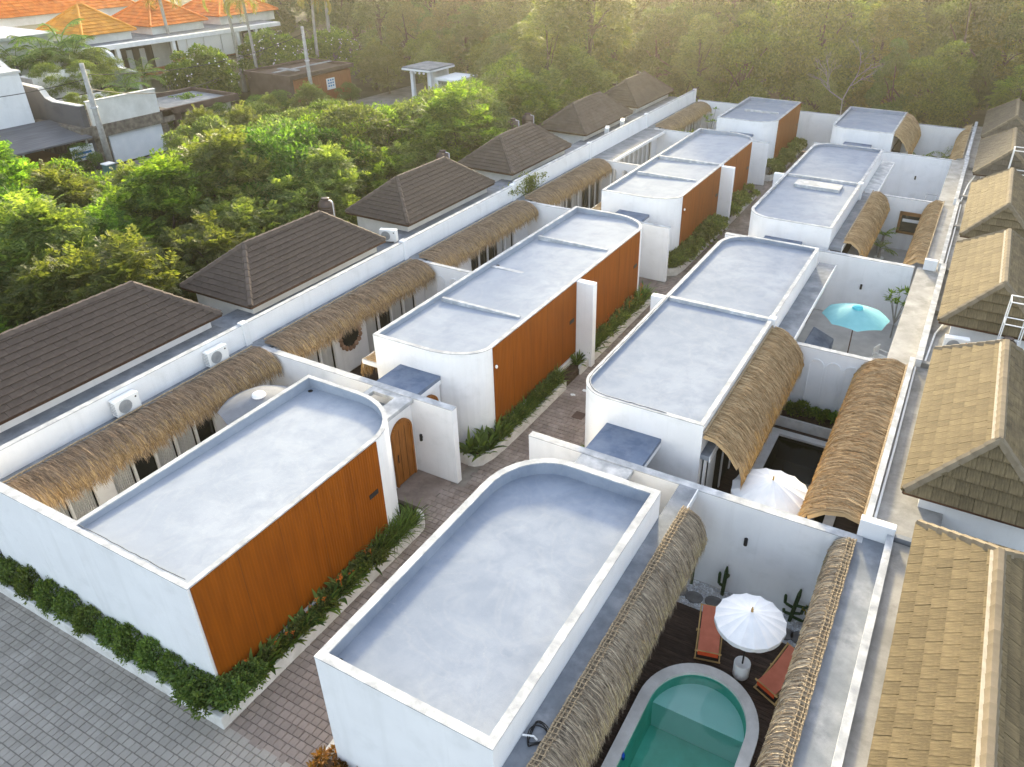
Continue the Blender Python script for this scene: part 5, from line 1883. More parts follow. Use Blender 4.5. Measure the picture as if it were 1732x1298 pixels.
planter('kerbed planter beside the second fin wall', [[(-11.74, 42.8), (-11.74, 49.6)]], [[(-12.27, 42.75), (-11.76, 42.75), (-11.76, 49.6), (-12.27, 49.6)]])
planter('farthest kerbed planter by the back wall', [[(-12.4, 53.2), (-11.9, 53.2), (-11.74, 53.8), (-11.74, 61.9)]], [[(-12.27, 53.3), (-11.76, 53.8), (-11.76, 62), (-12.27, 62)]])
planter('small corner planter with rust-coloured plants before the bottom centre block', [[(-9.15, 6.9), (-9.15, 6.08), (-4.6, 6.08)]], [[(-9.1, 6.1), (-4.6, 6.1), (-4.6, 6.495), (-9.1, 6.495)]])
tag(MB().box(-10.62, -10.2, 20.85, 21.3, -0.02, 0.012).build('manhole_cover', M['brownwall']), 'square dark manhole cover in the alley paving', 'manhole cover')
for (x, y, lb) in ((-12.08, 23.3, 'small leaf litter by the planter gap'), ):
    pass
for i, (x, y) in enumerate(((-11.0, 22.7), (-11.25, 22.2))):
    m = MB()
    m.blob((x, y, 0.02), 0.09, 0.06, 0.03, 8, 5, 0.4)
    tag(m.build('paper_scrap', M['canvas']), ('larger' if i == 0 else 'smaller') + ' white paper scrap on the alley paving', 'litter', 'paper scraps in the alley')
# small round wall lamps on the panels
for b_, y in ((bC, 18.45), (bE, 36.4)):
    m = MB()
    m.blob((LX1 + 0.09, y, 2.95), 0.05, 0.05, 0.07, 8, 6)
    m.build('panel_lamp', M['plasticw'], b_, smooth=True)


# ------------------------------------------------------------------ foliage helpers
def leaf_quads(P, D, Nn, Ln, W, fold=0.25):
    """arrays: base points, direction, normal, length, width -> quad mesh arrays (diamond leaf)"""
    D = D / np.maximum(1e-6, np.linalg.norm(D, axis=1, keepdims=True))
    S = np.cross(D, Nn)
    S /= np.maximum(1e-6, np.linalg.norm(S, axis=1, keepdims=True))
    U = np.cross(S, D)
    Ln = Ln[:, None]
    W = W[:, None]
    n = len(P)
    V = np.zeros((n, 4, 3))
    V[:, 0] = P
    V[:, 1] = P + D * Ln * 0.45 + S * W * 0.5 + U * W * fold
    V[:, 2] = P + D * Ln
    V[:, 3] = P + D * Ln * 0.45 - S * W * 0.5 + U * W * fold
    return V.reshape(-1, 3)


def unit(rs, n):
    v = rs.randn(n, 3)
    return v / np.linalg.norm(v, axis=1, keepdims=True)


def quad_obj(name, V, mat, parent=None):
    F = np.arange(len(V)).reshape(-1, 4)
    me = fast_mesh(name, V, F)
    return link_mesh(name, me, parent, mat=mat)


def clusters(rs, ncl, Rh, z0, z1, flat=1.0, lump=0.25):
    out = []
    lobes = [(rs.uniform(0, 6.28), rs.uniform(0.7, 1.15)) for _ in range(5)]
    zc, hz = (z0 + z1) / 2, (z1 - z0) / 2
    while len(out) < ncl:
        a = rs.uniform(0, 6.283)
        t = rs.uniform(-0.75, 1.0)
        rr = math.sqrt(max(0.02, 1 - t * t)) * (rs.uniform(0.25, 1.0) ** 0.45)
        k = 1.0
        for la, lk in lobes:
            k += (lk - 0.9) * 0.6 * max(0, math.cos(a - la)) ** 2
        x, y = Rh * rr * k * math.cos(a), Rh * rr * k * math.sin(a)
        z = zc + hz * t * (1 + lump * rs.uniform(-1, 0.6))
        out.append((x, y, z))
    return np.array(out)


def crown_broad(seed, Rh, z0, z1, ncl, per, ll, lw, crad, droop=0.3):
    rs = np.random.RandomState(seed)
    C = clusters(rs, ncl, Rh, z0, z1)
    cr = crad * rs.uniform(0.6, 1.3, ncl)
    idx = np.repeat(np.arange(ncl), per)
    n = len(idx)
    u = unit(rs, n)
    u[:, 2] = np.where(rs.rand(n) < 0.7, np.abs(u[:, 2]), u[:, 2])
    rad = cr[idx] * rs.uniform(0.35, 1.0, n) ** 0.5
    P = C[idx] + u * rad[:, None] * np.array([1, 1, 0.75])
    out = u + rs.randn(n, 3) * 0.55
    out[:, 2] -= droop
    up_ = u * 0.6 + np.array([0, 0, 0.9]) + rs.randn(n, 3) * 0.4
    V = leaf_quads(P, out, up_, ll * rs.uniform(0.6, 1.25, n), lw * rs.uniform(0.7, 1.25, n))
    return C, V


def crown_feather(seed, Rh, z0, z1, ncl, sprays, nl, slen, ll, lw, crad, droop=0.35):
    rs = np.random.RandomState(seed)
    C = clusters(rs, ncl, Rh, z0, z1)
    cr = crad * rs.uniform(0.6, 1.3, ncl)
    idx = np.repeat(np.arange(ncl), sprays)
    n = len(idx)
    u = unit(rs, n)
    u[:, 2] = np.where(rs.rand(n) < 0.75, np.abs(u[:, 2]), u[:, 2])
    B = C[idx] + u * (cr[idx] * rs.uniform(0.2, 0.9, n))[:, None] * np.array([1, 1, 0.75])
    A = u * 0.8 + rs.randn(n, 3) * 0.4
    A[:, 2] += 0.25
    A /= np.linalg.norm(A, axis=1, keepdims=True)
    S = np.cross(A, np.array([0, 0, 1.0]) + rs.randn(n, 3) * 0.25)
    S /= np.maximum(1e-6, np.linalg.norm(S, axis=1, keepdims=True))
    sl = slen * rs.uniform(0.6, 1.2, n)
    vs_ = []
    for k in range(nl):
        t = (k + 0.6) / nl
        p = B + A * (sl * t)[:, None]
        p[:, 2] -= droop * sl * t * t
        for sg in (-1, 1):
            d = S * sg + A * 0.55 + rs.randn(n, 3) * 0.12
            d[:, 2] -= 0.25
            f = math.sin(math.pi * min(1, 0.25 + 0.75 * t)) * 0.6 + 0.5
            vs_.append(leaf_quads(p, d, np.cross(S, A) * -1.0 + rs.randn(n, 3) * 0.15, ll * f * rs.uniform(0.8, 1.2, n), lw * rs.uniform(0.8, 1.2, n)))
    # interleave is unnecessary: islands stay per leaflet
    return C, np.concatenate(vs_)


def trunk_mesh(seed, h, r0, C, limbs=9, zl=0.45):
    rs = np.random.RandomState(seed + 5)
    m = MB()
    bend = rs.uniform(-0.35, 0.35, 2)
    pts = [(bend[0] * (t ** 2), bend[1] * (t ** 2), h * t) for t in np.linspace(0, 1, 7)]
    m.tube(pts, [r0 * (1.25 if i == 0 else 1 - 0.1 * i) for i in range(7)], 8)
    for i in rs.choice(len(C), min(limbs, len(C)), replace=False):
        t = rs.uniform(zl, 0.98)
        p = Vector((bend[0] * t * t, bend[1] * t * t, h * t))
        q = Vector(C[i])
        mid = p.lerp(q, 0.5) + Vector((0, 0, 0.12 * (q - p).length))
        m.tube([p, p.lerp(mid, 0.6), mid, mid.lerp(q, 0.55), q], [r0 * 0.5, r0 * 0.4, r0 * 0.3, r0 * 0.2, r0 * 0.08], 5)
    return m


# ------------------------------------------------------------------ shrubs and border plants
def make_ball_shrub(seed, r):
    rs = np.random.RandomState(seed)
    n = 2600
    u = unit(rs, n)
    lump = 1 + 0.16 * np.sin(u[:, 0] * 4 + seed) * np.cos(u[:, 1] * 5) + 0.08 * rs.randn(n)
    P = u * (r * lump * rs.uniform(0.72, 1.0, n))[:, None]
    P[:, 2] = P[:, 2] * 0.95 + r * 0.85
    V = leaf_quads(P, u + rs.randn(n, 3) * 0.7, u + rs.randn(n, 3) * 0.4, rs.uniform(0.05, 0.10, n), rs.uniform(0.025, 0.05, n))
    root = thing('hedge_shrub', 'shrub', 'shrub', (0, 0, 0))
    quad_obj('foliage', V, M['leaf_shrub'], root)
    m = MB()
    for k in range(5):
        a = k * 1.26
        m.tube([(0, 0, 0), (0.3 * r * math.cos(a), 0.3 * r * math.sin(a), r * 0.6), (0.6 * r * math.cos(a), 0.6 * r * math.sin(a), r * 1.2)], [0.02, 0.014, 0.006], 5)
    m.build('stems', M['bark'], root, local=True)
    return root


def make_strap(seed, nl, length, width, spread, flowers, mat, name, arch=0.6):
    """clump of arching strap leaves"""
    rs = random.Random(seed)
    V, F = [], []
    for i in range(nl):
        a = rs.uniform(0, 6.283)
        L_ = length * rs.uniform(0.65, 1.2)
        el = rs.uniform(0.5, 1.35)
        w = width * rs.uniform(0.7, 1.25)
        bx, by = rs.uniform(-spread, spread), rs.uniform(-spread, spread)
        d = (math.cos(a), math.sin(a))
        s = (-d[1], d[0])
        b = len(V)
        k = 5
        x = 0.0
        z = 0.0
        for j in range(k + 1):
            t = j / k
            ww = w * math.sin(math.pi * min(1, 0.12 + 0.86 * t)) ** 0.8 * 0.5 if j < k else 0.002
            V.append((bx + d[0] * x + s[0] * ww, by + d[1] * x + s[1] * ww, z))
            V.append((bx + d[0] * x - s[0] * ww, by + d[1] * x - s[1] * ww, z))
            e = el - arch * 1.5 * t * t
            x += L_ / k * math.cos(e)
            z += L_ / k * math.sin(e)
        F += [(b + 2 * j, b + 2 * j + 1, b + 2 * j + 3, b + 2 * j + 2) for j in range(k)]
    root = thing(name, 'plant', 'plant', (0, 0, 0))
    me = fast_mesh('leaves', V, F)
    link_mesh('leaves', me, root, mat=mat)
    for i in range(flowers):
        m = MB()
        a = rs.uniform(0, 6.28)
        r_ = rs.uniform(0, spread * 1.5)
        h = length * rs.uniform(0.75, 1.05)
        x, y = r_ * math.cos(a), r_ * math.sin(a)
        m.tube([(x, y, 0), (x, y, h)], 0.006, 4)
        for q in range(5):
            aa = q * 1.26
            zz = h - 0.03 * q
            m.poly([(x, y, zz), (x + 0.05 * math.cos(aa) - 0.01, y + 0.05 * math.sin(aa), zz + 0.03), (x + 0.075 * math.cos(aa), y + 0.075 * math.sin(aa), zz + 0.055), (x + 0.05 * math.cos(aa) + 0.01, y + 0.05 * math.sin(aa) + 0.012, zz + 0.02)])
        m.build('flower', M['flower'], root, local=True)
    return root


def make_bush(seed, r, h, n, ll, lw, mat, name):
    rs = np.random.RandomState(seed)
    C = clusters(rs, 14, r, 0.1, h)
    idx = rs.randint(0, 14, n)
    u = unit(rs, n)
    u[:, 2] = np.abs(u[:, 2]) * 0.8 + 0.1 * rs.randn(n)
    P = C[idx] + u * (r * 0.42 * rs.uniform(0.3, 1, n))[:, None]
    P[:, 2] = np.maximum(P[:, 2], 0.03)
    V = leaf_quads(P, u + rs.randn(n, 3) * 0.5, np.array([0, 0, 1.0]) + rs.randn(n, 3) * 0.5, ll * rs.uniform(0.6, 1.2, n), lw * rs.uniform(0.7, 1.2, n))
    root = thing(name, 'bush', 'bush', (0, 0, 0))
    quad_obj('foliage', V, mat, root)
    m = MB()
    for i in range(0, 14, 2):
        m.tube([(0, 0, 0), tuple(C[i] * 0.5), tuple(C[i])], [0.02, 0.014, 0.005], 4)
    m.build('stems', M['bark'], root, local=True)
    return root


protos = []


def scatter(proto, items, group):
    """items: (x,y,z,scale,rz,label) ; the prototype itself takes the first place"""
    for i, (x, y, z, s, rz, lb) in enumerate(items):
        if i == 0 and proto.name not in protos:
            protos.append(proto.name)
            proto.location = (x, y, z)
            proto.rotation_euler = (0, 0, rz)
            proto.scale = s if hasattr(s, '__len__') else (s, s, s)
            proto['label'] = lb
            proto['group'] = group
        else:
            copy_tree(proto, (x, y, z), rz, s, lb, group)


shr = [make_ball_shrub(3 + k, 0.36) for k in range(3)]
xs = [-21.7, -20.85, -20.0, -19.15, -18.3, -17.5, -16.7, -15.9, -15.15, -14.4, -13.65]
for k in range(3):
    scatter(shr[k], [(x, 6.36 + rnd.uniform(-0.04, 0.04), 0.12, (rnd.uniform(1.0, 1.15), rnd.uniform(0.9, 1.05), rnd.uniform(1.2, 1.5)), rnd.uniform(0, 6), 'clipped round green hedge shrub in the strip below the tall white front wall') for i, x in enumerate(xs) if i % 3 == k], 'hedge shrubs below the front wall')
bushy = [make_bush(21, 0.42, 0.62, 1500, 0.11, 0.05, M['leaf_shrub'], 'corner_bush'), make_bush(22, 0.45, 0.7, 1300, 0.14, 0.06, M['leaf_bright'], 'border_bush')]
scatter(bushy[0], [(x, y, 0.2, s, rnd.uniform(0, 6), lb) for x, y, s, lb in (
    (-12.85, 6.26, 1.0, 'leafy bush at the end of the hedge, left of the panel corner'), (-12.25, 6.24, 1.05, 'leafy bush spilling over the kerb below the panel corner'), (-11.98, 6.5, 1.0, 'bush at the outer corner of the L-shaped planter'), (-11.96, 7.05, 0.9, 'bush hanging over the kerb just behind the planter corner'))], 'bushes at the planter corner')

helic = [make_strap(31, 34, 0.78, 0.10, 0.12, 2, M['leaf_strap'], 'flowering_plant'), make_strap(32, 28, 0.72, 0.115, 0.10, 0, M['leaf_strap'], 'leafy_plant')]
grass = [make_strap(33, 90, 0.85, 0.028, 0.14, 0, M['leaf_strap'], 'grass_clump', 0.8), make_strap(34, 80, 0.9, 0.03, 0.12, 0, M['leaf_strap'], 'grass_clump', 0.7)]
fill = make_bush(26, 0.24, 0.36, 620, 0.10, 0.045, M['leaf_bright'], 'border_shrublet')
scatter(fill, [(-11.98 + rnd.uniform(-0.1, 0.06), 7.3 + i * 0.47, 0.22, rnd.uniform(0.8, 1.25), rnd.uniform(0, 6), 'low leafy filler shrub between the strap-leaved plants of the L-shaped planter') for i in range(10)] + [(-11.98 + rnd.uniform(-0.1, 0.06), 18.2 + i * 0.5, 0.24, rnd.uniform(0.8, 1.3), rnd.uniform(0, 6), 'low leafy filler shrub among the grass before the long twin block') for i in range(9)] + [(-11.98 + rnd.uniform(-0.1, 0.06), 24.9 + i * 0.55, 0.24, rnd.uniform(0.9, 1.5), rnd.uniform(0, 6), 'low leafy filler shrub before the farther panel of the long twin block') for i in range(12)], 'low filler shrubs in the alley planters')
GA = 'plants along the foot of the orange panels'
itA, itB = [], []
y = 7.3
k = 0
while y < 11.6:
    it = (-12.06 + rnd.uniform(-0.08, 0.06), y, 0.22, rnd.uniform(0.7, 1.0), rnd.uniform(0, 6))
    if k % 3 == 1:
        itB.append(it + ('plain broad-leaved plant at the foot of the front left orange panel',))
    else:
        itA.append(it + ('strap-leaved plant with orange flowers at the foot of the front left orange panel',))
    y += rnd.uniform(0.28, 0.42)
    k += 1
itA.append((-12.02, 10.15, 0.22, 1.0, 0.3, 'strap-leaved plant with orange flowers at the foot of the front left orange panel'))
scatter(helic[0], itA, GA)
scatter(helic[1], itB + [(-12.4, 16.98, 0.24, 1.15, 1.0, 'star-shaped leafy plant in the nose of the curved planter'), (-12.05, 17.25, 0.24, 1.15, 2.0, 'taller leafy plant beside the nose of the curved planter'), (-12.0, 17.95, 0.24, 1.2, 0.4, 'leafy plant at the lower corner of the long twin block panel'), (-12.0, 24.0, 0.24, 0.8, 3, 'lone leafy plant at the foot of the first fin wall'), (-8.95, 19.2, 0.0, 0.9, 1, 'small leafy plant at the rounded corner of the broad right block')], 'broad-leaved border plants')
scatter(grass[0], [(-12.05 + rnd.uniform(-0.06, 0.05), 11.7 + i * 0.2, 0.22, rnd.uniform(0.8, 1.1), rnd.uniform(0, 6), 'long-bladed grass clump at the far end of the L-shaped planter') for i in range(9)], 'grass clumps in the L-shaped planter')
scatter(grass[1], [(-12.06 + rnd.uniform(-0.06, 0.05), 18.3 + i * 0.21, 0.24, rnd.uniform(0.6, 0.9), rnd.uniform(0, 6), 'long-bladed grass clump before the nearer panel of the long twin block') for i in range(21)], 'grass clumps before the long twin block')
gm = make_strap(35, 56, 0.75, 0.06, 0.16, 1, M['leaf_strap'], 'border_plant', 0.7)
scatter(gm, [(-12.0 + rnd.uniform(-0.08, 0.06), 25.0 + i * 0.4, 0.24, rnd.uniform(0.8, 1.25), rnd.uniform(0, 6), 'leafy border plant before the farther panel of the long twin block') for i in range(16)], 'border plants before the long twin block')
scatter(bushy[1], [(-11.98 + rnd.uniform(-0.08, 0.06), 35.2 + i * 0.5, 0.22, rnd.uniform(0.9, 1.5), rnd.uniform(0, 6), 'green bush in the planter beside the free-standing alley wall') for i in range(14)], 'bushes beside the free-standing alley wall')
bf = make_bush(23, 0.7, 1.1, 2200, 0.17, 0.08, M['leaf_bright'], 'border_bush')
scatter(bf, [(-11.95, 43.4, 0.2, 0.9, 1, 'pale variegated bush beside the second fin wall'), (-11.9, 44.7, 0.2, 1.0, 2, 'larger pale bush overhanging the alley past the second fin wall'), (-11.95, 46.2, 0.2, 0.8, 3, 'third pale bush past the second fin wall'), (-11.95, 47.8, 0.2, 0.8, 3.5, 'fourth pale bush past the second fin wall')] + [(-11.98, 53.9 + i * 1.05, 0.2, rnd.uniform(0.7, 0.95), rnd.uniform(0, 6), 'bush in the farthest planter by the back wall') for i in range(8)], 'pale bushes far along the alley')
rb_ = make_bush(24, 0.34, 0.5, 900, 0.10, 0.045, M['leaf_rust'], 'rust_bush')
scatter(rb_, [(-8.75, 6.27, 0.22, 1.0, 0, 'rust-coloured bush at the bottom edge below the centre block'), (-8.1, 6.27, 0.22, 0.8, 2, 'second rust-coloured bush at the bottom edge, further right')], 'rust-coloured bushes at the bottom edge')
# planter under the arches, yard palms and pots
pm = make_bush(25, 0.28, 0.45, 700, 0.13, 0.06, M['leaf_mid'], 'planter_bush')
scatter(pm, [(-3.55 + i * 0.42, 24.5, 0.24, rnd.uniform(0.85, 1.15), rnd.uniform(0, 6), 'low green plant in the planter below the three tall arches') for i in range(6)], 'plants below the three tall arches')


def make_palm(seed, nf, fl, th, tr, mat, name, leaflet=0.5, nleaf=26, lw=0.05, droop=0.9, barkm='palebark', el=(0.0, 1.25)):
    rs = np.random.RandomState(seed)
    root = thing(name, 'palm', 'palm', (0, 0, 0))
    m = MB()
    bx = rs.uniform(-0.04, 0.04, 2) * th
    pts = [(bx[0] * t * t, bx[1] * t * t, th * t) for t in np.linspace(0, 1, 10)]
    m.tube(pts, [tr * (1.35 - 0.55 * min(1, t * 1.5)) for t in np.linspace(0, 1, 10)], 8)
    m.build('trunk', M[barkm], root, local=True)
    base = np.array(pts[-1])
    vs_ = []
    st_ = MB()
    for i in range(nf):
        a = 2 * math.pi * i / nf + rs.uniform(-0.3, 0.3)
        e0 = rs.uniform(*el)
        L_ = fl * rs.uniform(0.8, 1.15)
        k = nleaf
        p = base.copy()
        path = []
        for j in range(k):
            t = j / k
            e = e0 - droop * 1.6 * t ** 1.4
            d = np.array([math.cos(a) * math.cos(e), math.sin(a) * math.cos(e), math.sin(e)])
            p = p + d * L_ / k
            path.append((p.copy(), d))
        side = np.array([-math.sin(a), math.cos(a), 0])
        Ps, Ds = [], []
        for j, (q, d) in enumerate(path):
            if j < 3:
                continue
            for sg in (-1, 1):
                dd = side * sg + d * 0.6 + rs.randn(3) * 0.08
                dd[2] -= 0.35 + 0.3 * rs.rand()
                Ps.append(q)
                Ds.append(dd)
        n_ = len(Ps)
        tt = np.repeat(np.arange(3, k), 2) / k
        vs_.append(leaf_quads(np.array(Ps), np.array(Ds), np.tile(np.array([0, 0, 1.0]), (n_, 1)) + rs.randn(n_, 3) * 0.2, leaflet * (0.4 + 0.6 * np.sin(np.pi * (0.15 + 0.8 * tt))), np.full(n_, lw), 0.1))
        st_.tube([tuple(path[j][0]) for j in range(0, k, 4)], 0.012 * fl, 4)
    quad_obj('fronds', np.concatenate(vs_), mat, root)
    st_.build('frond_stems', mat, root, local=True)
    return root


cyc = make_palm(41, 12, 0.75, 0.55, 0.07, M['leaf_palm'], 'potted_palm', leaflet=0.2, nleaf=16, lw=0.03, droop=0.55)
scatter(cyc, [(-2.95, 41.2, 0.3, 1.2, 0, 'green palm in a white pot against the white wall'), (-3.1, 43.2, 0.3, 1.2, 1, 'palm half hidden behind the tan thatch end'), (-3.0, 58.5, 0.2, 1.9, 1, 'palm beside the thatch in the last right-hand yard'), (-1.7, 59.5, 0.2, 1.9, 2, 'second palm in the last right-hand yard, nearer the right thatch')], 'small palms in the right yards')
pt = MB().lathe([(0.16, 0), (0.2, 0.05), (0.25, 0.42), (0.26, 0.45), (0.22, 0.45)], (-2.95, 41.2, 0), 18)
tag(pt.build('plant_pot', M['plasticw'], smooth=True), 'white round pot holding the palm by the white wall', 'pot')
pt = MB().lathe([(0.16, 0), (0.2, 0.05), (0.25, 0.42), (0.26, 0.45), (0.22, 0.45)], (-3.1, 43.2, 0), 18)
tag(pt.build('plant_pot', M['plasticw'], smooth=True), 'white pot at the far end of the tan thatch', 'pot')


def frangi_small(label, loc, h, s):
    root = thing('frangipani', label, 'tree', loc)
    rs = np.random.RandomState(int(h * 100))
    m = MB()
    tips = []
    for i in range(7):
        a = i * 0.9
        q = Vector((0.35 * s * math.cos(a), 0.35 * s * math.sin(a), h * rs.uniform(0.65, 1.0)))
        m.tube([(0, 0, 0), (0, 0, h * 0.3), tuple(q * 0.6 + Vector((0, 0, h * 0.15))), tuple(q)], [0.035, 0.03, 0.022, 0.014], 6)
        tips.append(q)
    m.build('branches', M['palebark'], root, local=True)
    P = np.concatenate([np.array(t)[None] + rs.randn(16, 3) * 0.04 for t in tips])
    n = len(P)
    D = unit(rs, n)
    D[:, 2] = np.abs(D[:, 2]) * 0.6
    quad_obj('leaves', leaf_quads(P, D, np.tile([0, 0, 1.0], (n, 1)) + rs.randn(n, 3) * 0.2, rs.uniform(0.18, 0.3, n) * s, np.full(n, 0.075 * s), 0.1), M['leaf_mid'], root)
    return root


frangi_small('young frangipani tree in the corner of the teal parasol yard', (-1.15, 33.0, 0), 2.3, 1.2)
frangi_small('leggy frangipani sapling before the far back wall on the left', (-17.9, 57.5, 0), 3.4, 1.1)
scatter(bf, [(-18.6, 53.6, 0.2, 1.9, 0.5, 'broad pale bush filling the last left-hand yard')], 'bush in the last left yard')
cactus('small potted cactus behind the long twin block', -18.6, 24.2, 1.3, [(0.4, 0.15, 0, 0.4), (0.6, -0.14, 0, 0.3)], (0, 0), 0.07)['group'] = 'cactus in the arched left yard'

# creeper over the left parapet
rs_ = np.random.RandomState(77)
n = 1500
yy = rs_.uniform(33.2, 37.2, n)
P = np.stack([-20.9 + rs_.randn(n) * 0.22, yy, 3.35 + rs_.uniform(-0.5, 0.5, n) * (1 - np.abs(yy - 35.3) / 2.6).clip(0.15)], 1)
hang = rs_.rand(n) < 0.35
P[hang, 0] = -20.70 + rs_.randn(hang.sum()) * 0.05
P[hang, 1] = 35.4 + rs_.randn(hang.sum()) * 0.35
P[hang, 2] = rs_.uniform(2.85, 3.7, hang.sum())
V = leaf_quads(P, unit(rs_, n), np.array([0.6, -0.3, 0.7]) + rs_.randn(n, 3) * 0.4, rs_.uniform(0.07, 0.13, n), rs_.uniform(0.05, 0.08, n))
cr = thing('creeper', 'green creeper spilling over the white parapet on the left', 'creeper', (0, 0, 0))
quad_obj('leaves', V, M['leaf_bright'], cr)
m = MB()
for k in range(5):
    m.tube([(-21.1, 33.4 + k * 0.3, 3.05), (-20.9, 34.5 + k * 0.2, 3.5), (-20.85, 35.2 + k * 0.15, 3.78), (-20.7, 35.4 + k * 0.1, 3.0)], 0.012, 4)
m.build('vines', M['bark'], cr)


# ------------------------------------------------------------------ houses across the lane (upper left)
def simple_window(root, x, y0, y1, z0, z1, fm='frame'):
    w = MB().box(x, x + 0.06, y0, y1, z0, z1).build('window', M[fm], root)
    MB().box(x + 0.061, x + 0.07, y0 + 0.08, y1 - 0.08, z0 + 0.08, z1 - 0.08).build('pane', M['glass'], w)


# garage front with shutter, stone beam, roof terrace
gh = thing('garage_house', 'low garage with white shutter under a stone beam and white terrace wall', 'building', (-58, 37, 0))
MB().box(-60.0, -54.75, 32.2, 38.9, 0, 2.1).build('garage_body', M['stonewall'], gh)
MB().box(-54.74, -54.60, 33.9, 38.2, 0.05, 2.1).build('shutter', M['shutter'], gh)
MB().box(-60.0, -54.35, 31.9, 39.3, 2.1, 2.9).build('stone_beam', M['stonewall'], gh)
MB().box(-54.75, -54.5, 33.0, 38.3, 2.9, 4.5).build('terrace_wall', M['creamwall'], gh)
MB().box(-60.0, -59.8, 33.0, 38.3, 2.9, 3.9).build('terrace_wall', M['creamwall'], gh)
MB().box(-54.8, -54.45, 32.95, 38.35, 4.5, 4.56).build('terrace_coping', M['kerb'], gh)
MB().box(-60, -54.4, 38.35, 45.6, 2.62, 2.72).build('side_roof', M['cement'], gh)
for a in ((-54.6, -54.35, 38.35, 45.6), (-60, -59.7, 38.35, 45.6), (-59.7, -54.6, 45.4, 45.6)):
    MB().box(a[0], a[1], a[2], a[3], 2.5, 3.0).build('roof_kerb', M['brownwall'], gh)
MB().box(-59.5, -55.0, 41.2, 45.2, 0, 2.5).build('stone_wall', M['marble'], gh)
MB().box(-54.9, -54.6, 39.5, 40.1, 0, 2.5).build('pillar', M['brownwall'], gh)
# dark stepped wall beside the garage
sw = thing('stepped_wall', 'dark grey garden wall with curved stepped top beside the garage', 'wall', (-60, 32.6, 0))
prof = [(-54.6, 0), (-54.6, 4.3), (-57.6, 4.3), (-58.3, 4.5), (-58.8, 5.1), (-61.2, 5.2), (-61.8, 5.9), (-63.6, 6.9), (-66, 7.0), (-66, 0)]
m = MB()
k = len(prof)
m.v = [(x, 32.45, z) for x, z in prof] + [(x, 32.8, z) for x, z in prof]
for i in range(k):
    j = (i + 1) % k
    m.f.append((i, k + i, k + j, j))
m.f.append(tuple(range(k)))
m.f.append(tuple(k + k - 1 - i for i in range(k)))
m.build('wall', M['greywall'], sw)
c = MB()
for p, q in zip(prof[1:-2], prof[2:-1]):
    c.bar((p[0], 32.62, p[1] + 0.03), (q[0], 32.62, q[1] + 0.03), 0.4, 0.06)
c.build('coping', M['kerb'], sw)
# pale house and dark carport roof at the left edge
ph = thing('pale_house', 'pale blue-white house wall at the left edge behind the dark sheet roof', 'building', (-62, 28, 0))
MB().box(-66, -58.2, 20.0, 31.2, 0, 6.4).build('wall', M['white'], ph)
MB().box(-66.2, -58.1, 19.9, 31.3, 6.4, 6.55).build('roof_edge', M['kerb'], ph)
cp = thing('carport', 'dark sheet carport roof at the left edge', 'carport', (-55.5, 26, 0))
m = MB()
m.v = [(-58.2, 18, 3.1), (-53.7, 18, 2.45), (-53.7, 32.2, 2.45), (-58.2, 32.2, 3.1), (-58.2, 18, 3.0), (-53.7, 18, 2.35), (-53.7, 32.2, 2.35), (-58.2, 32.2, 3.0)]
m.f = [(0, 1, 2, 3), (7, 6, 5, 4), (0, 4, 5, 1), (1, 5, 6, 2), (2, 6, 7, 3), (3, 7, 4, 0)]
m.build('sheet_roof', M['darkroof'], cp)
for y in (18.5, 23, 27.5, 31.8):
    MB().bar((-53.9, y, 0), (-53.9, y, 2.4), 0.1, 0.1).build('post', M['metal'], cp)
MB().box(-58.1, -54.2, 18.1, 31, 0, 1.2).build('base_wall', M['rustwall'], cp)
sg = thing('shop_sign', 'small white and blue sign hanging below the dark carport roof', 'sign', (-53.5, 31.2, 1.2))
MB().box(-53.52, -53.46, 30.3, 31.9, 1.15, 2.1).build('board', M['signwhite'], sg)
MB().box(-53.455, -53.45, 30.5, 31.7, 1.55, 1.70).build('print', M['signblue'], sg)
MB().box(-53.455, -53.45, 30.5, 31.4, 1.30, 1.40).build('print', M['signblue'], sg)
MB().box(-53.455, -53.45, 31.45, 31.75, 1.15, 1.45).build('print', M['signblue'], sg)
bn = thing('wheelie_bin', 'green bin standing at the roadside left of the white shutter', 'bin', (-51.7, 31.5, 0))
MB().prism([(-52.0, 31.2), (-51.4, 31.2), (-51.4, 31.8), (-52.0, 31.8)], 0.05, 1.0).build('body', M['bin'], bn, bevel=0.03)
MB().box(-52.04, -51.36, 31.16, 31.84, 1.0, 1.08).build('lid', M['signwhite'], bn, bevel=0.02)


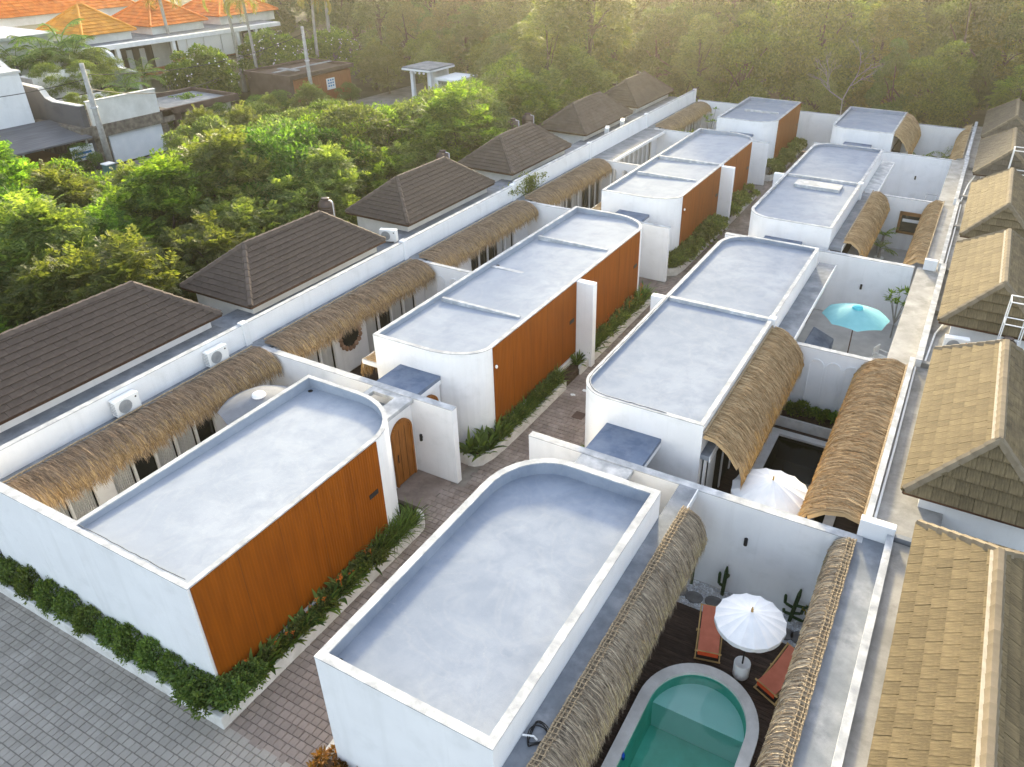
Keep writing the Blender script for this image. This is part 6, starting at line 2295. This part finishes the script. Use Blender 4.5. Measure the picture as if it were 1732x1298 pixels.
# long two-storey house with white slab and orange hip roofs
def orange_hip(label, x0, x1, y0, y1, ze, zr, mat, group='orange tiled pyramid roofs on the upper left'):
    root = thing('orange_roof_house', label, 'house', ((x0 + x1) / 2, (y0 + y1) / 2, 4.0), group=group)
    MB().box(x0 + 0.5, x1 - 0.35, y0 + 0.35, y1 - 0.35, 5.9, ze).build('wall', M['creamwall'], root)
    rx, ry0, ry1 = (x0 + x1) / 2, (y0 + y1) / 2 - 0.25, (y0 + y1) / 2 + 0.25
    if (y1 - y0) > 1.4 * (x1 - x0):
        ry0, ry1 = y0 + (x1 - x0) / 2, y1 - (x1 - x0) / 2
    SE, NE, NW, SW = (x1, y0, ze), (x1, y1, ze), (x0, y1, ze), (x0, y0, ze)
    r0, r1 = (rx, ry0, zr), (rx, ry1, zr)
    m = MB()
    for q in ([SE, NE, r1, r0], [NW, SW, r0, r1], [SW, SE, r0], [NE, NW, r1], [SW, NW, NE, SE]):
        m.poly(q)
    roof = m.build('roof', M['darkwood'], root)
    for n_, q in enumerate(([SE, NE, r1, r0], [NW, SW, r0, r1], [SW, SE, r0], [NE, NW, r1])):
        slope_tiles(roof, q, 0.42, 0.5, mat, False, seed=n_ + int(y0), lift=0.07)
    for c_, rr in ((SE, r0), (SW, r0), (NE, r1), (NW, r1), (r0, r1)):
        cp_ = MB().tube([Vector(c_) + Vector((0, 0, 0.08)), Vector(rr) + Vector((0, 0, 0.08))], 0.12, 6)
        cp_.build('hip_cap', mat, roof)
    return root


lh = thing('long_house', 'long white house with flat slab canopy, blinds and dark verandas below orange roofs', 'building', (-71, 53, 0))
MB().box(-78, -69.5, 41.0, 63.5, 0, 5.6).build('body', M['creamwall'], lh)
MB().box(-78, -66.9, 41.0, 63.2, 5.6, 5.95).build('slab', M['frame'], lh)
MB().box(-77, -67.6, 41.6, 63.0, 5.955, 6.0).build('slab_roof', M['cement'], lh)
MB().box(-69.45, -66.95, 41.0, 63.2, 2.7, 3.0).build('floor_slab', M['olivewall'], lh)
for y0, y1 in ((41.6, 44.4), (44.8, 49.6), (51.6, 53.0), (57.8, 59.6), (60.2, 62.8)):
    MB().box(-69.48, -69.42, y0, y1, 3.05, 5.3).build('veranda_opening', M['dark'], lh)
for y in (44.6, 50.2, 57.6, 60.0):
    MB().box(-67.3, -67.0, y - 0.15, y + 0.15, 3.0, 5.6).build('column', M['frame'], lh)
for i, (y0, y1, z0) in enumerate(((50.6, 51.5, 3.6), (51.6, 53.4, 4.6), (53.5, 55.4, 3.7), (55.5, 57.4, 3.7))):
    MB().box(-67.05, -67.0, y0, y1, z0, 5.58).build('roller_blind', M['blind'], lh)
for y in (45.8, 46.9, 48.2):
    MB().box(-69.4, -69.34, y, y + 0.55, 3.05, 5.0).build('curtain', M['curtain'], lh)
MB().box(-67.05, -66.95, 49.7, 51.0, 3.0, 4.1).build('railing_panel', M['woodframe'], lh)
MB().box(-67.3, -67.1, 45.0, 49.6, 3.0, 3.6).build('railing_panel', M['rustwall'], lh)
MB().box(-69.3, -67.0, 55.5, 63.0, 0, 2.7).build('garden_wall', M['olivewall'], lh)
MB().box(-69.44, -69.38, 57.9, 59.3, 3.1, 5.1).build('veranda_door', M['rustwall'], lh)
simple_window(lh, -69.46, 60.4, 61.3, 3.4, 5.0)
orange_hip('amber tiled pyramid roof, first one right of the palm clump', -74.6, -68.3, 42.6, 47.7, 6.7, 8.7, M['orange2'])
orange_hip('orange tiled pyramid roof in the middle, behind a palm trunk', -75.4, -68.8, 49.5, 55.9, 6.7, 8.8, M['orange'])
orange_hip('orange tiled roof at the right end of the row, behind yellow fronds', -76, -69.2, 57.6, 65.4, 6.8, 9.0, M['orange'])
orange_hip('huge orange tiled roof filling the top left corner', -105, -86, 34.0, 61.0, 6.75, 14.5, M['orange'])
# white stair tower walls on the far left
ww = thing('white_annex', 'white annex with flat roof at the top left corner', 'building', (-72, 37.5, 0))
MB().box(-78, -69, 33.4, 40.5, 0, 7.0).build('wall', M['white'], ww)
MB().box(-78.2, -68.6, 33.2, 40.7, 7.0, 7.25).build('roof_slab', M['metal'], ww)
MB().box(-63.9, -62.0, 34.0, 38.5, 3.6, 5.2).build('terrace_wall', M['creamwall'], ww)
m = MB()
prof = [(-66.5, 3.0), (-66.5, 6.0), (-65.3, 5.6), (-64.6, 4.6), (-62.5, 4.4), (-62.5, 3.0)]
k = len(prof)
m.v = [(x, 42.6, z) for x, z in prof] + [(x, 42.9, z) for x, z in prof]
for i in range(k):
    j = (i + 1) % k
    m.f.append((i, k + i, k + j, j))
m.f.append(tuple(range(k)))
m.f.append(tuple(k + k - 1 - i for i in range(k)))
cw = thing('curved_wall', 'white garden wall with sweeping curved end below the veranda', 'wall', (-64.5, 42.7, 0))
m.build('wall', M['white'], cw)
MB().box(-66.5, -62.5, 42.58, 42.92, 0, 3.0).build('base', M['greywall'], cw)
tr = thing('terrace_block', 'raised planted terrace behind the garage', 'building', (-62, 37, 0))
MB().box(-66.8, -60.05, 33.0, 41.0, 0, 3.3).build('block', M['greywall'], tr)

# brown rust building and small hut by the lane
bh = thing('rust_building', 'low rust-brown building with flat dark roof and a white notice', 'building', (-58, 56, 0))
MB().box(-60.5, -55.4, 52.6, 60.2, 0, 2.75).build('body', M['rustwall'], bh)
MB().box(-60.6, -55.3, 52.2, 52.6, 0, 2.9).build('end_wall', M['brownwall'], bh)
MB().box(-60.9, -55.1, 52.1, 60.5, 2.9, 3.0).build('roof', M['brownwall'], bh)
for a in ((-60.9, -60.6, 52.1, 60.5), (-55.4, -55.1, 52.1, 60.5), (-60.6, -55.4, 60.2, 60.5), (-60.6, -55.4, 52.1, 52.4)):
    MB().box(a[0], a[1], a[2], a[3], 3.0, 3.25).build('roof_kerb', M['brownwall'], bh)
MB().box(-58.8, -56.5, 54.2, 54.8, 3.25, 3.32).build('roof_batten', M['cement'], bh)
MB().box(-57.8, -57.4, 52.6, 60, 3.26, 3.3).build('roof_batten', M['cement'], bh)
nb = thing('notice', 'white notice board on the rust-brown wall', 'sign', (-55.36, 57.3, 1.4))
MB().box(-55.38, -55.34, 56.8, 57.9, 1.3, 2.3).build('board', M['signwhite'], nb)
for z in (1.55, 1.8, 2.05):
    for y in (56.95, 57.25, 57.55):
        MB().box(-55.338, -55.335, y, y + 0.2, z, z + 0.14).build('print', M['signblue'], nb)
hut = thing('guard_hut', 'small grey-white concrete hut with two flat roofs among the bushes', 'hut', (-47, 61.5, 0))
for (x, y) in ((-48.9, 61.6), (-48.9, 64.2), (-46.8, 61.6), (-46.8, 64.2)):
    MB().box(x - 0.16, x + 0.16, y - 0.16, y + 0.16, 0, 3.0).build('column', M['shutter'], hut)
MB().box(-49.5, -46.3, 60.9, 64.8, 3.0, 3.3).build('roof', M['cement'], hut)
MB().box(-49.55, -46.25, 60.85, 64.85, 3.02, 3.18).build('roof_edge', M['shutter'], hut)
MB().box(-46.2, -43.6, 61.4, 64.8, 2.3, 2.5).build('lower_roof', M['shutter'], hut)
MB().box(-46.1, -43.8, 64.5, 64.7, 0, 2.3).build('wall', M['shutter'], hut)
MB().box(-46.1, -45.9, 61.5, 64.5, 0, 2.3).build('wall', M['shutter'], hut)
MB().box(-43.9, -43.8, 61.5, 64.5, 0, 1.1).build('low_wall', M['shutter'], hut)
MB().box(-48.7, -47.0, 64.1, 64.2, 0, 2.9).build('wall', M['shutter'], hut)
for i in range(4):
    MB().blob((-48.6 + i * 0.5, 61.0, 2.85), 0.12, 0.12, 0.10, 8, 5).build('lamp_globe', M['canvas'], hut, smooth=True)


# poles
def upole(label, x, y, h, r=0.16, lean=(0, 0), mat='pole'):
    root = thing('utility_pole', label, 'pole', (x, y, 0), group='poles along the lane')
    MB().tube([(x, y, 0), (x + lean[0] * 0.5, y + lean[1] * 0.5, h * 0.5), (x + lean[0], y + lean[1], h)], [r, r * 0.85, r * 0.65], 10).build('shaft', M[mat], root, smooth=True)
    MB().lathe([(r, 0), (r * 1.1, 0.02), (r * 1.1, 0.1), (r, 0.12)], (x + lean[0] * 0.6, y + lean[1] * 0.6, h * 0.6), 12).build('collar', M['metal'], root)
    return root


upole('thick pale utility pole in front of the dark stepped wall', -53.2, 32.6, 7.2, 0.22)
upole('bare pole beside the rust-brown building', -54.6, 54.0, 7.2, 0.2)
m = MB()
for a, b, sag in (((-53.2, 32.6, 6.2), (-62, 22, 5.6), 0.6), ((-53.2, 32.6, 5.6), (-55.5, 45, 4.2), 0.7), ((-53.2, 32.6, 6.5), (-54.6, 54, 6.6), 0.9)):
    a, b = Vector(a), Vector(b)
    m.tube([a.lerp(b, t) - Vector((0, 0, sag * 4 * t * (1 - t))) for t in np.linspace(0, 1, 14)], 0.025, 4)
tag(m.build('overhead_cables', M['black']), 'thin overhead cables strung from the thick pale pole', 'cables')


# ------------------------------------------------------------------ palms on the upper left
coco = make_palm(51, 18, 2.6, 9.0, 0.16, M['leaf_yellow'], 'tall_palm', leaflet=0.75, nleaf=24, lw=0.07, droop=1.25, el=(-0.5, 0.9))
scatter(coco, [(-64.2, 56.7, 0, 1.0, 0, 'tall thin palm with yellow drooping fronds before the right orange roof'), (-62.6, 63.4, 0, 1.0, 2, 'tall thin palm with rust fronds above the rust-brown building'), (-68.5, 51.0, 0, 1.12, 4, 'tall palm whose trunk crosses the middle orange roof'), (-66.8, 57.0, 0, 1.1, 5, 'thin palm trunk left of the yellow-fronded palm'), (-63.5, 66.5, 0, 1.25, 1, 'thin bare palm trunk rising between the dark trees')], 'tall thin palms by the long house')
bushp = make_palm(52, 17, 3.3, 3.0, 0.14, M['leaf_palm'], 'bushy_palm', leaflet=0.8, nleaf=34, lw=0.085, droop=0.85, el=(0.1, 1.35))
scatter(bushp, [(-66.0, 37.8, 2.9, 0.92, 0, 'bushy palm of the clump above the garage, leftmost'), (-67.0, 39.7, 3.2, 1.0, 1, 'bushy palm of the clump above the garage, tallest'), (-65.0, 39.2, 2.6, 0.9, 2, 'bushy palm of the clump above the garage, right one'), (-67.0, 36.0, 3.0, 0.8, 4, 'yellowish palm at the top left corner'), (-62.0, 42.9, 2.2, 0.62, 3, 'young palm in front of the veranda'), (-60.2, 39.9, 1.8, 0.6, 3, 'low palm behind the white terrace wall'), (-55.9, 39.9, -0.2, 0.55, 3, 'small palm beside the white shutter')], 'bushy palms around the garage')

# ------------------------------------------------------------------ trees: prototypes
def make_tree(name, C, V, mat, seed, h, r0, barkm='bark', limbs=9, flowers=None):
    root = thing(name, 'tree', 'tree', (0, 0, 0))
    trunk_mesh(seed, h, r0, C, limbs).build('trunk', M[barkm], root, local=True)
    quad_obj('crown', V, mat, root)
    if flowers is not None:
        quad_obj('blossom', flowers, M['whiteflower'], root)
    return root


C1, V1 = crown_feather(101, 2.4, 1.2, 4.6, 40, 44, 6, 0.6, 0.23, 0.075, 0.9)
ft1 = make_tree('feathery_tree', C1, V1, M['leaf_bright'], 1, 2.6, 0.13)
C2, V2 = crown_feather(102, 2.1, 0.8, 5.2, 40, 44, 6, 0.64, 0.23, 0.075, 0.85)
ft2 = make_tree('feathery_tree', C2, V2, M['leaf_bright'], 2, 3.0, 0.13)
C3, V3 = crown_broad(103, 2.3, 0.8, 4.0, 50, 260, 0.20, 0.085, 0.7)
gt1 = make_tree('grey_tree', C3, V3, M['leaf_grey'], 3, 2.0, 0.12)
C4, V4 = crown_broad(104, 2.7, 0.7, 4.6, 60, 420, 0.26, 0.13, 0.75)
rsf = np.random.RandomState(9)
nf = 110
uf = unit(rsf, nf)
uf[:, 2] = np.abs(uf[:, 2])
Pf = uf * np.array([3.2, 3.2, 2.5]) * rsf.uniform(0.95, 1.08, (nf, 1)) + np.array([0, 0, 2.5])
Vf = np.concatenate([leaf_quads(Pf, np.cross(uf, unit(rsf, nf)), uf, np.full(nf, 0.15), np.full(nf, 0.13), 0.0)])
fr1 = make_tree('frangipani', C4, V4, M['leaf_mid'], 4, 2.2, 0.18, 'palebark', 14, Vf)
C5, V5 = crown_broad(105, 3.5, 0.3, 10.5, 44, 700, 0.30, 0.15, 1.15)
dt1 = make_tree('dense_tree', C5, V5, M['leaf_mid'], 5, 6.5, 0.22, limbs=16)
C6, V6 = crown_broad(106, 3.1, 0.2, 12.0, 46, 660, 0.29, 0.135, 1.05, 0.5)
dt2 = make_tree('dense_tree', C6, V6, M['leaf_deep'], 6, 8.0, 0.22, limbs=16)
C7, V7 = crown_feather(107, 3.1, 0.4, 11.5, 46, 54, 6, 0.85, 0.33, 0.11, 1.15, 0.6)
dt3 = make_tree('feathery_forest_tree', C7, V7, M['leaf_olive'], 7, 7.5, 0.2, limbs=16)
C8, V8 = crown_feather(108, 2.5, 0.4, 10.5, 46, 50, 6, 0.75, 0.29, 0.10, 1.0, 0.55)
dt4 = make_tree('weeping_tree', C8, V8, M['leaf_grey'], 8, 7.0, 0.18, limbs=16)

TREES = {}


def put(kind, proto, x, y, s, label, group, sz=None, mat=None):
    sc = (s, s, s * (sz or 1.0))
    if proto.name not in protos:
        protos.append(proto.name)
        o = proto
        o.location = (x, y, -0.05)
        o.rotation_euler = (0, 0, rnd.uniform(0, 6.28))
        o.scale = sc
        o['label'] = label
        o['group'] = group
    else:
        o = copy_tree(proto, (x, y, -0.05), rnd.uniform(0, 6.28), sc, label, group)
    if mat:
        for ch in o.children:
            if ch.name.startswith('crown'):
                ch.material_slots[0].link = 'OBJECT'
                ch.material_slots[0].material = M[mat]
    return o


def zmax(x, y, tx, ty, tz=0.0):
    """height of the sight line from the camera to (tx,ty,tz) above (x,y)"""
    f_ = math.hypot(x, y) / math.hypot(tx, ty)
    return 16 + (tz - 16) * f_


def where(x, y):
    near = 'close behind' if x > -33 else ('some way behind' if x > -40.5 else 'far beyond')
    nm = ['nearest', 'second', 'third', 'fourth', 'fifth', 'last']
    return near + ' the ' + nm[min(5, max(0, int((y - 6.5) // 9.5)))] + ' brown roof on the left'


def fwhere(x, y):
    deep = 'at the edge of the forest' if y < 75 else ('inside the forest' if y < 90 else 'deep in the forest')
    a = x / y
    k = 'above the rust-brown building' if a < -0.8 else 'above the concrete hut' if a < -0.58 else 'left of the tall weeping tree' if a < -0.44 else 'behind the last brown roofs' if a < -0.27 else 'behind the far left block' if a < -0.14 else 'behind the far right block' if a < -0.01 else 'behind the tan roofs'
    return deep + ', ' + k


# greenery between the tiled roofs and the lane
r2 = random.Random(5)
gg = 'leafy trees between the brown roofs and the lane'
for xi in range(6):
    x = -28.6 - xi * 3.55
    y = 7.0 + (xi % 2) * 1.6
    while y < 64:
        px_, py_ = x + r2.uniform(-0.8, 0.8), y + r2.uniform(-0.8, 0.8)
        H_ = r2.uniform(4.4, 6.2) if -px_ < 36 else r2.uniform(4.0, 5.6)
        ang = py_ / -px_
        # keep the garage, shutter and lane front visible
        if -px_ > 27:
            lim = zmax(px_, py_, -54.5, -54.5 * py_ / px_, 0.15 if 0.55 < ang < 0.76 else (0.5 if 0.88 < ang < 1.12 else 1.8))
            if ang > 0.5:
                H_ = min(H_, lim - (0.7 if ang < 0.76 else 0.2))
        if 1.1 < ang < 1.55 and -px_ > 27:
            lim = zmax(px_, py_, -47, -47 * py_ / px_, 1.0)
            H_ = min(H_, lim - 0.3)
        y += r2.uniform(2.7, 3.7)
        if H_ < 1.3:
            continue
        grey = (ang > 0.85 and -px_ > 31) or r2.random() < 0.12
        if grey:
            put('g', gt1, px_, py_, H_ / 4.3, 'grey-green bushy tree ' + where(px_, py_), gg, 1.0, r2.choice(['leaf_grey', 'leaf_mid', 'leaf_grey', 'leaf_deep']))
        else:
            p_ = r2.choice([ft1, ft2])
            put('f', p_, px_, py_, max(0.75, H_ / 5.2), 'bright feathery tree ' + where(px_, py_), gg, 1.0 if H_ > 3.5 else H_ / 3.9, r2.choice(['leaf_bright', 'leaf_bright', 'leaf_bright', 'leaf_mid']))
# dome frangipanis
for (x, y, s, lb) in ((-62.5, 49.2, 1.1, 'dome-shaped white-flowering frangipani left of the yellow palm'), (-65.0, 59.4, 1.15, 'dome-shaped white-flowering frangipani right of the long house'), (-63.0, 66.2, 1.05, 'dome-shaped frangipani behind the rust-brown building'), (-58.2, 43.5, 0.6, 'small frangipani beside the brown-edged garage roof')):
    put('fr', fr1, x, y, s, lb, 'dome-shaped frangipani trees')
for (x, y, s) in ((-62.5, 35.5, 0.62), (-62.0, 38.0, 0.6), (-58.5, 34.6, 0.35), (-57.5, 36.6, 0.35), (-63.8, 40.2, 0.7)):
    o = put('t', gt1, x, y, s, 'yellow-green shrub on the terrace behind the garage', 'shrubs on the garage terrace', 1.0, 'leaf_bright')
    o.location.z = 3.2 if x < -60 else 2.9
for (x, y, s) in ((-53.6, 40.8, 0.5), (-53.4, 42.6, 0.62), (-53.5, 44.6, 0.5), (-53.7, 31.0, 0.5), (-53.6, 46.8, 0.6), (-53.5, 57.6, 0.45), (-53.6, 49.2, 0.6)):
    put('t', gt1, x, y, s, 'dark roadside shrub along the lane front', 'dark shrubs along the lane front', 1.0, 'leaf_deep')

for (x, y, s) in ((-51.2, 45.5, 0.55), (-50.6, 49.5, 0.6), (-52.0, 52.0, 0.45), (-50.2, 66.5, 0.75), (-50.8, 70.0, 0.85), (-53.6, 63.6, 0.7), (-49.8, 75.0, 0.9), (-56.0, 64.5, 0.8), (-42.6, 60.2, 0.42), (-44.6, 58.6, 0.36)):
    put('l', ft2, x, y, s, 'feathery roadside tree along the lane near the rust-brown building', 'roadside trees along the lane', 1.0, 'leaf_bright')
# forest behind
r3 = random.Random(8)
gf = 'trees of the forest behind the compound'
kinds = [(dt1, 'leaf_mid', 'broad green tree'), (dt2, 'leaf_deep', 'tall dark tree'), (dt3, 'leaf_olive', 'feathery olive tree'), (dt4, 'leaf_grey', 'grey-green weeping tree')]
rows = [(66.5, 4.4, 0.66), (71.5, 4.8, 0.84), (77.5, 5.2, 0.98), (84.5, 5.6, 1.08), (92.5, 6.2, 1.12), (102, 7.0, 1.15), (114, 8.0, 1.2)]
for ri, (yb, stp, sc) in enumerate(rows):
    x = -72 + r3.uniform(0, 3) - ri * 8
    while x < 34 + ri * 3:
        xx, yy = x + r3.uniform(-1.3, 1.3), yb + r3.uniform(-1.8, 1.8)
        x += stp * r3.uniform(0.95, 1.4)
        if ri == 0 and (xx < -24.5):
            if not (-44 < xx < -25):
                continue
        if xx < -66 and yy < 82:
            continue
        if -52 < xx < -40 and yy < 70:
            continue
        k = r3.choices(range(4), [3, 3, 3, 2] if xx > -30 else [3, 3, 2, 3])[0]
        p_, mt, lb = kinds[k]
        put('d', p_, xx, yy, sc * r3.uniform(0.75, 1.25), lb + ' ' + fwhere(xx, yy), gf, r3.uniform(0.8, 1.2), r3.choice([mt, mt, 'leaf_bright', 'leaf_deep']))
# distinct near trees
put('w', dt4, -29.6, 60.5, 1.12, 'tall pale weeping tree rising behind the farthest brown roofs', gf, 1.25, 'leaf_bright')
put('w', dt3, -31.5, 56.5, 0.75, 'yellow-green feathery tree left of the tall pale weeping tree', gf, 1.1, 'leaf_bright')
for (x, y, s) in ((-44.5, 68.5, 0.62), (-39.0, 66.0, 0.6), (-35.0, 64.5, 0.62), (-52.5, 69.0, 0.6), (-33.0, 61.0, 0.5)):
    put('c', dt1, x, y, s, 'mid-sized round tree behind the grey concrete hut', 'round trees around the concrete hut', 0.8, 'leaf_mid')
for (x, y, s) in ((8, 44, 0.8), (9.5, 54, 0.9), (7.5, 60, 0.8), (10, 33, 0.8), (7.0, 67, 0.75)):
    put('c', dt2, x, y, s, 'dark tree beyond the tan roofs on the right', 'trees beyond the tan roofs', 0.9, 'leaf_deep')
# bare pale tree
bt_ = thing('bare_tree', 'bare pale-branched tree showing against the dark forest', 'tree', (-9.5, 65.6, 0))
m = MB()
rb2 = random.Random(4)


def branch(p, d, L_, r_, depth):
    q = p + d * L_
    m.tube([p, p.lerp(q, 0.5) + Vector((rb2.uniform(-1, 1), rb2.uniform(-1, 1), rb2.uniform(-1, 1))) * 0.06 * L_, q], [r_, r_ * 0.8, r_ * 0.6], 5)
    if depth:
        for _ in range(3):
            dd = (d + Vector((rb2.uniform(-1, 1), rb2.uniform(-1, 0.4), rb2.uniform(-0.5, 0.9))) * 0.75).normalized()
            branch(p.lerp(q, rb2.uniform(0.5, 1.0)), dd, L_ * rb2.uniform(0.55, 0.8), r_ * 0.55, depth - 1)


branch(Vector((-9.5, 65.6, 0)), Vector((-0.1, -0.1, 1)).normalized(), 3.6, 0.07, 0)
branch(Vector((-9.86, 65.24, 3.5)), Vector((-0.7, -0.15, 0.5)).normalized(), 2.2, 0.045, 4)
branch(Vector((-9.86, 65.24, 3.5)), Vector((0.3, -0.2, 0.7)).normalized(), 2.2, 0.045, 4)
m.build('branches', M['palebark'], bt_)
upole('thin bare pole standing in the forest edge', -38.2, 69.0, 11.5, 0.16, mat='palebark')

# ------------------------------------------------------------------ haze
hz = MB().box(-720, 720, -720, 720, -2.9, 27.0)
hm = bpy.data.materials.new('haze_air')
hm.use_nodes = True
hn = hm.node_tree.nodes
hn.remove(hn['Principled BSDF'])
pv = hn.new('ShaderNodeVolumePrincipled')
pv.inputs['Color'].default_value = (0.98, 0.94, 0.80, 1)
pv.inputs['Density'].default_value = 0.0007
pv.inputs['Anisotropy'].default_value = 0.85
hm.node_tree.links.new(pv.outputs[0], hn['Material Output'].inputs['Volume'])
ho = hz.build('haze', hm, origin=(0, 0, 0))
ho.display_type = 'WIRE'
tag(ho, kind='stuff')
